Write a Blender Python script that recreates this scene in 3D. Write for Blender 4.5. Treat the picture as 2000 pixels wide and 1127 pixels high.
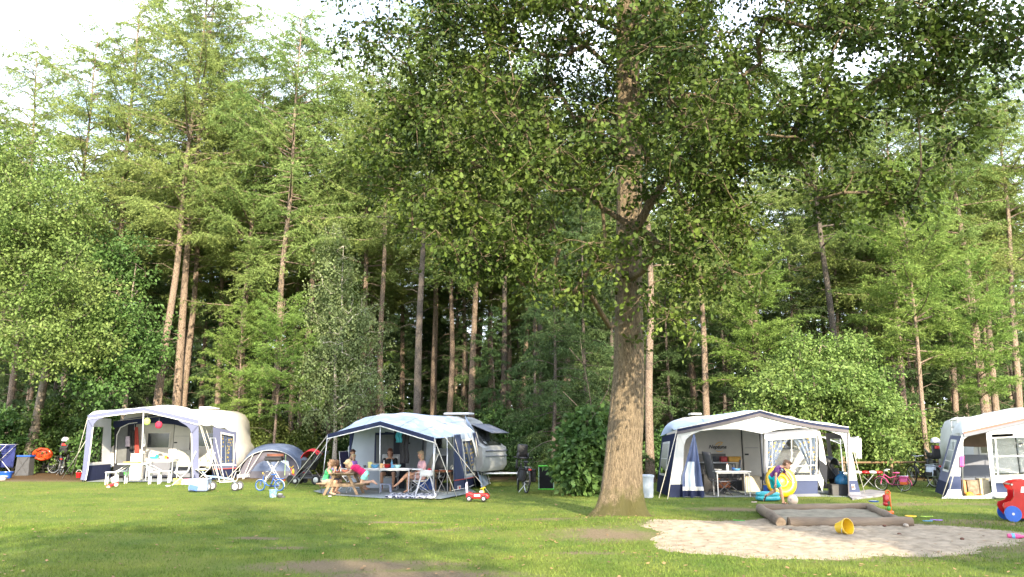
import bpy, math, random
import numpy as np
from mathutils import Vector, Matrix, Euler
R = math.radians
for o in list(bpy.data.objects): bpy.data.objects.remove(o)
scene = bpy.context.scene
COL = scene.collection
# ---------------------------------------------------------------- camera
FPX, CX, CY, HY, EYE = 1614.0, 1000.0, 500.0, 850.0, 1.65
TILT = math.atan((HY-CY)/FPX)
cam = bpy.data.cameras.new('camera'); cam_o = bpy.data.objects.new('camera', cam); COL.objects.link(cam_o)
cam.sensor_width = 36.0; cam.lens = 36.0*FPX/2000.0; cam.shift_y = (CY-563.5)/2000.0
cam.clip_end = 2000; cam.clip_start = 0.1
cam_o.location = (0, 0, EYE); cam_o.rotation_euler = (R(90)+TILT, 0, 0)
scene.camera = cam_o
# ---------------------------------------------------------------- sky, sun, exposure
SUN_AZ = Vector((0.33, -0.94, 0)).normalized(); SUN_EL = R(27)
SUNV = Vector((SUN_AZ.x*math.cos(SUN_EL), SUN_AZ.y*math.cos(SUN_EL), math.sin(SUN_EL)))
world = bpy.data.worlds.new('World'); scene.world = world; world.use_nodes = True
wn = world.node_tree; wn.nodes.clear()
w_out = wn.nodes.new('ShaderNodeOutputWorld'); w_bg = wn.nodes.new('ShaderNodeBackground')
w_sky = wn.nodes.new('ShaderNodeTexSky'); w_sky.sky_type = 'NISHITA'; w_sky.sun_disc = False
w_sky.sun_elevation = SUN_EL; w_sky.sun_rotation = math.atan2(SUN_AZ.x, SUN_AZ.y)
w_sky.air_density = 1.0; w_sky.dust_density = 2.5; w_sky.ozone_density = 1.0
w_tc = wn.nodes.new('ShaderNodeTexCoord'); w_map = wn.nodes.new('ShaderNodeMapping'); w_map.inputs['Scale'].default_value = (2.2, 2.2, 5.0)
w_nz = wn.nodes.new('ShaderNodeTexNoise'); w_nz.inputs['Scale'].default_value = 1.6; w_nz.inputs['Detail'].default_value = 7
w_rp = wn.nodes.new('ShaderNodeValToRGB'); w_rp.color_ramp.elements[0].position = 0.38; w_rp.color_ramp.elements[1].position = 0.56
w_rp.color_ramp.elements[0].color = (.12, .12, .12, 1); w_rp.color_ramp.elements[1].color = (.92, .92, .92, 1)
w_mix = wn.nodes.new('ShaderNodeMixRGB'); w_mix.inputs['Color2'].default_value = (7.8, 8.6, 9.8, 1)
wn.links.new(w_tc.outputs['Generated'], w_map.inputs['Vector']); wn.links.new(w_map.outputs['Vector'], w_nz.inputs['Vector'])
wn.links.new(w_nz.outputs['Fac'], w_rp.inputs['Fac']); wn.links.new(w_rp.outputs['Color'], w_mix.inputs['Fac'])
wn.links.new(w_sky.outputs['Color'], w_mix.inputs['Color1']); wn.links.new(w_mix.outputs['Color'], w_bg.inputs['Color'])
w_bg.inputs['Strength'].default_value = 0.15
wn.links.new(w_bg.outputs['Background'], w_out.inputs['Surface'])
sun = bpy.data.lights.new('sun', 'SUN'); sun.energy = 4.3; sun.angle = R(0.55); sun.color = (1.0, 0.86, 0.62)
sun_o = bpy.data.objects.new('sun', sun); COL.objects.link(sun_o); sun_o.location = (20, -20, 30)
sun_o.rotation_euler = SUNV.to_track_quat('Z', 'Y').to_euler()
vs = scene.view_settings; vs.view_transform = 'Standard'; vs.look = 'None'; vs.exposure = 1.8; vs.gamma = 1.0
try:
    scene.cycles.max_bounces = 6; scene.cycles.diffuse_bounces = 3; scene.cycles.transmission_bounces = 5
    scene.cycles.transparent_max_bounces = 8; scene.cycles.glossy_bounces = 3
except Exception: pass
# ---------------------------------------------------------------- picture <-> world measuring
def ray(px, py):
    u = CY-py
    return Vector((px-CX, FPX*math.cos(TILT)-u*math.sin(TILT), FPX*math.sin(TILT)+u*math.cos(TILT)))
def G(px, py, z=0.0):
    d = ray(px, py); s = (z-EYE)/d.z
    return Vector((d.x*s, d.y*s, z))
def P(px, py, Y):
    d = ray(px, py); s = Y/d.y
    return Vector((d.x*s, Y, EYE+d.z*s))
# ---------------------------------------------------------------- materials
MATS = {}
def mat(name, col, rough=.7, var=.12, vscale=6., bump=0., bscale=40., metal=0., spec=.5, trans=0., col2=None, rnd=0., alpha=1., sheen=0., stretch=None, emit=0., coat=0.):
    if name in MATS: return MATS[name]
    m = bpy.data.materials.new(name); m.use_nodes = True; nt = m.node_tree; N = nt.nodes; L = nt.links
    b = N['Principled BSDF']; out = N['Material Output']
    tc = N.new('ShaderNodeTexCoord'); mp = N.new('ShaderNodeMapping'); L.new(tc.outputs['Object'], mp.inputs['Vector'])
    if stretch: mp.inputs['Scale'].default_value = stretch
    nz = N.new('ShaderNodeTexNoise'); nz.inputs['Scale'].default_value = vscale; nz.inputs['Detail'].default_value = 6; L.new(mp.outputs['Vector'], nz.inputs['Vector'])
    rp = N.new('ShaderNodeValToRGB'); L.new(nz.outputs['Fac'], rp.inputs['Fac'])
    c2 = col2 or tuple(min(1, c*(1+var)) for c in col); c1 = col if col2 else tuple(c*(1-var) for c in col)
    rp.color_ramp.elements[0].position = .32; rp.color_ramp.elements[1].position = .68
    rp.color_ramp.elements[0].color = (*c1, 1); rp.color_ramp.elements[1].color = (*c2, 1)
    src = rp.outputs['Color']
    if rnd:
        gi = N.new('ShaderNodeNewGeometry'); mr = N.new('ShaderNodeMapRange'); mr.inputs['To Min'].default_value = 1-rnd; mr.inputs['To Max'].default_value = 1+rnd
        L.new(gi.outputs['Random Per Island'], mr.inputs['Value'])
        hs = N.new('ShaderNodeHueSaturation'); L.new(src, hs.inputs['Color']); L.new(mr.outputs['Result'], hs.inputs['Value'])
        oi = N.new('ShaderNodeObjectInfo'); mh = N.new('ShaderNodeMapRange'); mh.inputs['To Min'].default_value = .490; mh.inputs['To Max'].default_value = .516
        L.new(oi.outputs['Random'], mh.inputs['Value']); L.new(mh.outputs['Result'], hs.inputs['Hue'])
        src = hs.outputs['Color']
    L.new(src, b.inputs['Base Color'])
    b.inputs['Roughness'].default_value = rough; b.inputs['Metallic'].default_value = metal
    b.inputs['Specular IOR Level'].default_value = spec
    if coat: b.inputs['Coat Weight'].default_value = coat; b.inputs['Coat Roughness'].default_value = .08
    if sheen: b.inputs['Sheen Weight'].default_value = sheen
    if alpha < 1: b.inputs['Alpha'].default_value = alpha
    if emit: b.inputs['Emission Strength'].default_value = emit; L.new(src, b.inputs['Emission Color'])
    if bump:
        n2 = N.new('ShaderNodeTexNoise'); n2.inputs['Scale'].default_value = bscale; n2.inputs['Detail'].default_value = 5; L.new(mp.outputs['Vector'], n2.inputs['Vector'])
        bp = N.new('ShaderNodeBump'); bp.inputs['Strength'].default_value = bump; bp.inputs['Distance'].default_value = .02
        L.new(n2.outputs['Fac'], bp.inputs['Height']); L.new(bp.outputs['Normal'], b.inputs['Normal'])
    if trans:
        tr = N.new('ShaderNodeBsdfTranslucent'); L.new(src, tr.inputs['Color']); mx = N.new('ShaderNodeMixShader'); mx.inputs['Fac'].default_value = trans
        L.new(b.outputs['BSDF'], mx.inputs[1]); L.new(tr.outputs['BSDF'], mx.inputs[2]); L.new(mx.outputs['Shader'], out.inputs['Surface'])
    MATS[name] = m; return m
# ---------------------------------------------------------------- object helpers
def tag(o, label=None, cat=None, group=None, kind=None):
    if label: o['label'] = label
    if cat: o['category'] = cat
    if group: o['group'] = group
    if kind: o['kind'] = kind
    return o
def thing(name, label, cat, loc=(0, 0, 0), rotz=0., group=None, kind=None):
    o = bpy.data.objects.new(name, None); COL.objects.link(o); o.empty_display_size = .2
    o.location = loc; o.rotation_euler = (0, 0, rotz)
    return tag(o, label, cat, group, kind)
def copy_tree(o, parent=None):
    c = o.copy(); COL.objects.link(c); c.parent = parent
    for ch in list(o.children): copy_tree(ch, c)
    return c
def mesh_np(name, V, F, mats, smooth=False):
    V = np.asarray(V, dtype=np.float32); F = np.asarray(F, dtype=np.int32)
    me = bpy.data.meshes.new(name); k = F.shape[1]
    me.vertices.add(len(V)); me.vertices.foreach_set('co', V.ravel())
    me.loops.add(F.size); me.loops.foreach_set('vertex_index', F.ravel())
    me.polygons.add(len(F)); me.polygons.foreach_set('loop_start', np.arange(0, F.size, k, dtype=np.int32))
    if smooth: me.polygons.foreach_set('use_smooth', np.ones(len(F), dtype=bool))
    for m in mats: me.materials.append(m)
    me.update(calc_edges=True); return me
def link_mesh(name, me, parent=None, label=None):
    o = bpy.data.objects.new(name, me); COL.objects.link(o)
    if parent: o.parent = parent
    if label: o['label'] = label
    return o
class MB:
    def __init__(s): s.v = []; s.f = []; s.mi = []; s.c = 0; s.M = None
    def add(s, vs_, fs):
        b = len(s.v)
        for p in vs_:
            p = Vector(p); s.v.append(tuple(s.M @ p) if s.M else tuple(p))
        for q in fs: s.f.append(tuple(i+b for i in q)); s.mi.append(s.c)
        return s
    def box(s, c, d, rot=None, bev=0.):
        c = Vector(c); x, y, z = d[0]/2, d[1]/2, d[2]/2
        Rm = Euler(rot).to_matrix() if rot is not None else None
        if bev and min(x, y, z) > bev:
            pts = []; idx = {}
            for i in (-1, 1):
                for j in (-1, 1):
                    for k in (-1, 1):
                        for a in range(3):
                            q = [i*(x-bev), j*(y-bev), k*(z-bev)]; q[a] = (i*x, j*y, k*z)[a]; idx[(i, j, k, a)] = len(pts); pts.append(Vector(q))
            fs = []
            for a in range(3):
                o1, o2 = [t for t in range(3) if t != a]
                for sg in (-1, 1):
                    q = []
                    for (p1, p2) in ((-1, -1), (1, -1), (1, 1), (-1, 1)):
                        t = [0, 0, 0]; t[a] = sg; t[o1] = p1; t[o2] = p2; q.append(idx[(*t, a)])
                    fs.append(q)
            for a in range(3):
                o1, o2 = [t for t in range(3) if t != a]
                for s1 in (-1, 1):
                    for s2 in (-1, 1):
                        t0 = [0]*3; t0[o1] = s1; t0[o2] = s2; t1 = list(t0); t0[a] = -1; t1[a] = 1
                        fs.append([idx[(*t0, o1)], idx[(*t0, o2)], idx[(*t1, o2)], idx[(*t1, o1)]])
            for i in (-1, 1):
                for j in (-1, 1):
                    for k in (-1, 1): fs.append([idx[(i, j, k, 0)], idx[(i, j, k, 1)], idx[(i, j, k, 2)]])
            cc = Vector((0, 0, 0)); out = []
            for q in fs:
                n = (pts[q[1]]-pts[q[0]]).cross(pts[q[2]]-pts[q[0]]); m = sum((pts[i] for i in q), Vector())/len(q)
                out.append(q if n.dot(m) > 0 else q[::-1])
            fs = out
        else:
            pts = [Vector((i*x, j*y, k*z)) for i in (-1, 1) for j in (-1, 1) for k in (-1, 1)]
            fs = [(0, 1, 3, 2), (4, 6, 7, 5), (0, 4, 5, 1), (2, 3, 7, 6), (0, 2, 6, 4), (1, 5, 7, 3)]
        return s.add([c+((Rm @ p) if Rm else p) for p in pts], fs)
    def tube(s, pts, r, n=8, cap=True, flat=1.0):
        pts = [Vector(p) for p in pts]; rs = r if isinstance(r, (list, tuple)) else [r]*len(pts)
        V = []; F = []; T0 = (pts[1]-pts[0]).normalized()
        ref = Vector((0, 0, 1)) if abs(T0.z) < .9 else Vector((1, 0, 0)); a = T0.cross(ref).normalized()
        for i, p in enumerate(pts):
            t = (pts[min(i+1, len(pts)-1)]-pts[max(i-1, 0)]).normalized()
            a = (a-t*a.dot(t)).normalized(); b = t.cross(a)
            for j in range(n):
                th = 2*math.pi*j/n; V.append(p+a*math.cos(th)*rs[i]+b*math.sin(th)*rs[i]*flat)
        for i in range(len(pts)-1):
            for j in range(n): F.append((i*n+j, i*n+(j+1) % n, (i+1)*n+(j+1) % n, (i+1)*n+j))
        if cap: F.append(tuple(range(n-1, -1, -1))); F.append(tuple((len(pts)-1)*n+j for j in range(n)))
        return s.add(V, F)
    def lathe(s, prof, c=(0, 0, 0), n=20, M=None, cap=True):
        c = Vector(c); V = []; F = []
        for (r, z) in prof:
            for j in range(n):
                p = Vector((r*math.cos(2*math.pi*j/n), r*math.sin(2*math.pi*j/n), z)); V.append(c+((M @ p) if M else p))
        for i in range(len(prof)-1):
            for j in range(n): F.append((i*n+j, i*n+(j+1) % n, (i+1)*n+(j+1) % n, (i+1)*n+j))
        if cap: F.append(tuple(range(n-1, -1, -1))); F.append(tuple((len(prof)-1)*n+j for j in range(n)))
        return s.add(V, F)
    def ell(s, c, r, n=12, m=8, rot=None):
        c = Vector(c); r = (r, r, r) if not isinstance(r, (tuple, list)) else r; V = []; F = []; Rm = Euler(rot).to_matrix() if rot is not None else Matrix.Identity(3)
        for i in range(1, m):
            ph = math.pi*i/m
            for j in range(n):
                th = 2*math.pi*j/n; V.append(c+Rm @ Vector((r[0]*math.sin(ph)*math.cos(th), r[1]*math.sin(ph)*math.sin(th), r[2]*math.cos(ph))))
        t = len(V); V.append(c+Rm @ Vector((0, 0, r[2]))); V.append(c+Rm @ Vector((0, 0, -r[2])))
        for i in range(m-2):
            for j in range(n): F.append((i*n+j, (i+1)*n+j, (i+1)*n+(j+1) % n, i*n+(j+1) % n))
        for j in range(n): F.append((t, j, (j+1) % n)); F.append((t+1, (m-2)*n+(j+1) % n, (m-2)*n+j))
        return s.add(V, F)
    def torus(s, c, Rr, r, axis=(0, 1, 0), n=28, m=8, sq=1.0):
        c = Vector(c); ax = Vector(axis).normalized(); a = ax.orthogonal().normalized(); b = ax.cross(a); V = []; F = []
        for i in range(n):
            th = 2*math.pi*i/n; d = a*math.cos(th)+b*math.sin(th)
            for j in range(m):
                ph = 2*math.pi*j/m; V.append(c+d*(Rr+r*math.cos(ph))+ax*r*math.sin(ph)*sq)
        for i in range(n):
            for j in range(m): F.append((i*m+j, ((i+1) % n)*m+j, ((i+1) % n)*m+(j+1) % m, i*m+(j+1) % m))
        return s.add(V, F)
    def prism(s, poly, fn, t0, t1):
        """poly in 2D, fn(a,b,t)->3D"""
        n = len(poly); V = [fn(a, b, t0) for a, b in poly]+[fn(a, b, t1) for a, b in poly]
        F = [tuple(range(n-1, -1, -1)), tuple(range(n, 2*n))]+[(i, (i+1) % n, n+(i+1) % n, n+i) for i in range(n)]
        return s.add(V, F)
    def patch(s, f, u0=0, u1=1, v0=0, v1=1, nu=6, nv=6):
        V = [f(u0+(u1-u0)*i/nu, v0+(v1-v0)*j/nv) for i in range(nu+1) for j in range(nv+1)]
        F = [(i*(nv+1)+j, (i+1)*(nv+1)+j, (i+1)*(nv+1)+j+1, i*(nv+1)+j+1) for i in range(nu) for j in range(nv)]
        return s.add(V, F)
    def build(s, name, mats, parent=None, smooth=False, label=None, shell=0.):
        me = bpy.data.meshes.new(name); me.from_pydata(s.v, [], s.f)
        if not isinstance(mats, (list, tuple)): mats = [mats]
        for m in mats: me.materials.append(m)
        me.polygons.foreach_set('material_index', s.mi)
        if smooth: me.polygons.foreach_set('use_smooth', [True]*len(s.f))
        me.update(); o = link_mesh(name, me, parent, label)
        if smooth and smooth != 'all': me.set_sharp_from_angle(angle=R(45))
        if shell: md = o.modifiers.new('s', 'SOLIDIFY'); md.thickness = shell; md.offset = 0
        return o
def part(name, m, parent, fn, smooth=True, label=None):
    mb = MB(); fn(mb); return mb.build(name, m, parent, smooth, label)
# ================================================================= GROUND
rs = np.random.RandomState(7)
def ground_material():
    m = bpy.data.materials.new('meadow'); m.use_nodes = True; N = m.node_tree.nodes; L = m.node_tree.links; b = N['Principled BSDF']
    tc = N.new('ShaderNodeTexCoord')
    def noise(sc, det=6, ro=.6, vec=None):
        n = N.new('ShaderNodeTexNoise'); n.inputs['Scale'].default_value = sc; n.inputs['Detail'].default_value = det; n.inputs['Roughness'].default_value = ro
        L.new(vec or tc.outputs['Object'], n.inputs['Vector']); return n.outputs['Fac']
    def ramp(src, p0, p1, c0=(0, 0, 0), c1=(1, 1, 1)):
        r = N.new('ShaderNodeValToRGB'); r.color_ramp.elements[0].position = p0; r.color_ramp.elements[1].position = p1
        r.color_ramp.elements[0].color = (*c0, 1); r.color_ramp.elements[1].color = (*c1, 1); L.new(src, r.inputs['Fac']); return r.outputs['Color']
    def mix(f, a, c, mode='MIX'):
        x = N.new('ShaderNodeMixRGB'); x.blend_type = mode
        if isinstance(f, float): x.inputs['Fac'].default_value = f
        else: L.new(f, x.inputs['Fac'])
        for k, s_ in (('Color1', a), ('Color2', c)):
            if isinstance(s_, tuple): x.inputs[k].default_value = (*s_, 1)
            else: L.new(s_, x.inputs[k])
        return x.outputs['Color']
    def math_(op, a, c=None):
        x = N.new('ShaderNodeMath'); x.operation = op
        for i, s_ in enumerate((a, c)):
            if s_ is None: continue
            if isinstance(s_, (int, float)): x.inputs[i].default_value = s_
            else: L.new(s_, x.inputs[i])
        return x.outputs[0]
    def blob(cx, cy, rx, ry, soft=.5, wob=.5):      # a worn spot of its own shape
        mp = N.new('ShaderNodeMapping'); mp.inputs['Location'].default_value = (-cx/rx, -cy/ry, 0); mp.inputs['Scale'].default_value = (1/rx, 1/ry, 0)
        L.new(tc.outputs['Object'], mp.inputs['Vector']); ln = N.new('ShaderNodeVectorMath'); ln.operation = 'LENGTH'; L.new(mp.outputs['Vector'], ln.inputs[0])
        d = math_('ADD', ln.outputs['Value'], math_('MULTIPLY', math_('SUBTRACT', noise(1.1, 8, .72), .5), wob*3))
        return ramp(d, max(0., 1-soft), 1.0, (1, 1, 1), (0, 0, 0))
    big = noise(.32, 4); mid = noise(1.6, 8, .7); fine = noise(38, 6, .75); vf = noise(150, 3, .7)
    col = ramp(mid, .34, .66, (.055, .105, .018), (.130, .175, .034))
    clov = noise(5.5, 4, .6); col = mix(math_('MULTIPLY', ramp(clov, .58, .66), .55), col, (.035, .085, .022))
    col = mix(ramp(big, .42, .66), col, (.150, .170, .036))
    col = mix(math_('MULTIPLY', ramp(fine, .38, .72), .55), col, (.15, .175, .05))
    col = mix(math_('MULTIPLY', ramp(vf, .55, .75), .35), col, (.018, .04, .008))
    bare = None
    g = lambda x, y: G(x, y)
    for (x, y, rx, ry, so, wo) in ((700, 1105, 1.7, .75, .6, .7), (800, 1123, 1.5, .6, .6, .65), (1640, 1045, 3.7, 3.1, .35, .45), (505, 1049, .7, .28, .7, .8), (560, 1068, .5, .22, .7, .8), (790, 1020, 1.3, .28, .8, .9), (900, 1035, .9, .4, .8, .9),
                               (1200, 1050, 1.6, .8, .8, .95), (1100, 1020, 1.3, 1.0, .7, .7), (1440, 995, 1.5, .7, .7, .8), (560, 1100, .6, .2, .8, .9), (60, 938, 4.5, 1.6, .5, .4), (1930, 1022, 1.2, .7, .6, .7),
                               (1130, 1080, .8, .2, .8, .9), (1800, 985, 2.5, .5, .9, 1.0)):
        c = g(x, y); k = blob(c.x, c.y, rx, ry, so, wo)
        bare = k if bare is None else math_('MAXIMUM', bare, k)
    brown = ramp(fine, .3, .7, (.10, .068, .048), (.27, .20, .15))
    col = mix(math_('MULTIPLY', bare, .85), col, brown)
    # forest floor
    sep = N.new('ShaderNodeSeparateXYZ'); L.new(tc.outputs['Object'], sep.inputs[0])
    yy = math_('ADD', sep.outputs['Y'], math_('MULTIPLY', noise(.5, 5), 3.0))
    ff = ramp(math_('DIVIDE', yy, 100.), .318, .345)
    col = mix(ff, col, ramp(fine, .3, .7, (.045, .03, .018), (.14, .085, .04)))
    L.new(col, b.inputs['Base Color']); b.inputs['Roughness'].default_value = .95; b.inputs['Specular IOR Level'].default_value = .12
    bp = N.new('ShaderNodeBump'); bp.inputs['Strength'].default_value = .9; bp.inputs['Distance'].default_value = .03
    L.new(math_('ADD', fine, math_('MULTIPLY', vf, .6)), bp.inputs['Height']); L.new(bp.outputs['Normal'], b.inputs['Normal'])
    return m
def hgt(x, y):
    x = np.asarray(x, float); y = np.asarray(y, float)
    h = .012*np.sin(x*.9+1.3*np.sin(y*.55))+.010*np.sin(y*1.3+x*.4)
    h += .16*np.exp(-(((x-2.0)/1.7)**2+((y-15.8)/1.3)**2))            # root mound under the oak
    return h-.004
gx = np.concatenate([[-600, -250, -120, -60], np.linspace(-32, 32, 260), [60, 120, 250, 600]])
gy = np.concatenate([[-300, -100, -40, -10, 0, 4], np.linspace(7, 42, 240), [50, 70, 110, 200, 400, 900]])
XX, YY = np.meshgrid(gx, gy, indexing='ij'); ZZ = hgt(XX, YY); ny = len(gy)
ii, jj = np.meshgrid(np.arange(len(gx)-1), np.arange(ny-1), indexing='ij'); a0 = (ii*ny+jj).ravel()
me = mesh_np('ground', np.stack([XX, YY, ZZ], -1).reshape(-1, 3), np.stack([a0, a0+ny, a0+ny+1, a0+1], -1), [ground_material()], True)
tag(link_mesh('ground', me), kind='structure')
# --- pale sand round the sandbox
SC = Vector((5.15, 14.0, 0)); 
def sand_edge(th):
    return 1+.10*math.sin(2*th+.6)+.06*math.sin(3*th+2)+.05*math.sin(5*th+1)+.03*math.sin(9*th)+.02*math.sin(17*th+.4)
sa, sb = 3.05, 2.85
V = []; F = []; nr, na = 60, 260
for i in range(nr+1):
    q = i/nr
    for j in range(na):
        th = 2*math.pi*j/na; r = q*sand_edge(th)*1.06
        x = SC.x+.15+sa*r*math.cos(th); y = SC.y+.75+sb*r*math.sin(th)
        V.append((x, y, float(hgt(x, y))+.045*(1-q**3)-.012*q**8+.006*math.sin(x*7+math.sin(y*9)*2)*(1-q)+rs.uniform(-.005, .005)+.014*math.sin(x*13+4*math.sin(y*5))*math.sin(y*15+3*math.sin(x*6))*(1-q**4)))
for i in range(nr):
    for j in range(na): F.append((i*na+j, (i+1)*na+j, (i+1)*na+(j+1) % na, i*na+(j+1) % na))
sm = mat('pale_sand', (.22, .18, .135), .95, vscale=5, col2=(.37, .31, .24), bump=1., bscale=60, spec=.1)
tag(link_mesh('sand', mesh_np('sand', V, F, [sm], True)), kind='structure')
def in_sand(x, y, m=1.0):
    dx = (x-SC.x-.15)/sa; dy = (y-SC.y-.75)/sb; th = np.arctan2(dy, dx)
    e = 1+.10*np.sin(2*th+.6)+.06*np.sin(3*th+2)+.05*np.sin(5*th+1)+.03*np.sin(9*th)
    return np.hypot(dx, dy)/(e*1.06*m)
BARE = [(G(x, y), rx, ry) for (x, y, rx, ry) in ((700, 1105, 1.3, .6), (800, 1123, 1.1, .45), (505, 1049, .55, .2), (790, 1020, 1.0, .2), (1200, 1050, 1., .5), (1100, 1020, 1.0, .7), (1440, 995, 1.2, .5), (60, 938, 4, 1.2))]
# --- grass blades
def blades(n, y0, y1, hmin, hmax, seed, dens=1.6):
    r = np.random.RandomState(seed)
    y = y0+(y1-y0)*r.rand(n)**dens; x = (r.rand(n)*2-1)*(y*.66+.4)
    s = in_sand(x, y); keep = (s > 1.0+.25*(r.rand(n)-.75)); 
    for c, rx, ry in BARE:
        d = np.hypot((x-c.x)/rx, (y-c.y)/ry); keep &= (d > .55+.9*r.rand(n))
    cl = np.sin(x*2.1+np.sin(y*1.7)*2)+np.sin(y*2.9+x*.8)
    keep &= r.rand(n) < .75+.2*cl
    x = x[keep]; y = y[keep]; n = len(x); z = hgt(x, y)
    h = hmin+(hmax-hmin)*r.rand(n)**1.6; a = r.rand(n)*6.283; w = h*.10+.0015; l = (r.rand(n)*.9)*h; b = r.rand(n)*6.283
    p0 = np.stack([x-np.cos(a)*w, y-np.sin(a)*w, z], -1); p1 = np.stack([x+np.cos(a)*w, y+np.sin(a)*w, z], -1)
    p2 = np.stack([x+np.cos(b)*l, y+np.sin(b)*l, z+h], -1)
    return np.stack([p0, p1, p2], 1).reshape(-1, 3)
gv = np.concatenate([blades(230000, 8.3, 17, .012, .045, 1, 1.25), blades(170000, 15, 31, .015, .05, 2, 1.3)])
gm = mat('grass_blade', (.075, .130, .020), .8, vscale=1.3, col2=(.180, .215, .045), rnd=.35, trans=.3, spec=.2)
tag(link_mesh('grass', mesh_np('grass', gv, np.arange(len(gv)).reshape(-1, 3), [gm])), 'short uneven lawn grass covering the camping meadow', 'grass', kind='stuff')
# --- litter of fallen leaves and twigs
def leaf_quads(x, y, z, size, r, tilt=.5):
    n = len(x); a = r.rand(n)*6.283; L_ = size*(.6+.8*r.rand(n)); W = L_*.55
    d = np.stack([np.cos(a), np.sin(a), (r.rand(n)-.5)*tilt], -1); s_ = np.stack([-np.sin(a), np.cos(a), (r.rand(n)-.5)*tilt], -1)
    c = np.stack([x, y, z+L_*.18], -1)
    q = np.stack([c-d*L_[:, None]*.5, c+s_*W[:, None]*.5, c+d*L_[:, None]*.5, c-s_*W[:, None]*.5], 1); return q.reshape(-1, 3)
r_ = np.random.RandomState(5); n = 6500
y = 8.5+24*r_.rand(n)**1.3; x = (r_.rand(n)*2-1)*(y*.66); k = r_.rand(n) < (.34+.5*np.exp(-((x-1.8)**2+(y-14.5)**2)/9))
x, y = x[k], y[k]; xs = SC.x+.15+(r_.rand(900)*2-1)*3.3; ys = SC.y+.75+(r_.rand(900)*2-1)*2.6
zz = np.concatenate([hgt(x, y)+.012, hgt(xs, ys)+.03]); x = np.concatenate([x, xs]); y = np.concatenate([y, ys])
sz = np.concatenate([.045+.03*r_.rand(k.sum()), .018+.03*r_.rand(900)**2])
lv = leaf_quads(x, y, zz, sz, r_)
lm = mat('dry_leaf', (.10, .05, .022), .8, vscale=2, col2=(.27, .16, .07), rnd=.5)
tag(link_mesh('leaf_litter', mesh_np('leaf_litter', lv, np.arange(len(lv)).reshape(-1, 4), [lm])), 'dry brown oak leaves scattered over lawn and sand', 'fallen leaves', kind='stuff')
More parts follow.
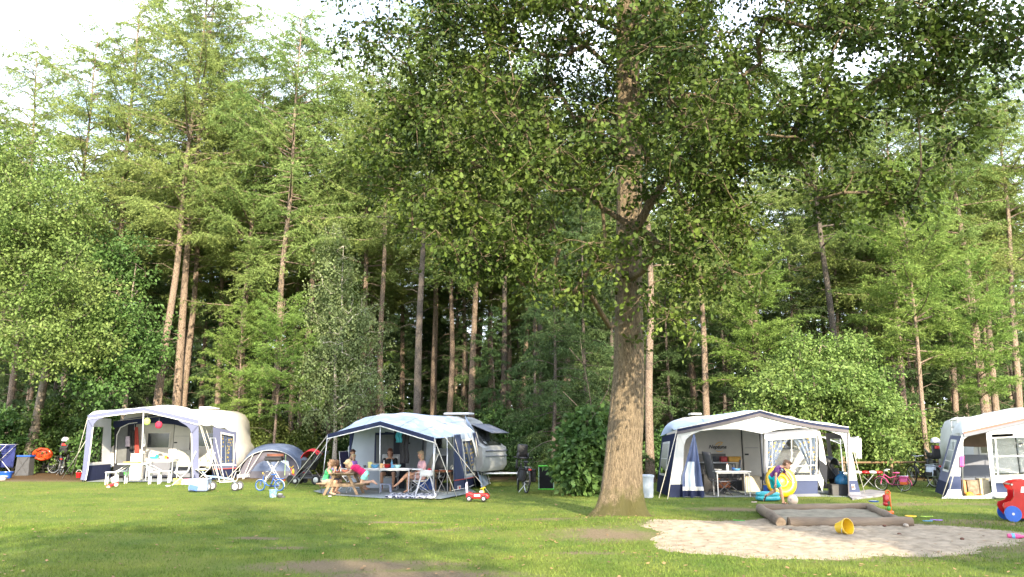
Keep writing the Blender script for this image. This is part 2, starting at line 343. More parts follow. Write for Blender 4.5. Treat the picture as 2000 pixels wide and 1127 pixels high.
# ================================================================= TREES
def bark(name, c1, c2, moss=None, scale=9., zs=.22, strength=1.0):
    m = bpy.data.materials.new(name); m.use_nodes = True; N = m.node_tree.nodes; L = m.node_tree.links; b = N['Principled BSDF']
    tc = N.new('ShaderNodeTexCoord'); mp = N.new('ShaderNodeMapping'); mp.inputs['Scale'].default_value = (1, 1, zs); L.new(tc.outputs['Object'], mp.inputs['Vector'])
    vo = N.new('ShaderNodeTexVoronoi'); vo.inputs['Scale'].default_value = scale*2.2; vo.feature = 'DISTANCE_TO_EDGE'
    nz = N.new('ShaderNodeTexNoise'); nz.inputs['Scale'].default_value = scale*2; nz.inputs['Detail'].default_value = 8; nz.inputs['Roughness'].default_value = .7; nz.inputs['Distortion'].default_value = .6
    L.new(mp.outputs['Vector'], nz.inputs['Vector'])
    ad = N.new('ShaderNodeVectorMath'); ad.operation = 'ADD'; sc_ = N.new('ShaderNodeVectorMath'); sc_.operation = 'SCALE'; sc_.inputs['Scale'].default_value = .10
    L.new(nz.outputs['Color'], sc_.inputs[0]); L.new(mp.outputs['Vector'], ad.inputs[0]); L.new(sc_.outputs[0], ad.inputs[1]); L.new(ad.outputs[0], vo.inputs['Vector'])
    mul = N.new('ShaderNodeMath'); mul.operation = 'MULTIPLY_ADD'; L.new(vo.outputs['Distance'], mul.inputs[0]); mul.inputs[1].default_value = 1.6; L.new(nz.outputs['Fac'], mul.inputs[2])
    rp = N.new('ShaderNodeValToRGB'); rp.color_ramp.elements[0].position = .42; rp.color_ramp.elements[1].position = .85; rp.color_ramp.elements[0].color = (*c1, 1); rp.color_ramp.elements[1].color = (*c2, 1)
    L.new(mul.outputs[0], rp.inputs['Fac']); src = rp.outputs['Color']
    lo = N.new('ShaderNodeTexNoise'); lo.inputs['Scale'].default_value = 1.7; lo.inputs['Detail'].default_value = 7; lo.inputs['Roughness'].default_value = .7; L.new(tc.outputs['Object'], lo.inputs['Vector'])
    mx0 = N.new('ShaderNodeMixRGB'); mx0.blend_type = 'MULTIPLY'; mx0.inputs['Fac'].default_value = .35; r0 = N.new('ShaderNodeValToRGB'); r0.color_ramp.elements[0].position = .35; r0.color_ramp.elements[1].position = .65
    r0.color_ramp.elements[0].color = (.62, .62, .55, 1); L.new(lo.outputs['Fac'], r0.inputs['Fac']); L.new(src, mx0.inputs['Color1']); L.new(r0.outputs['Color'], mx0.inputs['Color2']); src = mx0.outputs['Color']
    if moss:
        sp = N.new('ShaderNodeSeparateXYZ'); L.new(tc.outputs['Object'], sp.inputs[0]); a = N.new('ShaderNodeMath'); a.operation = 'MULTIPLY_ADD'
        L.new(lo.outputs['Fac'], a.inputs[0]); a.inputs[1].default_value = -2.6; L.new(sp.outputs['Z'], a.inputs[2])
        r1 = N.new('ShaderNodeValToRGB'); r1.color_ramp.elements[0].position = 0.0; r1.color_ramp.elements[1].position = .45; r1.color_ramp.elements[0].color = (1, 1, 1, 1); r1.color_ramp.elements[1].color = (0, 0, 0, 1)
        a2 = N.new('ShaderNodeMath'); a2.operation = 'ADD'; L.new(a.outputs[0], a2.inputs[0]); a2.inputs[1].default_value = 1.05; L.new(a2.outputs[0], r1.inputs['Fac'])
        mx = N.new('ShaderNodeMixRGB'); L.new(r1.outputs['Color'], mx.inputs['Fac']); L.new(src, mx.inputs['Color1']); mx.inputs['Color2'].default_value = (*moss, 1); src = mx.outputs['Color']
    L.new(src, b.inputs['Base Color']); b.inputs['Roughness'].default_value = .95; b.inputs['Specular IOR Level'].default_value = .15
    bp = N.new('ShaderNodeBump'); bp.inputs['Strength'].default_value = strength; bp.inputs['Distance'].default_value = .03; L.new(mul.outputs[0], bp.inputs['Height']); L.new(bp.outputs['Normal'], b.inputs['Normal'])
    return m
OAKB = bark('oak_bark', (.062, .046, .032), (.37, .29, .20), (.115, .108, .045), 17, .13)
LARB = bark('larch_bark', (.11, .08, .06), (.40, .31, .25), None, 13, .3)
DARKB = bark('dark_bark', (.06, .05, .045), (.20, .17, .15), None, 13, .3)
BIRB = bark('birch_bark', (.10, .09, .08), (.62, .58, .52), None, 6, 1.6, .3)
def basis(D, r):
    """per-element orthonormal frames along D (n,3)"""
    t = r.normal(size=D.shape); S = np.cross(D, t); S /= np.linalg.norm(S, axis=1, keepdims=True)+1e-9
    return S, np.cross(S, D)
def leaf_mesh(name, C, D, S, U, length, width, shape, mat_, fold=.15):
    """shape: list of (along, across, up)"""
    sh = np.array(shape, float); k = len(sh)
    V = C[:, None, :]+D[:, None, :]*(sh[None, :, 0:1]*length[:, None, None])+S[:, None, :]*(sh[None, :, 1:2]*width[:, None, None])+U[:, None, :]*(sh[None, :, 2:3]*width[:, None, None])
    n = len(C); F = np.arange(n*k).reshape(n, k)
    return mesh_np(name, V.reshape(-1, 3), F, [mat_])
DIAMOND = [(0, 0, 0), (.45, .5, .12), (1, 0, -.1), (.45, -.5, .12)]
OAKLEAF = [(0, 0, 0), (.22, .16, 0), (.34, .34, .06), (.44, .24, .02), (.60, .50, .08), (.70, .34, .02), (.86, .36, 0), (1, 0, -.12), (.86, -.36, 0), (.70, -.34, .02), (.60, -.50, .08), (.44, -.24, .02), (.34, -.34, .06), (.22, -.16, 0)]
BEECHLEAF = [(0, 0, 0), (.3, .42, .08), (.65, .40, .06), (1, 0, -.15), (.65, -.40, .06), (.3, -.42, .08)]
NEEDLE_ = [(0, -.5, 0), (.02, .5, 0), (1, 0, 0)]
def skeleton(root_pts, nodes):
    """connect cluster nodes greedily to the growing tree; returns pts, parent index"""
    pts = [np.array(p, float) for p in root_pts]; par = [-1]+list(range(len(root_pts)-1))
    nodes = np.array(nodes); base = np.array(root_pts[-1] if len(root_pts) else [0, 0, 0], float)
    d0 = np.array([min(np.linalg.norm(p-q)+.0*i for i, q in enumerate(pts)) for p in nodes]); order = np.argsort(d0)
    A = np.array(pts)
    for i in order:
        p = nodes[i]; d = np.linalg.norm(A-p, axis=1)+np.maximum(0, A[:, 2]-p[2])*.9
        j = int(np.argmin(d)); A = np.vstack([A, p]); par.append(j)
    return A, par
def limb_mesh(A, par, nroot, r_tip, r_max, expo=2.3, n=5, sag=0., r=None, rootr=None):
    cnt = np.zeros(len(A)); rad = np.zeros(len(A)); rad[:] = r_tip**expo
    for i in range(len(A)-1, nroot-1, -1):
        if par[i] >= 0: rad[par[i]] += rad[i]
    rad = np.minimum(rad**(1/expo), r_max); mb = MB()
    for i in range(nroot, len(A)):
        j = par[i]; p, q = Vector(A[j]), Vector(A[i]); m = (p+q)/2+Vector(r.normal(size=3))*(q-p).length*.09 if r is not None else (p+q)/2
        ra = min(rad[j], rad[i]*1.6); mb.tube([p, m, q], [ra, (ra+rad[i])/2, rad[i]], n, cap=False)
    return mb
def blob_points(lobes, n, r, shellk=.55):
    """points in a union of ellipsoids, biased to the outside"""
    vol = np.array([l[3]*l[4]*l[5] for l in lobes])**.8; pr = vol/vol.sum(); out = []
    for k in r.choice(len(lobes), n, p=pr):
        l = lobes[k]; v = r.normal(size=3); v /= np.linalg.norm(v); q = r.rand()**shellk
        out.append((l[0]+l[3]*v[0]*q, l[1]+l[4]*v[1]*q, l[2]+l[5]*v[2]*q))
    return np.array(out)
def leaves_at(nodes, per, spread, size, r, mat_, shape, name='crown', droop=.3, flat=.6, wl=.6, up=.55, twigs=None):
    n = len(nodes)*per; C = np.repeat(nodes, per, 0)
    # sub-sprays inside each cluster: leaves gather on a few short twigs
    tw = 7; tdir = r.normal(size=(len(nodes), tw, 3)); tdir[:, :, 2] *= flat; tdir /= np.linalg.norm(tdir, axis=2, keepdims=True)
    if twigs:
        tb = np.repeat(nodes, tw, 0); td = tdir.reshape(-1, 3).copy(); td[:, 2] -= droop*.5; ts, tu = basis(td, r); k_ = np.full(len(tb), spread*1.05)
        link_mesh('twigs', leaf_mesh('twigs', tb, td, ts, tu, k_, np.full(len(tb), .016), NEEDLE_, twigs[1]), twigs[0])
    ti = r.randint(0, tw, (len(nodes), per)); TD = np.take_along_axis(tdir, ti[:, :, None].repeat(3, 2), 1).reshape(-1, 3)
    q = r.rand(n)**.6; C = C+TD*(q*spread)[:, None]*(.7+.6*r.rand(n))[:, None]+r.normal(size=(n, 3))*spread*.16
    C[:, 2] -= droop*spread*q*q
    D = TD*.7+r.normal(size=(n, 3))*.6; D[:, 2] -= droop; D /= np.linalg.norm(D, axis=1, keepdims=True)
    Nn = r.normal(size=(n, 3))*.55; Nn[:, 2] += up; Nn -= D*(Nn*D).sum(1, keepdims=True); Nn /= np.linalg.norm(Nn, axis=1, keepdims=True)+1e-9
    S = np.cross(Nn, D); L_ = size*(.65+.7*r.rand(n))
    return leaf_mesh(name, C, D, S, Nn, L_, L_*wl, shape, mat_)
# ---------------------------------------------------------------- the great oak
ob = G(1205, 1012); OX, OY = ob.x, ob.y
def oak():
    r = np.random.RandomState(11)
    t = thing('oak_tree', 'huge oak with mossy flared trunk standing beside the sand patch', 'tree', (OX, OY, 0))
    key = [(1207, 1020, 1128, 1290), (1205, 1008, 1150, 1262), (1206, 990, 1163, 1257), (1209, 960, 1172, 1254), (1213, 900, 1180, 1253), (1219, 820, 1188, 1256), (1228, 720, 1198, 1258), (1228, 640, 1200, 1256), (1228, 500, 1202, 1255), (1229, 330, 1204, 1255), (1228, 180, 1203, 1251), (1225, 40, 1203, 1247), (1224, -120, 1205, 1243), (1226, -300, 1210, 1242), (1235, -480, 1224, 1246)]
    cs = []
    for (xm, y, xl, xr) in key:
        a = P(xl, y, OY); b = P(xr, y, OY); cs.append((((a+b)/2), (b-a).length/2*.965))
    zs = [c[0].z for c in cs]; zs[0] = -.12; zs[1] = .07
    V = []; F = []; na = 72; Z = []
    zz = np.concatenate([np.linspace(-.12, 3, 60), np.linspace(3.05, zs[-1], 90)])
    cx = np.interp(zz, zs, [c[0].x for c in cs]); rr = np.interp(zz, zs, [c[1] for c in cs])
    for z, x, q in zip(zz, cx, rr):
        fl = math.exp(-max(z, 0)/.55)
        for j in range(na):
            th = 2*math.pi*j/na
            k = 1+fl*(.16*math.cos(3*th+.8)+.12*math.cos(5*th+2.2)+.06*math.cos(8*th))+.03*math.cos(4*th+z*.5)+.018*math.sin(11*th+z*1.3)+.012*math.sin(23*th+1.7*math.sin(z*2))
            V.append((x-OX+q*k*math.cos(th), q*k*math.sin(th)*.97, z))
    for i in range(len(zz)-1):
        for j in range(na): F.append((i*na+j, i*na+(j+1) % na, (i+1)*na+(j+1) % na, (i+1)*na+j))
    link_mesh('trunk', mesh_np('oak_trunk', V, F, [OAKB], True), t)
    LB = [(660, 25, 16, 60, 60, 1.0), (745, 50, 16, 100, 75, 1.2), (860, 110, 15.5, 120, 90, 1.5), (990, 60, 17, 170, 120, 2), (790, 265, 16, 100, 90, 1.4), (725, 300, 16, 40, 60, .8), (930, 230, 15, 190, 140, 2),
          (1080, 320, 14.5, 190, 150, 2), (880, 410, 15, 110, 95, 1.3), (1040, 480, 15, 150, 110, 1.5), (930, 520, 15, 60, 50, .8), (1150, 560, 15.2, 80, 70, .9), (1250, 200, 18.5, 220, 220, 1.6), (1330, 330, 14.5, 190, 190, 1.8),
          (1350, 500, 14.6, 140, 130, 1.5), (1320, 640, 14.6, 60, 70, .8), (1290, 600, 14.3, 50, 60, .5), (1440, 90, 15.5, 220, 110, 2.2), (1470, 300, 15, 150, 120, 1.6), (1620, 230, 14, 160, 100, 1.6), (1760, 110, 13.4, 190, 105, 1.5),
          (1890, 60, 13, 170, 100, 1.4), (1870, 190, 13.2, 90, 80, 1.0), (1690, 340, 13.8, 100, 70, 1.0), (1760, 380, 13.6, 55, 40, .7), (1430, 440, 14.8, 90, 80, 1.0), (1610, 400, 14.6, 60, 60, .7), (1960, 110, 12.8, 60, 50, .7),
          (1180, 20, 14, 150, 80, 1.5), (1200, -120, 15, 500, 90, 3.2), (900, -130, 16, 300, 90, 3), (1600, -110, 15, 350, 90, 3), (1250, -330, 16, 560, 130, 4), (1250, -620, 16, 380, 200, 3.5), (1400, 180, 20, 280, 160, 1.6), (1020, 180, 20, 240, 160, 1.6), (1385, 180, 12.8, 90, 110, 1.0), (1300, 60, 12.5, 80, 70, .9), (1405, 600, 14.7, 60, 60, .7), (1700, 60, 14, 120, 70, 1.0), (1000, -10, 14.5, 220, 60, 1.4), (1340, -5, 14.5, 180, 60, 1.4), (1620, 5, 14, 170, 60, 1.3), (1880, -10, 13, 160, 70, 1.3), (1800, 300, 13.6, 70, 60, .8), (800, 330, 15.5, 90, 70, 1.0)]
    lobes = []
    for (px, py, Y, rx, ry, dy) in LB:
        c = P(px, py, Y); s = (P(px+1, py, Y)-c).length; sz = (P(px, py-1, Y)-c).length
        lobes.append((c.x-OX, Y-OY, c.z, rx*s, dy, ry*sz))
    nodes = blob_points(lobes, 1850, r, .5)
    # keep the trunk readable: few clusters in the cylinder right in front of it
    d = np.hypot(nodes[:, 0]-.25, nodes[:, 1]); nodes = nodes[(d > .75) & ~((np.abs(nodes[:, 0]-.3) < .55) & (nodes[:, 1] < 0) & (nodes[:, 1] > -3.0) & (r.rand(len(nodes)) < .60))]
    nodes = nodes[nodes[:, 2] > 3.1]
    # clearings where the sky shows between the boughs
    keep = np.ones(len(nodes), bool)
    for (px, py, Y, rad) in ((1655, 95, 14.5, 27), (1600, 95, 14, 20), (1432, 22, 15, 30), (1010, 118, 16, 26), (1520, 130, 15, 20), (1490, 320, 14.6, 20), (1170, 15, 15, 26), (700, 190, 16, 50), (1520, 395, 14.5, 60), (650, 130, 16, 50)):
        c = P(px, py, Y); c0 = Vector((0, 0, EYE)); dr = (c-c0).normalized(); w = nodes+np.array([OX, OY, -EYE]); al = w @ np.array(dr); pr = np.linalg.norm(w-al[:, None]*np.array(dr), axis=1)
        keep &= ~(pr < rad/FPX*al*1.03)
    nodes = nodes[keep]
    root = [(float(np.interp(z, zs, [c[0].x for c in cs]))-OX, 0, z) for z in np.arange(3.6, zs[-1], .45)]
    A, par = skeleton(root, nodes)
    link_o = limb_mesh(A, par, len(root), .007, .17, 2.25, 6, r=r).build('limbs', OAKB, t, 'all')
    lm_ = mat('oak_leaf', (.030, .052, .010), .62, vscale=.9, col2=(.095, .128, .022), rnd=.5, trans=.22, spec=.2)
    link_mesh('crown', leaves_at(nodes, 104, .44, .094, r, lm_, OAKLEAF, droop=.35, wl=.72, twigs=(t, OAKB)), t)
    # a few water shoots hugging the trunk
    sn = np.array([(.27+.42*math.cos(a), .42*math.sin(a), z) for a, z in zip(r.rand(46)*6.28, 3.4+r.rand(46)*7.)])
    link_mesh('shoots', leaves_at(sn, 26, .26, .10, r, lm_, OAKLEAF, wl=.7), t)
    return t
oak()
# ---------------------------------------------------------------- larches and spruces
NEEDLE = [(0, -.5, 0), (0, .5, 0), (1, 0, 0)]
def conifer_mesh(seed, H, bare, kind, mats):
    """returns (wood mesh, crown mesh); origin at the base"""
    r = np.random.RandomState(seed); wb = MB(); r0 = .0082*H+.012
    bend = [Vector((.12*math.sin(z*.21+seed)+.05*math.sin(z*.7+seed*2), .12*math.cos(z*.18+seed*1.7), z)) for z in np.linspace(-.2, H, 26)]
    tz = np.linspace(-.2, H, 26); rad = [r0*(1-.93*max(0, z)/H)*(1+.35*math.exp(-max(z, 0)/.35)) for z in tz]
    wb.tube(bend, rad, 10)
    def axis(z): return np.array([np.interp(z, tz, [b.x for b in bend]), np.interp(z, tz, [b.y for b in bend]), z])
    TP = []; TD = []; TL = []
    if kind == 'larch': nb, lmax, up0, droop = int((H-bare)*7.5), H*.185, .38, .55
    elif kind == 'young': nb, lmax, up0, droop = int((H-bare)*11), H*.27, .55, .35
    else: nb, lmax, up0, droop = int((H-bare)*8), H*.17, .05, .9
    for b in range(nb):
        q = (b+.8*r.rand())/nb; z = bare+(H-bare-.15)*q**.92; a = r.rand()*6.283
        Lb = lmax*((1-q)**.5*.87+.13)*(.55+.75*r.rand()); 
        if kind != 'spruce' and q < .18: Lb *= .35+.65*r.rand()
        up = up0*(.4+1.3*q)+r.normal()*.12; dirh = np.array([math.cos(a), math.sin(a), 0]); n = 7
        s = np.linspace(0, 1, n); base = axis(z); wob = r.normal(size=3)*.05
        pts = base+dirh*(Lb*s)[:, None]+np.outer(s*Lb*up-droop*Lb*.38*s*s+(.14*Lb*s**4 if kind != 'young' else 0), [0, 0, 1])+np.outer(np.sin(s*3)*Lb, wob)
        rb = max(.008, .022*Lb*.55)
        wb.tube([Vector(p) for p in pts], [rb*(1-.85*x) for x in s], 4, cap=False)
        m = int(Lb*(15 if kind == 'larch' else 20))+3; u = .12+.88*r.rand(m)**.8
        if kind == 'larch': u = np.clip(u, .1, 1)
        P0 = np.stack([np.interp(u, s, pts[:, k]) for k in range(3)], -1); side = np.cross(dirh, [0, 0, 1])*np.where(r.rand(m) < .5, -1, 1)[:, None]
        Dd = side*(.75+.3*r.rand(m))[:, None]+dirh*(.55*r.rand(m)+.15)[:, None]; Dd[:, 2] += r.normal(size=m)*.25-(droop*.5 if kind != 'young' else -.05)
        Dd /= np.linalg.norm(Dd, axis=1, keepdims=True); Lt = (.20+.30*Lb*(1-u*.75))*(.5+.8*r.rand(m))
        TP.append(P0); TD.append(Dd); TL.append(Lt)
        TP.append(pts[-3:-1]); TD.append(np.tile((pts[-1]-pts[-2])/np.linalg.norm(pts[-1]-pts[-2]), (2, 1))); TL.append(np.array([.3, .45]))
    # dead twigs on the bare stem
    for b in range(int(bare*2.2)):
        z = 1.8+(bare-1.8)*r.rand(); a = r.rand()*6.283; Lb = .4+1.3*r.rand()**2; p = axis(z); e = p+np.array([math.cos(a)*Lb, math.sin(a)*Lb, Lb*r.uniform(-.25, .3)])
        mid = (p+e)/2+np.array([0, 0, .12*Lb]); wb.tube([Vector(p), Vector(mid), Vector(e)], [.016, .010, .004], 3, cap=False)
    TP = np.concatenate(TP); TD = np.concatenate(TD); TL = np.concatenate(TL)
    per = np.maximum(4, (TL*(34 if kind != 'spruce' else 34)).astype(int)); idx = np.repeat(np.arange(len(TP)), per); n = len(idx)
    u = r.rand(n); C = TP[idx]+TD[idx]*(u*TL[idx])[:, None]; C[:, 2] -= .22*u*u*TL[idx]; C += r.normal(size=(n, 3))*.012
    D = TD[idx]*.75+r.normal(size=(n, 3))*.62; D /= np.linalg.norm(D, axis=1, keepdims=True); S, U = basis(D, r)
    ln = (.115 if kind != 'spruce' else .12)*(.6+.8*r.rand(n))
    cr = leaf_mesh('conifer_crown', C, D, S, U, ln, ln*.20+.007, NEEDLE, mats[1])
    wm = bpy.data.meshes.new('conifer_trunk'); wm.from_pydata(wb.v, [], wb.f); wm.materials.append(mats[0]); wm.polygons.foreach_set('use_smooth', [True]*len(wb.f)); wm.update()
    return wm, cr
LN = mat('larch_needles', (.135, .200, .055), .8, vscale=.35, col2=(.260, .320, .100), rnd=.35, trans=.32, spec=.25)
YN = mat('young_larch_needles', (.13, .21, .042), .8, vscale=.6, col2=(.215, .295, .075), rnd=.3, trans=.35, spec=.25)
SN = mat('spruce_needles', (.045, .085, .030), .8, vscale=.5, col2=(.095, .145, .050), rnd=.35, trans=.15, spec=.25)
CON = {}
for i, (H, bare) in enumerate(((22, 9.0), (24, 10.0), (21, 7.5), (23, 9.0), (20, 10.5))): CON['larch%d' % i] = (H,)+conifer_mesh(31+i, H, bare, 'larch', (LARB, LN))
CON['dlarch'] = (23,)+conifer_mesh(77, 23, 10., 'larch', (DARKB, LN))
for i, (H, bare) in enumerate(((10, 3.2), (12, 4.2))): CON['young%d' % i] = (H,)+conifer_mesh(51+i, H, bare, 'young', (LARB, YN))
for i, (H, bare) in enumerate(((9, .6), (12, 1.0), (17, 3))): CON['spruce%d' % i] = (H,)+conifer_mesh(61+i, H, bare, 'spruce', (DARKB, SN))
def place_conifer(kind, base, label, top=None, rot=0., sc=1., group=None, name=None):
    nm = name or {'l': 'larch_tree', 'd': 'larch_tree', 'y': 'young_larch', 's': 'spruce_tree'}[kind[0]]
    H, wm, cr = CON[kind]
    t = thing(nm, label, 'tree', (base.x, base.y, -.02), 0, group)
    link_mesh('trunk', wm, t); link_mesh('crown', cr, t)
    t.scale = (sc, sc, sc)
    if top is not None:
        d = (top-base).normalized(); q = Vector((0, 0, 1)).rotation_difference(d); t.rotation_mode = 'QUATERNION'; t.rotation_quaternion = q @ Euler((0, 0, rot)).to_quaternion()
    else: t.rotation_euler = (0, 0, rot)
    return t
def stem(px1, py1, px2, py2, Y, H):
    a = P(px1, py1, Y); b = P(px2, py2, Y); d = (b-a)/(b.z-a.z); base = a-d*a.z; return base, base+d*H
GF = 'larches along the edge of the forest'
for (x1, y1, x2, y2, Y, k, sc, rot, lab) in (
    (308, 750, 366, 330, 37, 'larch1', 1.0, .3, 'tall larch with bright leaning stem above the left awning ridge'),
    (345, 795, 374, 470, 38.5, 'larch1', 1.06, 2.2, 'tall larch with darker stem just right of the bright leaning larch'),
    (360, 780, 385, 480, 41, 'larch3', 1.0, 4.1, 'larch with thin sunlit stem close behind the darker leaning stem'),
    (455, 780, 492, 440, 38, 'larch2', .95, 5.0, 'larch with pale pinkish stem rising over the caravan roof of the left pitch'),
    (474, 740, 484, 560, 43, 'larch4', 1.0, 1.0, 'thin yellow-lit larch stem close right of the pale pinkish one'),
    (540, 815, 566, 350, 37, 'larch1', .92, 3.3, 'straight larch standing behind the grey dome tent'),
    (700, 790, 716, 470, 40, 'larch0', .98, 1.9, 'larch behind the birch with a stem lit in patches'),
    (748, 800, 753, 400, 38, 'larch4', 1.0, .2, 'slim sunlit orange-brown larch left of the grey thick stem'),
    (820, 805, 829, 470, 35, 'dlarch', .95, 2.0, 'thick grey-barked larch rising behind the middle caravan roof'),
    (844, 800, 846, 560, 44, 'larch1', .97, 5.5, 'thin larch stem close right of the thick grey-barked one'),
    (874, 805, 879, 570, 41, 'larch4', .98, 3.1, 'larch stem rising right above the oval roof vent'),
    (925, 840, 932, 600, 40, 'larch0', 1.0, 4.4, 'larch with warm lit stem above the right end of the middle caravan'),
    (985, 760, 989, 590, 39, 'dlarch', .90, .9, 'grey larch stem left of the black bicycle with child seat'),
    (1021, 790, 1023, 640, 47, 'larch3', .95, 2.7, 'slender dark larch stem deep between the grey and yellow-lit ones'),
    (1043, 800, 1044, 650, 43, 'larch4', .98, 1.3, 'narrow yellow-lit larch stem above the green-framed mesh panel'),
    (1056, 800, 1054, 650, 41, 'dlarch', .95, 3.9, 'dark larch stem beside the narrow yellow-lit one'),
    (1270, 880, 1266, 680, 31, 'larch3', .86, 2.9, 'larch stem rising behind the white bin right of the oak'),
    (1381, 800, 1374, 640, 37, 'larch2', .95, .5, 'larch stem rising over the left roof half of the lettered caravan'),
    (1625, 690, 1589, 290, 38, 'dlarch', 1.0, 5.1, 'tall larch leaning left above the right pitched awning'),
    (1772, 800, 1762, 680, 41, 'larch0', .95, 3.6, 'darker larch stem just left of the young bright larch'),
    (1922, 790, 1888, 560, 38, 'larch1', 1.0, 4.6, 'larch above the far right caravan with broad reddish stem'),
    (1950, 790, 1932, 600, 41, 'larch2', 1.05, 1.2, 'pale slim larch stem right of the reddish one at the far right'),
    (120, 780, 160, 400, 40, 'larch2', 1.06, .7, 'larch behind the broadleaf tree at the far left'),
    (20, 780, 60, 300, 42, 'larch3', 1.0, 2.4, 'larch leaning in from the left edge of the picture'),
    (215, 780, 245, 400, 40, 'larch1', 1.05, 1.5, 'larch behind the left end of the left awning'),
    (640, 790, 652, 400, 44, 'larch2', 1.0, 5.9, 'larch hidden low down by the birch foliage'),
    (590, 790, 610, 400, 40, 'larch3', .98, 3.0, 'larch between the dome tent and the birch'),
    (1480, 790, 1460, 400, 43, 'larch0', .98, 1.1, 'larch behind the left of the big beech bush'),
    (1700, 790, 1680, 400, 44, 'larch2', .97, 2.1, 'larch behind the right of the big beech bush'),
    (395, 790, 412, 560, 46, 'larch4', 1.0, .9, 'thin pale larch stem between the leaning pair and the caravan roof'), (425, 790, 436, 560, 43, 'larch0', .9, 2.9, 'slender larch stem just left of the pale pinkish one'),
    (512, 790, 524, 520, 45, 'larch3', .95, 4.2, 'thin larch stem left of the straight larch behind the tent'), (575, 790, 583, 520, 44, 'larch4', 1.0, 5.2, 'thin larch stem right of the straight larch behind the tent'),
    (725, 790, 731, 560, 46, 'larch1', .92, 3.6, 'slender larch stem left of the slim orange-brown larch'), (780, 790, 784, 560, 47, 'larch0', .95, 1.4, 'thin reddish larch stem right of the slim orange-brown larch'),
    (902, 790, 905, 600, 45, 'larch4', .95, 2.2, 'very slender larch stem right of the one above the oval vent'), (957, 790, 960, 600, 46, 'larch3', .92, .6, 'slender larch stem left of the grey larch stem'), (1100, 780, 1100, 620, 45, 'larch4', .95, 3.3, 'thin larch stem above the dark hazel bush'),
    (1860, 800, 1845, 600, 43, 'larch4', 1.0, 1.9, 'thin larch stem between the young bright larch and the far right caravan'),
    (1990, 800, 1962, 400, 39, 'larch0', .97, 5.3, 'larch rising at the right edge behind the far right caravan')):
    b, t_ = stem(x1, y1, x2, y2, Y, CON[k][0])
    place_conifer(k, b, lab, t_, rot, sc, GF)
b, t_ = stem(1812, 890, 1783, 600, 33, 10); place_conifer('young1', b, 'bright green young larch with leaning pale stem beside the parked bicycle', t_, .4, 1.02)
b, t_ = stem(545, 800, 560, 600, 35, 10); place_conifer('young0', b, 'bright young larch with spreading boughs right above the dome tent', t_, 2.6, .74)
b, t_ = stem(462, 800, 470, 600, 36.5, 10); place_conifer('young0', b, 'yellow-green young larch behind the rear of the left caravan', t_, 5.1, .72)
b, t_ = stem(1925, 820, 1905, 640, 36, 10); place_conifer('young0', b, 'young larch with blue-green boughs behind the far right caravan', t_, 1.1, .95)
b, t_ = stem(1480, 790, 1470, 640, 37, 10); place_conifer('young1', b, 'young larch with wide boughs over the ridge of the lettered caravan', t_, 3.7, .85)
b, t_ = stem(668, 790, 670, 640, 39, 10); place_conifer('young1', b, 'young larch with drooping bright tips behind the birch', t_, .9, .72)
GS = 'dark spruces filling the forest understory'
for (x, Y, k, sc, rot) in ((1085, 30.5, 'spruce1', .80, .4), (1150, 32, 'spruce1', .95, 2.), (1045, 36, 'spruce0', 1., 1.), (960, 38, 'spruce0', .85, 3.), (900, 45, 'spruce1', .9, 4.4), (1110, 37, 'spruce2', .85, 5.), (1200, 38, 'spruce2', .9, 1.6), (1310, 40, 'spruce1', 1., 3.3), (1420, 42, 'spruce1', 1.05, .2), (780, 47, 'spruce0', .9, 2.2),
                           (420, 44, 'spruce1', .9, 1.2), (250, 43, 'spruce2', .8, 2.9), (100, 44, 'spruce2', .85, 4.0), (600, 46, 'spruce1', .95, 5.2), (1560, 44, 'spruce2', .9, .7), (1650, 46, 'spruce1', 1., 1.9), (1760, 45, 'spruce2', .85, 2.5), (1880, 44, 'spruce1', 1.0, 4.9), (1990, 45, 'spruce2', .85, 3.8), (690, 49, 'spruce2', .8, .9), (500, 50, 'spruce2', .8, 3.5), (850, 50, 'spruce2', .75, 2.5), (1010, 48, 'spruce2', .85, 5.7)):
    c = P(x, 850, Y); LM = ((60, 'the left broadleaf tree'), (250, 'the left awning'), (400, 'the roof of the left caravan'), (510, 'the dome tent'), (600, 'the pushchair'), (690, 'the birch'), (780, 'the middle canopy'), (860, 'the middle caravan roof'), (940, 'the middle caravan nose'), (1020, 'the bicycle with child seat'), (1070, 'the green-framed mesh panel'), (1120, 'the hazel bush'), (1160, 'the bare sapling'), (1210, 'the oak trunk'), (1310, 'the left shoulder of the pitched awning'), (1420, 'the lettered caravan'), (1560, 'the left half of the beech bush'), (1660, 'the right half of the beech bush'), (1750, 'the pink bicycle'), (1880, 'the far right caravan'), (1990, 'the right picture edge'))
    lm = min(LM, key=lambda q: abs(q[0]-x))[1]; place_conifer(k, Vector((c.x, Y, 0)), '%s dark spruce in the understory behind %s' % ('tall' if k[-1] == '2' else ('mid-sized' if k[-1] == '1' else 'low'), lm), None, rot, sc, GS)
USED = {}
def uniq(l):
    USED[l] = USED.get(l, 0)+1; return l if USED[l] == 1 else l.replace('in forest row', 'further right in forest row', 1)
r_ = np.random.RandomState(3); GB = 'conifers standing deeper in the forest'
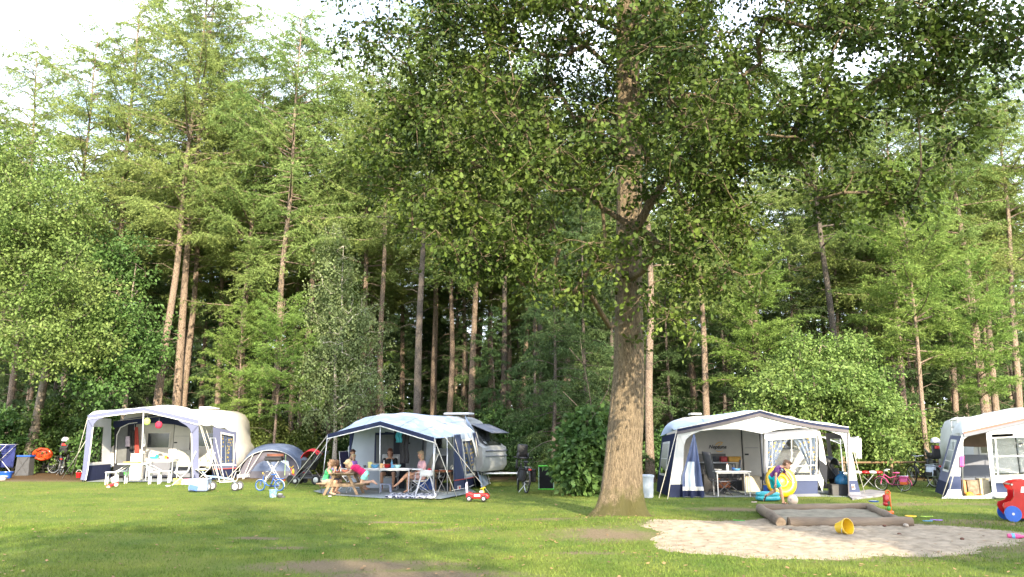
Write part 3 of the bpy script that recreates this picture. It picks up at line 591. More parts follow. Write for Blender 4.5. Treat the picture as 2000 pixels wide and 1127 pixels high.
for row, (Y, step) in enumerate(((46, 2.5), (52, 2.3), (59, 2.5), (67, 3.0))):
    x = -Y*.64
    while x < Y*.64:
        if not (46 <= Y < 50 and -.15*Y < x < .12*Y and r_.rand() < .4):
            k = ['larch0', 'larch1', 'larch2', 'larch3', 'larch4', 'dlarch', 'spruce2'][r_.randint(7)]
            b = Vector((x+r_.uniform(-.9, .9), Y+r_.uniform(-2, 2), 0)); t_ = b+Vector((r_.normal()*.6, r_.normal()*.4, 22))
            lm = min(LM, key=lambda q: abs(q[0]-(1000+1614*b.x/Y)))[1]; place_conifer(k, b, uniq('%s in forest row %s behind %s' % ('spruce' if k[0] == 's' else ('grey-barked conifer' if k[0] == 'd' else ('tall conifer' if k[-1] in '013' else 'smaller conifer')), ('two', 'three', 'four', 'five')[row], lm)), t_, r_.rand()*6.28, r_.uniform(.78, .95), GB, name='conifer_tree')
        x += step*r_.uniform(.7, 1.4)
# ---------------------------------------------------------------- broadleaf trees and bushes
def broadleaf(name, label, cat, base, H, lobes, nclus, per, size, spread, mat_, bark_, seed, stemr=.12, shape=BEECHLEAF, trunks=1, zroot=.5, flat=.5, droop=.25, wl=.62, group=None, up=.55):
    r = np.random.RandomState(seed); t = thing(name, label, cat, base, 0, group)
    nodes = blob_points(lobes, nclus, r, .45); nodes = nodes[nodes[:, 2] > .25]
    top = max(l[2]+l[5]*.6 for l in lobes); root = []; wb = MB()
    n = 7; zs = np.linspace(-.1, top*.9, n); off = r.normal(size=(n, 2))*.12*np.linspace(0, 1, n)[:, None]
    cxm = np.mean([l[0] for l in lobes]); pts = [Vector((o[0]+cxm*.5*(z/top), o[1], z)) for o, z in zip(off, zs)]
    wb.tube(pts, [stemr*(1-.85*i/(n-1))*(1.25 if i == 0 else 1) for i in range(n)], 8)
    for k in range(trunks-1):
        a = r.rand()*6.28; e = Vector((math.cos(a), math.sin(a), 0)); q = [pts[0]+e*.1, pts[0]+e*(top*.12)+Vector((0, 0, top*.3)), pts[0]+e*(top*.22)+Vector((0, 0, top*.75))]
        wb.tube(q, [stemr*.6, stemr*.45, stemr*.15], 6)
    wb.build('trunk', bark_, t, 'all')
    A, par = skeleton([tuple(p) for p in pts if p.z > zroot*.5] or [tuple(pts[-1])], nodes); nr = len(A)-len(nodes)
    limb_mesh(A, par, nr, .005, stemr*.5, 2.3, 4, r=r).build('limbs', bark_, t, 'all')
    link_mesh('crown', leaves_at(nodes, per, spread, size, r, mat_, shape, droop=droop, flat=flat, wl=wl, up=up), t)
    return t
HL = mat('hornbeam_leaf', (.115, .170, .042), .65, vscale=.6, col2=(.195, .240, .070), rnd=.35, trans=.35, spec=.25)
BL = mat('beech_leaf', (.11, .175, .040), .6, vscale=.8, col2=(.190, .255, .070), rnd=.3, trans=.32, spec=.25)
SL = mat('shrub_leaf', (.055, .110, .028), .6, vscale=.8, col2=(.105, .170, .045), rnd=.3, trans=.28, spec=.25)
BI = mat('birch_leaf', (.14, .20, .085), .65, vscale=.8, col2=(.21, .27, .12), rnd=.3, trans=.35, spec=.2)
GRB = bark('grey_bark', (.10, .085, .07), (.26, .22, .18), None, 12, .4, .5)
def lob(px, py, Y, rx, ry, dy, base):
    c = P(px, py, Y); s = (P(px+1, py, Y)-c).length; sz = (P(px, py-1, Y)-c).length
    return (c.x-base[0], Y-base[1], c.z, rx*s, dy, ry*sz)
def gb(px, Y): c = P(px, 850, Y); return (c.x, Y, 0)
b = gb(60, 37.5)
broadleaf('hornbeam_tree', 'large yellow-green broadleaf tree filling the far left edge', 'tree', b, 14, [lob(*q, b) for q in ((20, 330, 34, 110, 80, 2.2), (90, 420, 33, 110, 90, 2.2), (30, 520, 33, 150, 100, 2.6), (150, 560, 32.5, 90, 90, 1.8), (60, 660, 32, 140, 80, 2.2), (190, 660, 33, 60, 60, 1.5), (-60, 420, 33, 120, 130, 2.5))], 620, 84, .125, .70, HL, GRB, 21, .24, zroot=3)
b = gb(235, 35)
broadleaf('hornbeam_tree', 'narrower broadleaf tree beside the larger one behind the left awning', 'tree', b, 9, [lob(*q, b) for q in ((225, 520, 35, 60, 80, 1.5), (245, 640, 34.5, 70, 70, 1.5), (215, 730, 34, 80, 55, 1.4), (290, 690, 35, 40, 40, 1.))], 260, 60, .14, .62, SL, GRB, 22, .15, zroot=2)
for (px, Y, w, h, ls, lab, m_, sd) in (
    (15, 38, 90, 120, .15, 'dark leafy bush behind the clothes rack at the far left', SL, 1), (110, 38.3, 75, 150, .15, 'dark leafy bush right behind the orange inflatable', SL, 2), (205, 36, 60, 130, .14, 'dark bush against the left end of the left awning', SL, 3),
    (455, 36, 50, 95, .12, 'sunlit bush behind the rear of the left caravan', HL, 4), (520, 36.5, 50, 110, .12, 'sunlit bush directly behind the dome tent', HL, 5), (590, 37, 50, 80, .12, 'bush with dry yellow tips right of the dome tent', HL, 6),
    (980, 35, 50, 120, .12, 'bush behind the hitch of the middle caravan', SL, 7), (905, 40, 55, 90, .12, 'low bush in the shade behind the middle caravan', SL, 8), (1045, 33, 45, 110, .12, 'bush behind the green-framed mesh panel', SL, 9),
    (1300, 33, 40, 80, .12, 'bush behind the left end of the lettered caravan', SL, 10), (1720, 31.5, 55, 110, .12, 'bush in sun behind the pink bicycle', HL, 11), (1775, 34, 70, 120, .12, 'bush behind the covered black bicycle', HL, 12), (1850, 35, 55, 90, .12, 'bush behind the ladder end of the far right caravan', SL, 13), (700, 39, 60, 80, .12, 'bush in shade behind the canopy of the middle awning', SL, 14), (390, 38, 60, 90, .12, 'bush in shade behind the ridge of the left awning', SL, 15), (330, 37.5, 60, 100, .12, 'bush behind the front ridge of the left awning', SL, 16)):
    b = gb(px, Y); y0 = 850+EYE*FPX/Y*1.0
    lo_ = [lob(px+dx*w, y0-h*fy, Y+dy, w*rx, h*ry, w*rx*Y/FPX, b) for (dx, fy, dy, rx, ry) in ((0, .5, 0, .75, .5), (-.5, .35, -.3, .5, .35), (.5, .4, .2, .5, .4), (.1, .9, .2, .4, .25), (-.3, .75, 0, .4, .25))]
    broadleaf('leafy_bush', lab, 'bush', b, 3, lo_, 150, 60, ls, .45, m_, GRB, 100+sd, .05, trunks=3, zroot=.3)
b = gb(1600, 30.5)
broadleaf('beech_bush', 'big rounded sunlit beech bush rising behind the lettered caravan', 'bush', b, 6, [lob(*q, b) for q in ((1600, 760, 30.5, 100, 70, 2.0), (1530, 800, 30, 70, 80, 1.6), (1680, 800, 30, 70, 80, 1.6), (1560, 710, 31, 60, 40, 1.2), (1640, 700, 31, 55, 40, 1.2), (1710, 850, 29.5, 50, 60, 1.2), (1500, 770, 31, 40, 50, 1.), (1670, 880, 29.5, 60, 50, 1.2), (1600, 680, 31, 30, 25, .8), (1450, 830, 30.5, 45, 45, .9), (1735, 800, 30, 35, 35, .8), (1560, 665, 31, 18, 28, .5), (1660, 668, 31, 16, 26, .5), (1700, 720, 30, 30, 25, .7))], 700, 74, .115, .55, BL, GRB, 41, .12, trunks=5, zroot=.6, flat=.35, droop=.4)
b = gb(1130, 24.5)
broadleaf('hazel_bush', 'round dark green hazel bush left of the oak trunk', 'bush', b, 3, [lob(*q, b) for q in ((1146, 880, 24.5, 50, 60, 1.1), (1122, 900, 24.2, 32, 45, .9), (1160, 830, 24.8, 30, 35, .7), (1122, 840, 24.8, 22, 30, .6), (1180, 900, 24.2, 25, 50, .6), (1140, 930, 24, 42, 25, .9))], 230, 52, .15, .36, SL, GRB, 42, .04, trunks=6, zroot=.3, wl=.8)
b = gb(655, 36)
broadleaf('birch_tree', 'slender white-stemmed birch with hanging pale foliage behind the picnic table', 'tree', b, 13, [lob(*q, b) for q in ((655, 520, 36, 50, 60, 1.2), (640, 600, 36, 60, 60, 1.3), (690, 640, 36, 70, 70, 1.4), (630, 700, 35.5, 60, 60, 1.3), (720, 740, 35.5, 55, 50, 1.2), (660, 780, 35.5, 80, 50, 1.4), (650, 460, 36, 30, 40, .8), (610, 770, 35.8, 40, 50, 1.))], 430, 56, .095, .5, BI, BIRB, 43, .10, shape=DIAMOND, zroot=2, flat=.9, droop=1.1, wl=.7)
# thin bare sapling by the oak
sp = MB(); o = P(1158, 830, 24.8); bx, by = o.x, 24.8
sp.tube([(bx, by, 0), P(1158, 860, 24.8), P(1158, 815, 24.8)], [.035, .03, .026], 6)
for pts in (((1158, 815), (1150, 760), (1138, 700), (1133, 655)), ((1158, 815), (1172, 790), (1188, 762), (1193, 720)), ((1158, 820), (1130, 795), (1100, 765)), ((1140, 712), (1120, 690), (1112, 680))):
    sp.tube([P(x, y, 24.8-.1*i) for i, (x, y) in enumerate(pts)], [.02, .014, .010, .004][:len(pts)], 5)
tr = thing('sapling', 'thin bare forked sapling sticking up out of the hazel bush', 'tree', (bx, by, 0)); so = sp.build('trunk', LARB, tr, 'all'); so.matrix_parent_inverse = Matrix.Translation((-bx, -by, 0))
# far wood that reads as one mass
r_ = np.random.RandomState(9); N_ = 120000
x = (r_.rand(N_)*2-1)*72; y = 76+10*r_.rand(N_); top = 12.5+2.2*np.sin(x*.35)+1.6*np.sin(x*.9+1)+1.2*np.sin(x*2.3); z = top*r_.rand(N_)**.85
D = r_.normal(size=(N_, 3)); D /= np.linalg.norm(D, axis=1, keepdims=True); S, U = basis(D, r_); ln = .45+.5*r_.rand(N_)
tag(link_mesh('far_wood', leaf_mesh('far_wood', np.stack([x, y, z], -1), D, S, U, ln, ln*.6, DIAMOND, SN)), 'dark mass of distant trees closing the forest behind the stems', 'wood', kind='stuff')
# trees standing beside and behind the photographer: their shade falls across the lawn
def shade_tree(x, y, H, rad, seed, lab, n=260):
    lb = [(0, 0, H*.62, rad, rad, H*.22), (rad*.5, rad*.3, H*.5, rad*.6, rad*.6, H*.15), (-rad*.5, -rad*.3, H*.55, rad*.6, rad*.6, H*.16), (0, 0, H*.85, rad*.55, rad*.55, H*.14)]
    broadleaf('oak_tree', lab, 'tree', (x, y, 0), H, lb, n, 34, .26, 1.0, MATS['oak_leaf'], OAKB, seed, .3, shape=BEECHLEAF, zroot=4)
for i, (x, y, H, rad, n, lab) in enumerate(((-17, 11, 15, 3.0, 260, 'tall oak just beyond the left picture edge'), (1.0, -7, 13, 2.7, 150, 'oak right behind the photographer'), (-9, -12, 17, 3.0, 170, 'oak behind the photographer on the left'), (15, -5.5, 20, 2.8, 250, 'oak beside the photographer on the right'),
        (4.5, -11, 19, 2.8, 200, 'tallest oak well behind the photographer'), (21, -1, 14, 3.2, 240, 'oak out of view on the right by the path'), (-25, 8, 14, 3.4, 240, 'oak far out on the left'))):
    shade_tree(x, y, H, rad, 300+i, lab, n)
# ================================================================= CARAVANS AND AWNINGS
def dep(Y, z): return Y*math.cos(TILT)+(z-EYE)*math.sin(TILT)
def PXZ(px, Y, z): return Vector(((px-CX)*dep(Y, z)/FPX, Y, z))
def inv(t): return (Matrix.Translation(t.location) @ Euler(t.rotation_euler).to_matrix().to_4x4()).inverted()
def WB(t): mb = MB(); mb.M = inv(t); return mb
def Q4(A, B, C, D, bulge=0., wob=0., wf=9.):
    A, B, C, D = map(Vector, (A, B, C, D)); n = (B-A).cross(D-A).normalized()
    def f(u, v): return (A*(1-u)+B*u)*(1-v)+(D*(1-u)+C*u)*v+n*(bulge*math.sin(math.pi*min(max(u, 0), 1))*math.sin(math.pi*min(max(v, 0), 1))+wob*math.sin(wf*u+2*v)*math.sin(math.pi*v)**.5 if 0 <= v <= 1 else 0)
    return f
def off(f, d):
    def g(u, v):
        p = f(u, v); a = f(u+.01, v)-f(u-.01, v); b = f(u, v+.01)-f(u, v-.01); return p+a.cross(b).normalized()*d
    return g
def fabric(name, col, trans=.10, rough=.75, var=.06, bump=.25): return mat(name, col, rough, var=var, vscale=2.2, trans=trans, bump=.55, bscale=3.2, spec=.25)
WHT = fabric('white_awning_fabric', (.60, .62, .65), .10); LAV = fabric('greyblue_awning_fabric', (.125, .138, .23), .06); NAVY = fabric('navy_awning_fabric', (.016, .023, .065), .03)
GRY = fabric('grey_awning_fabric', (.17, .18, .22), .06); PALE = fabric('paleblue_roof_fabric', (.40, .47, .60), .06); BRN = fabric('browngrey_valance_fabric', (.13, .12, .14), .05); DRK = fabric('dark_fabric_and_shade', (.02, .022, .03), 0)  # DRK also stands in for shade in open doorways
PIPE = mat('white_piping', (.62, .62, .63), .5); REDP = mat('red_piping', (.55, .08, .06), .6)
def dots(name, base, dot, scale, thr=.24):
    m = mat(name, base, .8, trans=.0); nt = m.node_tree; N = nt.nodes; L = nt.links; b = N['Principled BSDF']
    v = N.new('ShaderNodeTexVoronoi'); v.inputs['Scale'].default_value = scale; v.inputs['Randomness'].default_value = .45
    tc = N.new('ShaderNodeTexCoord'); L.new(tc.outputs['Object'], v.inputs['Vector'])
    r = N.new('ShaderNodeValToRGB'); r.color_ramp.elements[0].position = thr; r.color_ramp.elements[1].position = thr+.05; r.color_ramp.elements[0].color = (*dot, 1); r.color_ramp.elements[1].color = (*base, 1)
    L.new(v.outputs['Distance'], r.inputs['Fac']); L.new(r.outputs['Color'], b.inputs['Base Color']); return m
CURT = dots('blue_curtain_with_yellow_dots', (.07, .09, .19), (.50, .34, .06), 7.5, .30); CURTL = dots('pale_curtain_with_yellow_dots', (.16, .19, .28), (.55, .36, .07), 8.5, .26)
def clear(name, tint=(.85, .9, .92), fac=.055, rough=.12, bump=.6):
    m = bpy.data.materials.new(name); m.use_nodes = True; N = m.node_tree.nodes; L = m.node_tree.links; N.remove(N['Principled BSDF'])
    g = N.new('ShaderNodeBsdfGlossy'); g.inputs['Roughness'].default_value = rough; t = N.new('ShaderNodeBsdfTransparent'); t.inputs['Color'].default_value = (*tint, 1)
    mx = N.new('ShaderNodeMixShader'); mx.inputs['Fac'].default_value = fac; L.new(t.outputs[0], mx.inputs[1]); L.new(g.outputs[0], mx.inputs[2]); L.new(mx.outputs[0], N['Material Output'].inputs['Surface'])
    nz = N.new('ShaderNodeTexNoise'); nz.inputs['Scale'].default_value = 3.; nz.inputs['Detail'].default_value = 3; nz.inputs['Distortion'].default_value = 2.; tc = N.new('ShaderNodeTexCoord'); L.new(tc.outputs['Object'], nz.inputs['Vector'])
    bp = N.new('ShaderNodeBump'); bp.inputs['Strength'].default_value = bump; bp.inputs['Distance'].default_value = .3; L.new(nz.outputs['Fac'], bp.inputs['Height']); L.new(bp.outputs['Normal'], g.inputs['Normal'])
    MATS[name] = m; return m
VINYL = clear('clear_window_vinyl'); GLASSD = mat('tinted_caravan_window', (.03, .035, .04), .08, spec=.8, coat=.6)
CREAM = mat('cream_caravan_panel', (.46, .43, .39), .45, var=.04, spec=.4); WCAR = mat('white_caravan_panel', (.55, .56, .57), .35, var=.04, spec=.5); WPL = mat('white_plastic', (.55, .56, .58), .4, var=.06)
STEEL = mat('galvanised_steel', (.55, .56, .58), .35, metal=.8); RUB = mat('black_rubber', (.018, .018, .02), .75); BLK = mat('black_plastic', (.02, .02, .024), .45); ALU = mat('white_painted_tube', (.46, .47, .50), .4, var=.04)
ROPE = mat('pale_guy_strap', (.50, .48, .43), .8); CHAR = mat('dark_grey_cloth', (.06, .062, .07), .85); ORG = mat('orange_plastic', (.60, .12, .012), .4); RED = mat('red_plastic', (.36, .008, .012), .35, coat=.3); YEL = mat('yellow_plastic', (.62, .40, .02), .35, coat=.2)
BLU = mat('blue_plastic', (.015, .08, .38), .35, coat=.2); LBL = mat('light_blue_plastic', (.09, .28, .48), .4); GRN = mat('green_plastic', (.05, .30, .04), .45); PNK = mat('pink_plastic', (.50, .06, .20), .45); TRQ = mat('turquoise_vinyl', (.03, .30, .38), .3, coat=.3)
WOODW = mat('weathered_wood', (.14, .095, .06), .85, vscale=4, stretch=(1, 1, 1), col2=(.26, .185, .12), bump=.4, bscale=30)
LOGM = mat('weathered_log', (.075, .055, .042), .9, vscale=3, col2=(.20, .155, .115), bump=.9, bscale=22, stretch=(.35, 1, 1))
GSH = mat('grey_groundsheet', (.18, .20, .21), .8, var=.15, vscale=3)
def rope(t, a, b, r=.011, name='guy_rope', m=None, sag=0.02):
    mb = WB(t); a = Vector(a); b = Vector(b); mid = (a+b)/2-Vector((0, 0, sag)); mb.tube([a, mid, b], r, 5); return mb.build(name, m or ROPE, t, 'all')
def pole(t, a, b, r=.014, m=None): mb = WB(t); mb.tube([a, b], r, 8); return mb.build('pole', m or STEEL, t, 'all')
def ppoly(pts, Y): return [P(x, y, Y) for x, y in pts]
def strip(mb, A, B):
    """quads between two polylines of equal length"""
    n = len(A); mb.add(list(A)+list(B), [(i, i+1, n+i+1, n+i) for i in range(n-1)])
def caravan(name, label, corner, ang, L, H, Dp=2.15, slant=(.35, .35), m=None, zb=.42, windows=(), door=None, vents=(), wheel=.5, hitch=1, group='touring caravans along the forest edge'):
    """corner: near-side right bottom corner; body extends to the left (-x) in its own frame and back (+y)"""
    t = thing(name, label, 'caravan', corner, ang, group); mb = MB(); s0, s1 = slant
    prof = [(-L+.12, zb), (-.12, zb), (0, zb+.18), (-.02, zb+.75), (-.04-s1*.35, zb+.95), (-s1*.8, H-.45), (-s1-.12, H-.16), (-s1-.45, H-.03), (-L*.5, H+.03), (-L+s0+.45, H-.03), (-L+s0+.12, H-.16), (-L+s0*.8, H-.45), (-L+.04+s0*.35, zb+.95), (-L+.02, zb+.75), (-L, zb+.18)]
    n = len(prof); cy = (zb+H)/2; V = []; F = []
    for (y, k) in ((0, .965), (.10, 1.0), (Dp-.10, 1.0), (Dp, .965)):
        for (x, z) in prof: V.append((-L/2+(x+L/2)*(1-(1-k)*.6), y, cy+(z-cy)*k))
    for a in range(3):
        for i in range(n): F.append((a*n+i, a*n+(i+1) % n, (a+1)*n+(i+1) % n, (a+1)*n+i))
    F.append(tuple(range(n-1, -1, -1))); F.append(tuple(3*n+i for i in range(n))); mb.add(V, F)
    mb.build('body', m or CREAM, t, True)
    for (x0, x1, z0, z1) in windows:
        w = MB(); w.box((-(x0+x1)/2, -.012, (z0+z1)/2), (x1-x0, .03, z1-z0), bev=.012); o = w.build('window', GLASSD, t)
        f = MB(); 
        for (c, d) in (((-(x0+x1)/2, -.025, z0), (x1-x0+.06, .02, .05)), ((-(x0+x1)/2, -.025, z1), (x1-x0+.06, .02, .05)), ((-x0, -.025, (z0+z1)/2), (.05, .02, z1-z0-.05)), ((-x1, -.025, (z0+z1)/2), (.05, .02, z1-z0-.05))): f.box(c, d)
        f.build('frame', m or CREAM, o)
    if door:
        x0, x1, z0, z1 = door; w = MB(); w.box((-(x0+x1)/2, -.02, (z0+z1)/2), (x1-x0, .045, z1-z0), bev=.02); o = w.build('door', m or CREAM, t)
        g = MB(); g.box((-(x0+x1)/2, -.006, (z0+z1)/2), (x1-x0+.05, .02, z1-z0+.05)); g.build('door_gap', RUB, t)
        h = MB(); h.box((-x1+.10, -.06, z0+(z1-z0)*.48), (.11, .04, .05)); h.build('handle', BLK, o)
        h = MB(); h.box((-(x0+x1)/2, -.046, z0+(z1-z0)*.62), (x1-x0-.12, .008, .012)); h.build('door_seam', GRY, o)
    for (vx, vy, wx, hh) in vents:
        v = MB(); v.box((-vx, vy, H+.03+hh/2), (wx, .5, hh), bev=min(.03, hh*.4)); v.box((-vx, vy, H+.02+hh), (wx*.9, .42, .03)); v.build('roof_vent', WPL, t)
    for y in (.12, Dp-.12):
        w = MB(); w.torus((-L*wheel, y, .31), .22, .09, (0, 1, 0), 24, 8); o = w.build('wheel', RUB, t, True)
        w = MB(); w.lathe([(.02, -.03), (.16, -.05), (.18, 0), (.16, .05), (.02, .03)], (-L*wheel, y, .31), 16, Matrix.Rotation(R(90), 3, 'X')); w.build('rim', STEEL, o, True)
    if hitch:
        e = 0 if hitch > 0 else -L; sg = 1 if hitch > 0 else -1; h = MB()
        h.tube([(e-sg*.5, .4, .42), (e+sg*.8, Dp/2, .42)], .035, 6); h.tube([(e-sg*.5, Dp-.4, .42), (e+sg*.8, Dp/2, .42)], .035, 6); h.box((e+sg*.95, Dp/2, .45), (.4, .09, .09), bev=.02)
        h.tube([(e+sg*.75, Dp/2, .55), (e+sg*.75, Dp/2, .06)], .03, 8); h.build('drawbar', STEEL, t, True)
    fl = MB(); fl.box((-L/2, Dp/2, zb-.06), (L-.5, Dp-.25, .10)); fl.build('chassis', BLK, t)
    return t
def window_panel(t, f, cols, band=.22, win=(.14, .86, .34, .90), curtain=None, nu=14, frame=None, pane=VINYL, name='side_panel', d=.0, bars=0, swap=False):
    """fabric wall with a clear pane; cols=(wall, lower band)"""
    u0, u1, v0, v1 = win; g = f
    mb = WB(t); mb.patch(g, 0, 1, 0, band, nu, 4); lo = mb.build(name, cols[1], t, 'all')
    mb = WB(t)
    for (a, b, c, e) in ((0, u0, band, 1), (u1, 1, band, 1), (u0, u1, band, v0), (u0, u1, v1, 1)):
        if b-a > .002 and e-c > .002: mb.patch(g, a, b, c, e, 4, 6)
    w = mb.build(name, cols[0], t, 'all')
    mb = WB(t); mb.patch(g, u0, u1, v0, v1, 8, 8); p_ = mb.build('window', pane, w, 'all'); p_.matrix_parent_inverse = Matrix.Identity(4)
    if frame:
        mb = WB(t); e = .02; fu = frame; h = off(g, .015)
        for (a, b, c, dd) in ((u0, u0+fu, v0, v1), (u1-fu, u1, v0, v1), (u0, u1, v0, v0+fu*1.3), (u0, u1, v1-fu*1.3, v1)): mb.patch(h, a, b, c, dd, 3, 3)
        for k in range(bars):
            vv = v0+(v1-v0)*(k+1)/(bars+1); mb.patch(h, u0, u1, vv-.008, vv+.008, 3, 1)
        mb.build('window_trim', PIPE, w, 'all')
    if curtain:
        mb = WB(t); h = off(g, -.06)
        for (ua, ub) in ((u0, u0+(u1-u0)*.5), (u0+(u1-u0)*.5, u1)):
            left = ua == u0
            def cf(u, v, ua=ua, ub=ub, left=left):
                q = (u-ua)/(ub-ua); k = 1-(.86*min(1, 1-(v-v0)/(v1-v0))**.75 if curtain[1] else .12)
                q2 = q*k if left else 1-(1-q)*k
                p = h(ua+(ub-ua)*q2, v); return p+Vector((0, .035*math.sin(q*26), 0))
            mb.patch(cf, ua, ub, v0, v1, 26, 10)
        mb.build('curtain', curtain[0], p_, 'all')
    return w
def seams(t, roof):
    for u in (.17, .34, .66, .83): mb = WB(t); mb.tube([roof(u, v/10.)+Vector((0, 0, .004)) for v in range(11)], .006, 4); mb.build('seam', fabric('seam_tape', (.34, .37, .43)), t, 'all')
# ---------------------------------------------------------------- pitch 1 (left)
F1 = G(300, 941).y; B1 = F1+2.45
def pitch1():
    zr = PXZ(281, F1, 0)
    cz = P(440, 802, B1+1.0).z
    c = PXZ(466, B1+.05, .9); Lc = 5.6
    caravan('caravan', 'white caravan with sloping right end behind the left awning', (c.x, B1+.05, 0), 0, 5.1, P(400, 801, B1+1).z, slant=(.4, .38), m=mat('ivory_caravan_panel', (.44, .42, .39), .4, var=.04), vents=((1.75, 1.0, .5, .10), (1.45, 1.0, .3, .06)), windows=((2.75, 3.65, 1.15, 1.75), (.75, 1.75, 1.2, 1.75)), door=(1.95, 2.6, .5, 2.3), hitch=-1)
    base = PXZ(275, F1, 0); t = thing('awning', 'white caravan awning with grey-blue legs and lanterns hanging in its open front, leftmost pitch', 'awning', base, 0, 'caravan awnings')
    K = lambda x, y, Y=F1: P(x, y, Y)
    FL, PK, FR = K(172, 812), K(281, 797), K(388, 822)
    BL = Vector((PXZ(190, B1, 2.4).x, B1, PK.z-.02)); BM = Vector((PK.x+.6, B1+.15, PK.z+.10)); BR = Vector((PXZ(464, B1, 2.4).x, B1, P(464, 838, B1).z))
    def roof(u, v):
        if u < .5: a = FL.lerp(PK, u*2); b = BL.lerp(BM, u*2)
        else: a = PK.lerp(FR, u*2-1); b = BM.lerp(BR, (u*2-1)**1.3)
        p = a.lerp(b, v); p.z += .10*math.sin(math.pi*v)*(1-abs(u-.5))+.012*math.sin(u*40)*v*(1-v)*2; return p
    mb = WB(t); mb.patch(roof, 0, 1, 0, 1, 24, 8); mb.build('roof', WHT, t, 'all'); seams(t, roof)
    def band(name, m, pts_o, pts_i, dy=0.): mb = WB(t); strip(mb, ppoly(pts_o, F1+dy), ppoly(pts_i, F1+dy)); return mb.build(name, m, t, shell=.012)
    band('valance', LAV, [(171, 811), (225, 802.5), (281, 796), (335, 808.5), (389, 821)], [(172, 817.5), (225, 810), (281, 803), (335, 815.5), (388, 829)])
    band('valance_trim', PIPE, [(171.5, 817.5), (225, 810), (281, 803), (335, 815.5), (388, 829)], [(171.5, 819), (225, 811.5), (281, 804.6), (335, 817), (388, 830.5)], -.015)
    band('front_leg', LAV, [(171, 818), (166, 870), (161, 920), (157, 937)], [(181, 834), (176, 875), (170, 920), (166, 938)], .01)
    band('front_leg_corner', LAV, [(171, 819), (180, 817.5), (190, 816), (202, 814.5)], [(181, 836), (184, 827), (191, 820), (202, 816)], .01)
    band('front_leg', LAV, [(388, 830), (388, 870), (388, 905), (389, 942)], [(374, 846), (375, 870), (376, 905), (377, 942)], .01)
    band('front_leg_corner', LAV, [(388, 831), (378, 829), (366, 826), (350, 820.5)], [(374, 848), (371, 838), (364, 831), (350, 823)], .01)
    band('front_leg_trim', PIPE, [(181, 834), (176, 875), (170, 920), (166, 938)], [(182.6, 834), (177.8, 875), (172, 920), (168, 938)], -.005)
    band('front_leg_trim', PIPE, [(372.6, 846), (373.6, 870), (374.6, 905), (375.6, 942)], [(374.4, 846), (375.2, 870), (376.2, 905), (377.2, 942)], -.005)
    # left side wall (seen from inside) with a big clear window
    A = PXZ(160, F1+.03, 0); B = PXZ(216, B1, 0); C = Vector((PXZ(216, B1, 2).x, B1, 2.28)); D = FL+Vector((0, .03, -.05))
    window_panel(t, Q4(A, B, C, D, -.05), (WHT, NAVY), .24, (.10, .68, .26, .88), None, swap=True, frame=.02)
    # right side wall, open near the front, curtain window near the caravan
    A = PXZ(384, F1+.03, 0); B = PXZ(462, B1, 0.05); C = BR+Vector((0, 0, -.12)); D = FR+Vector((0, .03, -.10)); f = Q4(A, B, C, D, .03)
    g = lambda u, v: f(.36+.64*u, v)
    window_panel(t, g, (LAV, NAVY), .20, (.30, .88, .27, .93), (CURT, False), frame=.03)
    mb = WB(t); mb.patch(off(g, .02), 0, 1, .19, .205, 8, 1); mb.build('side_piping', REDP, t)
    mb = WB(t); mb.patch(lambda u, v: roof(1, u)+Vector((0, 0, -.16*v*(.6+.4*abs(math.sin(u*9.4))))), 0, 1, 0, 1, 24, 2); mb.build('side_valance', WHT, t, 'all')
    # navy inner front of the sleeping cabin, hanging clothes
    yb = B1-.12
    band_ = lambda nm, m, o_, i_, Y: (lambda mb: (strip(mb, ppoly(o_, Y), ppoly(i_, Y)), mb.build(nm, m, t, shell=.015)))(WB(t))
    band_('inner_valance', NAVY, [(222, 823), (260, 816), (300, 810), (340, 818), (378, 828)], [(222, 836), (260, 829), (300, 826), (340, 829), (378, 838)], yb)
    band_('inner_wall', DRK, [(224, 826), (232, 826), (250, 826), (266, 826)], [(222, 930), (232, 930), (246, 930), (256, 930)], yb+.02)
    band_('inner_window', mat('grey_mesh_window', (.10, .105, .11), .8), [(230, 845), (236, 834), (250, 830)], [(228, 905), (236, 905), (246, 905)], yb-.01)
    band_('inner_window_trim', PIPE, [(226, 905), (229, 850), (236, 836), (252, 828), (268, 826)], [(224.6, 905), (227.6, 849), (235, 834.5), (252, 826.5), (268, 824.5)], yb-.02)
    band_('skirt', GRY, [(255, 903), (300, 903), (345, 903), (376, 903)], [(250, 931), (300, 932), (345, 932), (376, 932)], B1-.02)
    pole(t, PK+Vector((-.02, .03, 0)), PXZ(275, F1+.03, 0), .022, ALU); pole(t, FL+Vector((.02, .04, 0)), PXZ(163, F1+.05, 0)); pole(t, FR+Vector((-.02, .04, 0)), PXZ(384, F1+.05, 0))
    pole(t, PXZ(262, B1-.1, 0), Vector((PXZ(262, B1-.1, 2).x, B1-.1, 2.2))); mb = WB(t); mb.tube([P(230, 822, F1+1.2), P(278, 816, F1+.6), P(330, 812, F1+1.2)], .008, 5); mb.build('cross_line', ROPE, t)
    for a, b in (((388, 823, F1), (424, 942)), ((392, 828, F1+.3), (429, 943)), ((400, 832, F1+.8), (436, 938)), ((412, 835, F1+1.5), (446, 936)), ((450, 842, B1), (470, 925)), ((464, 842, B1), (452, 938))): rope(t, P(*a), G(*b)+Vector((0, 0, .01)))
    mb = WB(t); mb.tube([G(424, 942)+Vector((0, 0, .03)), G(452, 939)+Vector((0, 0, .03)), G(470, 925)+Vector((0, 0, .05))], .014, 5); mb.build('storm_strap', PIPE, t)
    for a, b in (((172, 814, F1), (138, 936)), ((168, 860, F1), (122, 934))): rope(t, P(*a), G(*b))
    mb = WB(t); mb.tube([P(172, 816, F1+.1), P(150, 850, F1+.5), G(136, 938)], .02, 5)
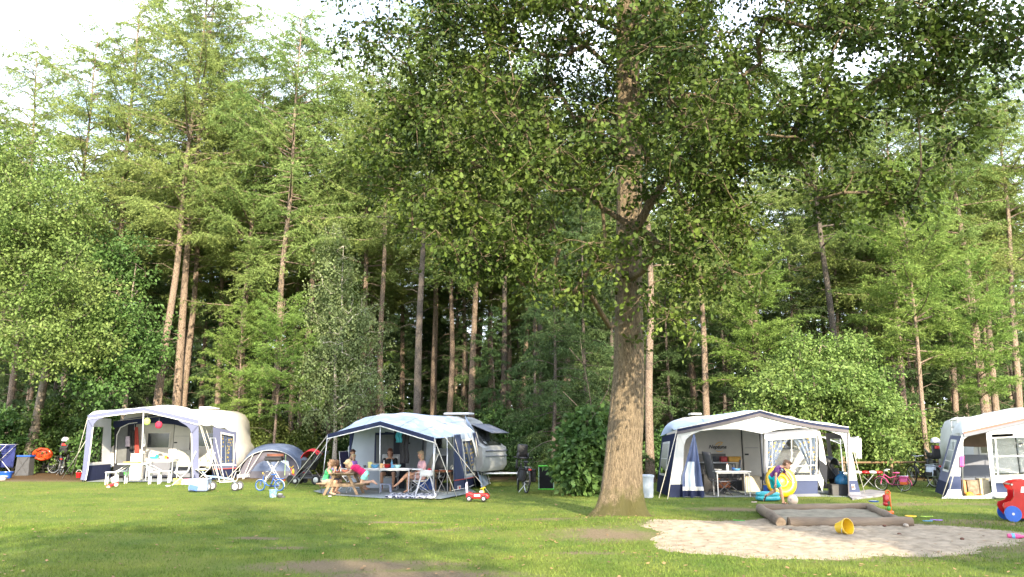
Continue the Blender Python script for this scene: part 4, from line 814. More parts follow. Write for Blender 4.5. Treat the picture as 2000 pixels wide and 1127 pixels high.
    # groundsheet and the things that hang here
    a, b, c_, d_ = PXZ(170, F1-.12, .012), PXZ(384, F1-.12, .012), PXZ(455, B1, .012), PXZ(222, B1, .012)
    mb = MB(); mb.add([a, b, c_, d_], [(0, 1, 2, 3)]); tag(mb.build('groundsheet', GSH, shell=.006), 'grey groundsheet under the left awning', 'groundsheet', 'groundsheets under the awnings')
    for (px, py, rr, m, lab) in ((287, 823.5, 6.6, mat('lime_paper', (.55, .72, .25), .8, trans=.4), 'lime green paper lantern hanging at the front pole'), (310, 830, 6.6, mat('crimson_paper', (.65, .04, .10), .8, trans=.3), 'crimson paper lantern hanging right of the lime one')):
        p = P(px, py, F1+.25); ln = thing('paper_lantern', lab, 'lantern', (p.x, p.y, p.z-.13), 0, 'paper lanterns in the left awning'); m_ = MB()
        m_.lathe([(.03, -.13), (.075, -.115), (.115, -.06), (.125, 0), (.115, .06), (.075, .115), (.03, .13)], (0, 0, .13), 18); m_.build('shade', m, ln, True)
        m_ = MB(); m_.lathe([(.032, .25), (.034, .27)], (0, 0, 0), 12); m_.tube([(0, 0, .26), (0, 0, .36)], .004, 4); m_.build('hanging_wire', STEEL, ln)
    for (x0, x1, y0, y1, m, lab, nm, ca) in ((246, 254, 850, 872, mat('lilac_cloth', (.42, .36, .44), .85), 'lilac shirt hanging at the inner tent', 'hanging_shirt', 'shirt'), (254, 264, 838, 878, mat('black_cloth', (.02, .02, .022), .9), 'black jacket hanging in the left awning', 'hanging_jacket', 'jacket'), (264, 270, 832, 905, mat('brick_red_cloth', (.30, .04, .03), .9), 'long brick red garment hanging beside the black jacket', 'hanging_garment', 'garment'), (279, 283, 845, 872, mat('white_cloth', (.75, .76, .78), .85), 'white shirt hanging behind the front pole', 'hanging_shirt', 'shirt')):
        mb = MB(); a, b, c_, d_ = P(x0-1, y1, yb-.12), P(x1+1, y1, yb-.12), P(x1, y0+2, yb-.12), P(x0, y0+2, yb-.12)
        f = Q4(a, b, c_, d_); mb.patch(lambda u, v: f(u*(.6+.4*min(1, 2.2-2*v)) + .2*(1-min(1, 2.2-2*v)), v)+Vector((0, .03*math.sin(u*15+v*3), 0)), 0, 1, 0, 1, 14, 8)
        tag(mb.build(nm, m, None, 'all', shell=.05), lab, ca)
pitch1()
# ---------------------------------------------------------------- pitch 2 (middle)
A2 = -R(20)
def pitch2():
    c = PXZ(946, 27.3, .5)
    H2 = P(860, 812, 28.6).z
    cv = caravan('caravan', 'pale caravan with long sloping nose and opened window flap behind the middle awning', (c.x, 27.3, 0), A2, 5.1, H2, slant=(.4, .85), m=mat('grey_white_caravan_panel', (.36, .37, .38), .4, var=.05), zb=.5, vents=((1.35, 1.0, .95, .07), (3.9, 1.0, .75, .05)), windows=((1.1, 2.0, 1.2, 1.75), (3.2, 4.1, 1.2, 1.8)), door=(2.2, 2.8, .55, 2.3), hitch=1)
    w = MB(); w.patch(Q4((-.10, .35, 1.32), (-.10, 1.8, 1.32), (-.62, 1.8, 1.98), (-.62, .35, 1.98)), 0, 1, 0, 1, 4, 4)
    o = w.build('end_window', GLASSD, cv, 'all', shell=.03)
    w = MB(); w.patch(Q4((-.60, .25, 2.02), (-.60, 1.9, 2.02), (.15, 1.9, 1.72), (.15, .25, 1.72)), 0, 1, 0, 1, 4, 4); w.build('sun_flap', GRY, cv, 'all', shell=.02)
    w = MB(); w.box((-.02, 1.07, 1.15), (.10, 1.9, .04), bev=.01); w.box((-.01, 1.07, .98), (.09, 1.92, .02)); w.build('gas_locker_rim', GRY, cv)
    CR, PK, CLf = P(848, 856, 23.4), P(743, 824, 24.2), P(640, 849, 25.0)
    base = PXZ(760, 25, 0); t = thing('awning', 'pale blue awning with navy-edged open canopy over the family table, middle pitch', 'awning', base, 0, 'caravan awnings')
    ca, sa_ = math.cos(-A2), math.sin(-A2); c0 = Vector((c.x, 27.3, 0))
    def cl(s, z): return c0+Vector((-s*ca, s*sa_, z))+Vector((0, -.03, 0))
    BRr = P(927, 843, 26.9); B3 = cl(1.05, H2-.05)+Vector((0, .35, .0)); B2 = cl(2.6, H2+.03)+Vector((0, .45, 0)); B1_ = cl(4.3, H2-.03)+Vector((0, .3, 0)); B0 = cl(4.95, 1.95)
    fr = [CLf, CLf.lerp(PK, .5), PK, PK.lerp(CR, .55), CR]; bk = [B0, B1_, B2, B3, BRr]
    def ev(pts, u): q = min(u*4, 3.9999); i = int(q); s = q-i; return pts[i].lerp(pts[i+1], s)
    def roof(u, v):
        p = ev(fr, u).lerp(ev(bk, u), v); e = abs(u-.5)*2
        p.z += (.16*math.sin(math.pi*v)*(1-e**2)-.05*math.sin(math.pi*v)*e**3)+.012*math.sin(u*31+v*5)*math.sin(math.pi*v); return p
    mb = WB(t); mb.patch(roof, 0, 1, 0, 1, 32, 12); mb.build('roof', PALE, t, 'all'); seams(t, roof)
    mb = WB(t); strip(mb, [p+Vector((0, -.01, .02)) for p in (CLf, PK, CR)], [p+Vector((0, -.01, -.10)) for p in (CLf, PK, CR)]); mb.build('valance', NAVY, t, shell=.01)
    mb = WB(t); strip(mb, [p+Vector((0, -.02, -.10)) for p in (CLf, PK, CR)], [p+Vector((0, -.02, -.125)) for p in (CLf, PK, CR)]); mb.build('valance_trim', PIPE, t, shell=.01)
    # inner front wall: pale curved panel, dark entrance, second pale panel
    YW = lambda px: 27.0+(760-px)*.0075
    def wp(poly_o, poly_i, m, nm, dy=0.): mb = WB(t); strip(mb, [P(x, y, YW(x)+dy) for x, y in poly_o], [P(x, y, YW(x)+dy) for x, y in poly_i]); return mb.build(nm, m, t, shell=.012)
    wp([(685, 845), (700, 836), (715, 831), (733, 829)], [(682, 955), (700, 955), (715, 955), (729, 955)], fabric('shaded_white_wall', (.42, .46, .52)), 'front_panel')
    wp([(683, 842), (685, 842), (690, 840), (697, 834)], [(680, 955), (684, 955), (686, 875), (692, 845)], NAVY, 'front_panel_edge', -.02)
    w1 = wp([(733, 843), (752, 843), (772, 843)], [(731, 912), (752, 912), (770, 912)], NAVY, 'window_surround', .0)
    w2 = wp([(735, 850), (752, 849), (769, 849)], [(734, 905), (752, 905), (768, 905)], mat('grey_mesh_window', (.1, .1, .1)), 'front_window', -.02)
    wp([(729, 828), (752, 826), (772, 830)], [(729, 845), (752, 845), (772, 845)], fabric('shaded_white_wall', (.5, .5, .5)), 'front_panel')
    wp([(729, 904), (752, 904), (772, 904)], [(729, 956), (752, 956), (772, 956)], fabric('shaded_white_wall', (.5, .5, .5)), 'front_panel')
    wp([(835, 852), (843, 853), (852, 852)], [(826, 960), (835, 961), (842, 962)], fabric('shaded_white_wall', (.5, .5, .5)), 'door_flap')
    wp([(770, 840), (786, 840), (794, 842)], [(768, 955), (784, 956), (790, 956)], DRK, 'door_flap', -.03)  # dark sheet standing in for shade inside the open entrance
    # side wall facing right
    a, b, c_, d_ = G(885, 961), G(955, 945), P(927, 843, 26.9), P(886, 848, 24.7)
    f = Q4(a, b, c_, d_, .05); window_panel(t, f, (PALE, NAVY), .20, (.30, .78, .24, .90), (CURT, False), frame=.03)
    mb = WB(t); mb.patch(off(f, .03), 0, .26, .0, .985, 4, 8); mb.build('side_corner_panel', LAV if False else fabric('slate_awning_fabric', (.05, .065, .135), .05), t, 'all')
    mb = WB(t); mb.patch(off(f, .04), 0, 1, .195, .212, 8, 1); mb.build('side_piping', REDP, t)
    mb = WB(t); mb.patch(off(f, .03), .86, 1., .2, .985, 3, 8); mb.build('side_corner_panel', fabric('slate_awning_fabric', (.05, .065, .135)), t, 'all')
    mb = WB(t); mb.patch(off(f, .045), .985, 1.02, 0, 1., 2, 8); mb.build('side_trim', PIPE, t, 'all')
    s = MB(); 
    mb = WB(t); mb.patch(lambda u, v: (b+(cl(.1, 0)-b)*u).lerp((c_+(cl(.7, 2.3)-c_)*u), v), 0, 1, 0, 1, 4, 6); mb.build('rear_panel', PALE, t, 'all')
    mb = WB(t); mb.patch(off(f, .055), .06, .15, .03, .105, 2, 2); mb.build('maker_badge', PIPE, t)
    mb = WB(t)
    for (u, v, r_0) in ((.105, .068, .028),): p = off(f, .062)(u, v); mb.ell(p, (.035, .01, .04), 8, 6); mb.build('badge_mark', REDP, t)
    for (q, px, py) in ((CR, 843, 972), (PK, 741, 968), (CLf, 637, 958)):
        g = G(px, py); g = Vector((q.x+(g.x-q.x)*.5, q.y, 0)); pole(t, q, g, .013)
    pole(t, P(873, 850, 24.3), PXZ(874, 24.3, 0)); pole(t, P(850, 858, 23.6), PXZ(846, 23.9, 0))
    for a, b in (((640, 850, 25.0), (554, 957)), ((651, 848, 25.1), (577, 952)), ((848, 857, 23.4), (892, 971)), ((868, 852, 24.0), (957, 966)), ((886, 848, 24.7), (917, 958)), ((927, 845, 26.9), (944, 951)), ((905, 846, 25.8), (930, 953))): rope(t, P(*a), G(*b)+Vector((0, 0, .01)))
    mb = WB(t); mb.tube([G(883, 962)+Vector((0, 0, .06)), G(912, 958)+Vector((0, 0, .08)), G(957, 940)+Vector((0, 0, .10))], .012, 5); mb.build('storm_strap', PIPE, t)
    mb = MB(); pts = [G(612, 960), G(640, 967), G(745, 974), G(862, 975), G(930, 962), G(900, 945), G(700, 940)]
    mb.add([p+Vector((0, 0, .014)) for p in pts], [tuple(range(len(pts)))]); tag(mb.build('groundsheet', GSH, shell=.006), 'grey groundsheet spread under the middle canopy', 'groundsheet', 'groundsheets under the awnings')
    for (px, y0, y1, m, lab, nm, ca, w_) in ((780, 842, 864, mat('teal_cloth', (.06, .38, .48), .85), 'teal towel hanging under the middle canopy', 'hanging_towel', 'towel', .09), (791, 843, 905, mat('charcoal_cloth', (.035, .035, .04), .9), 'dark coat hanging at the middle awning entrance', 'hanging_coat', 'coat', .12)):
        mb = MB(); p = P(px, y0, 25.4); z1 = P(px, y1, 25.4).z
        mb.patch(lambda u, v: Vector((p.x-w_+2*w_*(.2+.6*u if v > .9 else u)+.02*math.sin(v*9), p.y+.03*math.sin(u*14), z1+(p.z-z1)*v)), 0, 1, 0, 1, 12, 8); tag(mb.build(nm, m, None, 'all', shell=.03), lab, ca)
pitch2()
# ---------------------------------------------------------------- pitch 3 (right of the oak)
F3 = G(1500, 971).y; B3 = F3+2.6
def pitch3():
    H3 = P(1440, 812, B3+1).z
    c = PXZ(1609, B3+.1, 1.2); cl_ = PXZ(1312, B3+.1, 1.2)
    cv = caravan('caravan', 'cream caravan with dark script lettering on its side behind the right awning', (c.x, B3+.1, 0), 0, c.x-cl_.x, H3, slant=(.35, .45), m=CREAM, zb=.5, vents=((2.2, 1., .4, .05), (3.7, 1., .35, .05)), hitch=1, wheel=.55,
                 door=((c.x-PXZ(1487, B3, 1).x), (c.x-PXZ(1453, B3, 1).x), P(1470, 932, B3).z, P(1470, 840, B3).z), windows=((c.x-PXZ(1570, B3, 1.5).x, c.x-PXZ(1525, B3, 1.5).x, 1.2, 1.75),))
    cu = bpy.data.curves.new('lettering', 'FONT'); cu.body = 'Neptuna'; cu.size = .155; cu.shear = .35; cu.extrude = .003; cu.align_x = 'CENTER'; cu.offset = .004
    to = bpy.data.objects.new('tmp', cu); COL.objects.link(to); bpy.context.view_layer.update(); me = bpy.data.meshes.new_from_object(to.evaluated_get(bpy.context.evaluated_depsgraph_get())); bpy.data.objects.remove(to)
    me.materials.clear(); me.materials.append(BLK); p = P(1402, 876, B3+.02); lo = link_mesh('lettering', me, cv); lo.location = (p.x-c.x, -.022+0, p.z); lo.rotation_euler = (R(90), 0, 0)
    mb = MB(); q = lambda x, y: Vector((P(x, y, B3+.1).x-c.x, -.012, P(x, y, B3+.1).z))
    for pl_ in ([(1397, 870), (1400, 866), (1406, 863.5), (1411, 864), (1409, 867), (1404, 870), (1400, 874)], [(1398, 880), (1402, 882), (1408, 882), (1413, 880)]):
        mb.tube([q(*a) for a in pl_], [.006]+[.011]*(len(pl_)-2)+[.004], 6)
    mb.build('swoosh_emblem', mat('amber_sticker', (.80, .42, .03), .5), cv, 'all')
    mb = MB(); a, b = q(1364, 886), q(1419, 931); mb.box(((a.x+b.x)/2, -.02, (a.z+b.z)/2), (abs(b.x-a.x), .03, abs(a.z-b.z))); mb.build('kitchen_hatch', mat('grey_hatch', (.10, .095, .095), .5), cv)
    mb = MB(); mb.box((-(c.x-cl_.x)/2, .03, .26), (c.x-cl_.x-.3, .03, .5)); mb.build('dark_lower_strip', CHAR, cv)  # dark strip closing the gap below the body
    base = PXZ(1485, F3, 0); t = thing('awning', 'awning with dark pitched valance and tied-back blue door flap, right of the oak', 'awning', base, 0, 'caravan awnings')
    FL, PK, FR = P(1322, 839, F3), P(1483, 803, F3), P(1656, 836, F3)
    BL = Vector((cl_.x+.35, B3+.15, H3-.10)); BM = Vector((PK.x, B3+.3, H3+.06)); BR = Vector((c.x-.15, B3+.15, H3-.22))
    def roof(u, v):
        if u < .5: a = FL.lerp(PK, u*2); b = BL.lerp(BM, u*2)
        else: a = PK.lerp(FR, u*2-1); b = BM.lerp(BR, (u*2-1))
        p = a.lerp(b, v); p.z += .05*math.sin(math.pi*v)-.06*math.sin(math.pi*(u*2 if u < .5 else u*2-1))*(1-v)*(1 if u > .5 else .3); return p
    mb = WB(t); mb.patch(roof, 0, 1, 0, 1, 28, 8); mb.build('roof', PALE, t, 'all'); seams(t, roof)
    # rounded left shoulder of the roof over the caravan end
    sh0 = P(1290, 852, B3-.1)
    mb = WB(t); mb.patch(lambda u, v: roof(0, u).lerp(FL.lerp(sh0, u), v)+Vector((-.10*math.sin(math.pi*v), 0, .10*math.sin(math.pi*v)*u)), 0, 1, 0, 1, 8, 8); mb.build('roof_shoulder', PALE, t, 'all')
    edge = [roof(i/24., 0) for i in range(25)]
    mb = WB(t); strip(mb, [p+Vector((0, -.05, .02)) for p in edge], [p+Vector((0, -.05, -.05)) for p in edge]); mb.build('valance', NAVY, t, shell=.012)
    mb = WB(t); strip(mb, [p+Vector((0, -.045, -.05)) for p in edge], [p+Vector((0, -.04, -.13)) for p in edge]); mb.build('valance_lower', BRN, t, shell=.012)
    mb = WB(t); strip(mb, [p+Vector((0, -.06, .035)) for p in edge], [p+Vector((0, -.06, .015)) for p in edge]); mb.build('valance_piping', PIPE, t, shell=.012)
    def band(name, m, o_, i_, dy=0., sh=.012): mb = WB(t); strip(mb, ppoly(o_, F3+dy), ppoly(i_, F3+dy)); return mb.build(name, m, t, shell=sh)
    band('front_gable', WHT, [(1324, 843), (1336, 841), (1352, 838), (1375, 833), (1410, 826), (1450, 816), (1484, 808)], [(1336, 870), (1340, 858), (1350, 849), (1367, 842), (1395, 838.5), (1440, 838), (1488, 847)])
    band('front_gable', WHT, [(1484, 808), (1520, 815), (1560, 824), (1597, 832), (1620, 835), (1645, 839), (1656, 841)], [(1488, 847), (1520, 839), (1560, 835.5), (1597, 838), (1620, 842), (1642, 850), (1648, 862)])
    band('front_corner_panel', WHT, [(1324, 842), (1319, 880), (1314, 915), (1309, 946)], [(1336, 868), (1335, 890), (1334, 920), (1333, 946)], .01)
    band('front_corner_base', NAVY, [(1309, 946), (1308, 960), (1307, 971)], [(1333, 946), (1332.5, 960), (1332, 973)], .01)
    band('front_corner_panel', WHT, [(1647, 855), (1652, 885), (1655, 915), (1657, 938)], [(1656, 842), (1664, 885), (1670, 915), (1674, 938)], .01)
    band('front_corner_base', fabric('slate_awning_fabric', (.05, .065, .135)), [(1657, 938), (1657, 950), (1657, 961)], [(1674, 938), (1677, 950), (1680, 961)], .0)
    band('front_corner_hem', GRY, [(1657, 961), (1657, 968), (1656, 973)], [(1680, 961), (1681, 967), (1682, 971)], .0)
    band('maker_badge', PIPE, [(1663, 946), (1669, 946)], [(1664, 956), (1670, 956)], -.02); band('badge_mark', REDP, [(1664.8, 948), (1667.6, 948)], [(1665.3, 953.5), (1668.4, 953.5)], -.04)
    band('corner_trim', BRN, [(1655, 841), (1656, 900), (1657, 973)], [(1657, 841), (1658, 900), (1659, 973)], -.02)
    # left side wall with windows
    A = PXZ(1282, B3-.1, 0); B = PXZ(1309, F3+.03, 0); C = P(1323, 845, F3+.02); D = P(1293, 852, B3-.1)
    window_panel(t, Q4(A, B, C, D, .02), (NAVY, NAVY), .10, (.15, .62, .30, .88), None, frame=.03, bars=1)
    # right side wall seen from inside, dark curtain at its pane
    A = PXZ(1657, F3+.04, 0); B = PXZ(1655, B3-.1, 0); C = P(1612, 846, B3-.1); D = P(1654, 845, F3+.04)
    A = PXZ(1680, F3+.04, 0); B = PXZ(1625, B3, 0)
    window_panel(t, Q4(A, B, C, D, .0), (fabric('grey_curtain_wall', (.08, .085, .10), .05), NAVY), .2, (.16, .8, .3, .9), None, swap=True)
    # right front panel with the dotted curtains
    A, B, C, D = P(1493, 972, F3-.01), P(1597, 971, F3-.01), P(1597, 837, F3-.01), P(1493, 845, F3-.01)
    A.z = 0; B.z = 0
    w = window_panel(t, Q4(A, B, C, D, 0.), (GRY, fabric('slate_awning_fabric', (.05, .065, .135))), .25, (.04, .98, .30, .89), (CURTL, True), frame=.014)
    f = off(Q4(A, B, C, D, 0.), .02); mb = WB(t); mb.patch(f, .0, .99, .895, .965, 6, 1); mb.build('rolled_blind', PIPE, t); mb = WB(t); mb.patch(f, .42, 1.03, .245, .32, 6, 1); mb.build('window_hem', PIPE, t)
    mb = WB(t); mb.patch(f, .50, .512, .30, .89, 1, 6); mb.patch(f, .04, .98, .455, .468, 6, 1); mb.patch(f, .14, .15, .30, .89, 1, 6); mb.patch(f, .86, .87, .30, .89, 1, 6); mb.build('window_bar', PIPE, t)
    band('panel_hem', GRY, [(1493, 965), (1545, 965), (1600, 964)], [(1493, 975), (1545, 974), (1606, 975)], -.03)
    # white flap half open, peeled corner
    band('door_flap', WHT, [(1598, 842), (1600, 870), (1601, 900), (1598, 940)], [(1601, 842), (1608, 870), (1614, 905), (1606, 960)], -.02)
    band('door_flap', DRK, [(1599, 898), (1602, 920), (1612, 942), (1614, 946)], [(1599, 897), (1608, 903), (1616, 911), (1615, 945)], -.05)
    # tied back blue and clear flap on the left
    def flap(u, v):
        xl = 1354+(1333-1354)*min(1, v*1.6); xr = 1357+(1377-1357)*v**.9; y = 848+(976-848)*v
        p = P(xl+(xr-xl)*u, y, F3-.03-.10*math.sin(u*14+v*2)*v); return p
    mb = WB(t); mb.patch(flap, 0, 1, 0, 1, 22, 16); mb.build('door_flap', fabric('slateblue_flap_fabric', (.09, .12, .24), .1), t, 'all')
    mb = WB(t); mb.patch(lambda u, v: flap(u, v)+Vector((0, -.02, 0)), .12, .62, .42, .82, 10, 8); mb.build('flap_window', mat('shiny_folded_vinyl', (.55, .62, .72), .15, spec=.9, bump=.8, bscale=6), t, 'all')
    mb = WB(t); mb.patch(lambda u, v: flap(u, v)+Vector((0, -.025, 0)), 0, 1, .86, 1, 16, 3); mb.build('flap_base', NAVY, t, 'all')
    mb = WB(t); mb.patch(lambda u, v: flap(u, v)+Vector((0, -.03, 0)), 0, 1, .80, .86, 16, 2); mb.build('flap_band', PIPE, t, 'all')
    pole(t, P(1487, 806, F3+.05), PXZ(1490, F3+.05, 0), .018, mat('dark_pole', (.05, .06, .09), .4)); pole(t, FL+Vector((.05, .05, 0)), PXZ(1333, F3+.1, 0)); pole(t, FR+Vector((-.05, .05, 0)), PXZ(1658, F3+.1, 0))
    for a, b in (((1322, 840, F3), (1287, 973)), ((1323, 850, F3), (1304, 975)), ((1656, 840, F3), (1690, 968))): rope(t, P(*a), G(*b))
    a, b, c_, d_ = PXZ(1336, F3-.12, .012), PXZ(1660, F3-.12, .012), PXZ(1620, B3, .012), PXZ(1310, B3, .012)
    mb = MB(); mb.add([a, b, c_, d_], [(0, 1, 2, 3)]); tag(mb.build('groundsheet', GSH, shell=.006), 'grey groundsheet under the right awning beside the oak', 'groundsheet', 'groundsheets under the awnings')
    mb = MB(); pts = [G(x, y) for x, y in ((1655, 970), (1672, 964), (1700, 960), (1728, 963), (1732, 968), (1700, 974), (1665, 978))]
    mb.prism([(p.x, p.y) for p in pts], lambda a, b, c: Vector((a, b, c)), .005, .06); o = mb.build('folded_tarpaulin', mat('dark_tarpaulin', (.07, .07, .09), .5, bump=1., bscale=8, vscale=3, col2=(.30, .28, .30)))
    tag(o, 'crumpled dark tarpaulin lying right of the pitched awning', 'tarpaulin')
pitch3()
# ---------------------------------------------------------------- pitch 4 (far right)
F4 = G(1900, 972).y; B4 = F4+2.5
def pitch4():
    H4 = P(1900, 812, B4+1).z; xl = PXZ(1897, B4+.1, 1.2).x
    cv = caravan('caravan', 'white caravan with chrome ladder rack on its end at the far right', (xl+5.6, B4+.1, 0), 0, 5.6, H4, slant=(.22, .35), m=WCAR, zb=.5, vents=((4.1, 1., .7, .06), (2.9, 1., .8, .22)), windows=((4.9, 5.35, 1.1, 1.9), (2.0, 3.0, 1.2, 1.8)), door=(3.6, 4.2, .55, 2.3), hitch=1)
    mb = MB(); 
    for y in (.35, .75): mb.tube([(-5.5, y, 2.2), (-5.72, y, 2.1), (-5.75, y, 1.2), (-5.62, y, .95), (-5.55, y, .9)], .02, 6)
    for z in (1.3, 1.5, 1.7, 1.9, 2.1): mb.tube([(-5.74, .35, z), (-5.74, .75, z)], .015, 6)
    mb.build('rear_ladder', STEEL, cv, True)
    base = PXZ(1960, F4, 0); t = thing('awning', 'white awning with navy striped base cut off by the right picture edge', 'awning', base, 0, 'caravan awnings')
    FL, PK, FR = P(1880, 845, F4), P(2055, 806, F4), P(2235, 848, F4)
    BL = Vector((xl+.25, B4+.15, H4-.03)); BM = Vector((PK.x, B4+.3, H4+.1)); BR = Vector((xl+5.2, B4+.15, H4-.03)); SH = P(1850, 828, B4-.4)
    def roof(u, v):
        if u < .5: a = FL.lerp(PK, u*2); b = BL.lerp(BM, u*2)
        else: a = PK.lerp(FR, u*2-1); b = BM.lerp(BR, (u*2-1))
        p = a.lerp(b, v); p.z += .13*math.sin(math.pi*v); return p
    mb = WB(t); mb.patch(roof, 0, 1, 0, 1, 24, 8); mb.build('roof', WHT, t, 'all'); seams(t, roof)
    mb = WB(t); mb.patch(lambda u, v: roof(0, u).lerp(FL.lerp(P(1858, 848, B4-.3), u), v)+Vector((-.12*math.sin(math.pi*v)*u, 0, .10*math.sin(math.pi*v)*u)), 0, 1, 0, 1, 8, 8); mb.build('roof_shoulder', WHT, t, 'all')
    edge = [roof(i/24., 0) for i in range(25)]
    mb = WB(t); strip(mb, [p+Vector((0, -.05, .02)) for p in edge], [p+Vector((0, -.05, -.03)) for p in edge]); mb.build('valance_piping', REDP, t, shell=.01)
    mb = WB(t); strip(mb, [p+Vector((0, -.045, -.02)) for p in edge], [p+Vector((0, -.04, -.12)) for p in edge]); mb.build('valance', GRY, t, shell=.01)
    def band(name, m, o_, i_, dy=0.): mb = WB(t); strip(mb, ppoly(o_, F4+dy), ppoly(i_, F4+dy)); return mb.build(name, m, t, shell=.012)
    band('front_corner_panel', WHT, [(1880, 850), (1872, 870), (1866, 890), (1861, 910), (1856, 930)], [(1892, 851), (1882, 858), (1878, 880), (1877, 905), (1876, 930)])
    band('front_corner_base', fabric('slate_awning_fabric', (.05, .065, .135)), [(1856, 930), (1854, 945), (1852, 956)], [(1876, 930), (1877, 945), (1877, 956)])
    band('front_corner_hem', WHT, [(1852, 956), (1848, 966), (1842, 972)], [(1877, 956), (1878, 966), (1882, 973)])
    band('door_trim', WHT, [(1926, 846), (1929, 880), (1933, 915), (1938, 960)], [(1936, 843), (1938, 880), (1941, 915), (1946, 962)], -.03)
    band('door_sill', WHT, [(1840, 971), (1880, 969), (1920, 968), (1944, 960)], [(1838, 977), (1880, 979), (1935, 978), (1950, 966)], -.12)
    A, B, C, D = P(1936, 968, F4-.01), P(2120, 968, F4-.01), P(2120, 838, F4-.01), P(1932, 846, F4-.01)
    ff = Q4(A, B, C, D); mb = WB(t); mb.patch(lambda u, v: ff(u, v)+Vector((0, 0, (.0+.10*math.sin(math.pi*min(1, u)))*v)), 0, 1, .90, 1.06, 12, 2); mb.build('front_gable', WHT, t, 'all')
    window_panel(t, ff, (WHT, fabric('slate_awning_fabric', (.05, .065, .135))), .25, (.01, .97, .31, .93), None, frame=.012, bars=1, nu=8, name='front_panel')
    f = off(ff, .02); mb = WB(t); mb.patch(f, 0, 1, .20, .24, 8, 1); mb.patch(f, 0, 1, .27, .31, 8, 1); mb.patch(f, 0, 1, 0, .05, 8, 1); mb.build('base_stripe', PIPE, t)
    mb = WB(t); mb.patch(lambda u, v: f(.05+.03*(1-v)+u*.012, v), 0, 1, .30, .92, 1, 3); mb.patch(lambda u, v: f(.55+u*.012, v), 0, 1, .30, .92, 1, 3); mb.build('window_bar', PIPE, t)
    A = PXZ(1826, B4-.1, 0); B = PXZ(1852, F4+.03, 0); C = P(1879, 852, F4+.02); D = P(1856, 850, B4-.1)
    window_panel(t, Q4(A, B, C, D, .02), (LAV, NAVY), .22, (.22, .70, .38, .93), None, frame=.03, bars=2)
    band('cabin_wall', mat('brown_inner_curtain', (.14, .09, .065), .9), [(1880, 848), (1905, 846), (1930, 845)], [(1879, 872), (1905, 873), (1930, 873)], 1.6)
    band('storage_wall', GRY, [(1878, 888), (1905, 888), (1932, 888)], [(1877, 940), (1905, 940), (1934, 940)], 2.2)
    pole(t, FL+Vector((.03, .05, 0)), PXZ(1880, F4+.1, 0)); pole(t, P(1932, 846, F4+.02), PXZ(1942, F4+.02, 0)); pole(t, PK, PXZ(2055, F4+.05, 0))
    for a, b in (((1880, 848, F4), (1840, 972)), ((1882, 850, F4), (1850, 974)), ((1858, 850, B4-.3), (1832, 958))): rope(t, P(*a), G(*b))
    pts = [PXZ(1850, F4-.1, .012), PXZ(2230, F4-.1, .012), PXZ(2200, B4, .012), PXZ(1840, B4, .012)]; mb = MB(); mb.add(pts, [(0, 1, 2, 3)]); tag(mb.build('groundsheet', GSH, shell=.006), 'pale groundsheet under the far right awning', 'groundsheet', 'groundsheets under the awnings')
    # pink cloth on the door edge
    mb = MB(); mb.patch(lambda u, v: P(1876+u*7, 912-22*v, F4-.06)+Vector((0, .02*math.sin(u*9), 0)), 0, 1, 0, 1, 8, 6); tag(mb.build('hanging_cloth', mat('hot_pink_cloth', (.80, .12, .42), .8), None, 'all', shell=.02), 'hot pink cloth hanging at the door edge of the far right awning', 'cloth')
pitch4()
# ================================================================= PEOPLE
SKIN = mat('skin', (.46, .26, .175), .6, var=.08, spec=.35); SKINL = mat('fair_skin', (.47, .285, .20), .6, var=.08, spec=.35)
EYE_M = mat('eye_dark', (.02, .015, .012), .3); LIP = mat('lip', (.42, .14, .12), .5)
def hair_m(n, c): return mat(n, c, .7, var=.35, vscale=30, bump=.6, bscale=60)
def remesh(mb, name, m, parent, vox, smooth=2, label=None):
    o = mb.build(name, m, parent, 'all'); md = o.modifiers.new('r', 'REMESH'); md.mode = 'VOXEL'; md.voxel_size = vox; md.use_smooth_shade = True
    if smooth: sm_ = o.modifiers.new('s', 'SMOOTH'); sm_.iterations = smooth; sm_.factor = .5
    bpy.context.view_layer.update(); me = bpy.data.meshes.new_from_object(o.evaluated_get(bpy.context.evaluated_depsgraph_get()))
    o.modifiers.clear(); old = o.data; o.data = me; bpy.data.meshes.remove(old); me.materials.clear(); me.materials.append(m)
    me.polygons.foreach_set('use_smooth', [True]*len(me.polygons))
    return o
def capsule(mb, a, b, ra, rb, n=10):
    a = Vector(a); b = Vector(b); mb.tube([a, a.lerp(b, .5), b], [ra, (ra+rb)/2, rb], n); mb.ell(a, ra, n, 6); mb.ell(b, rb, n, 6)
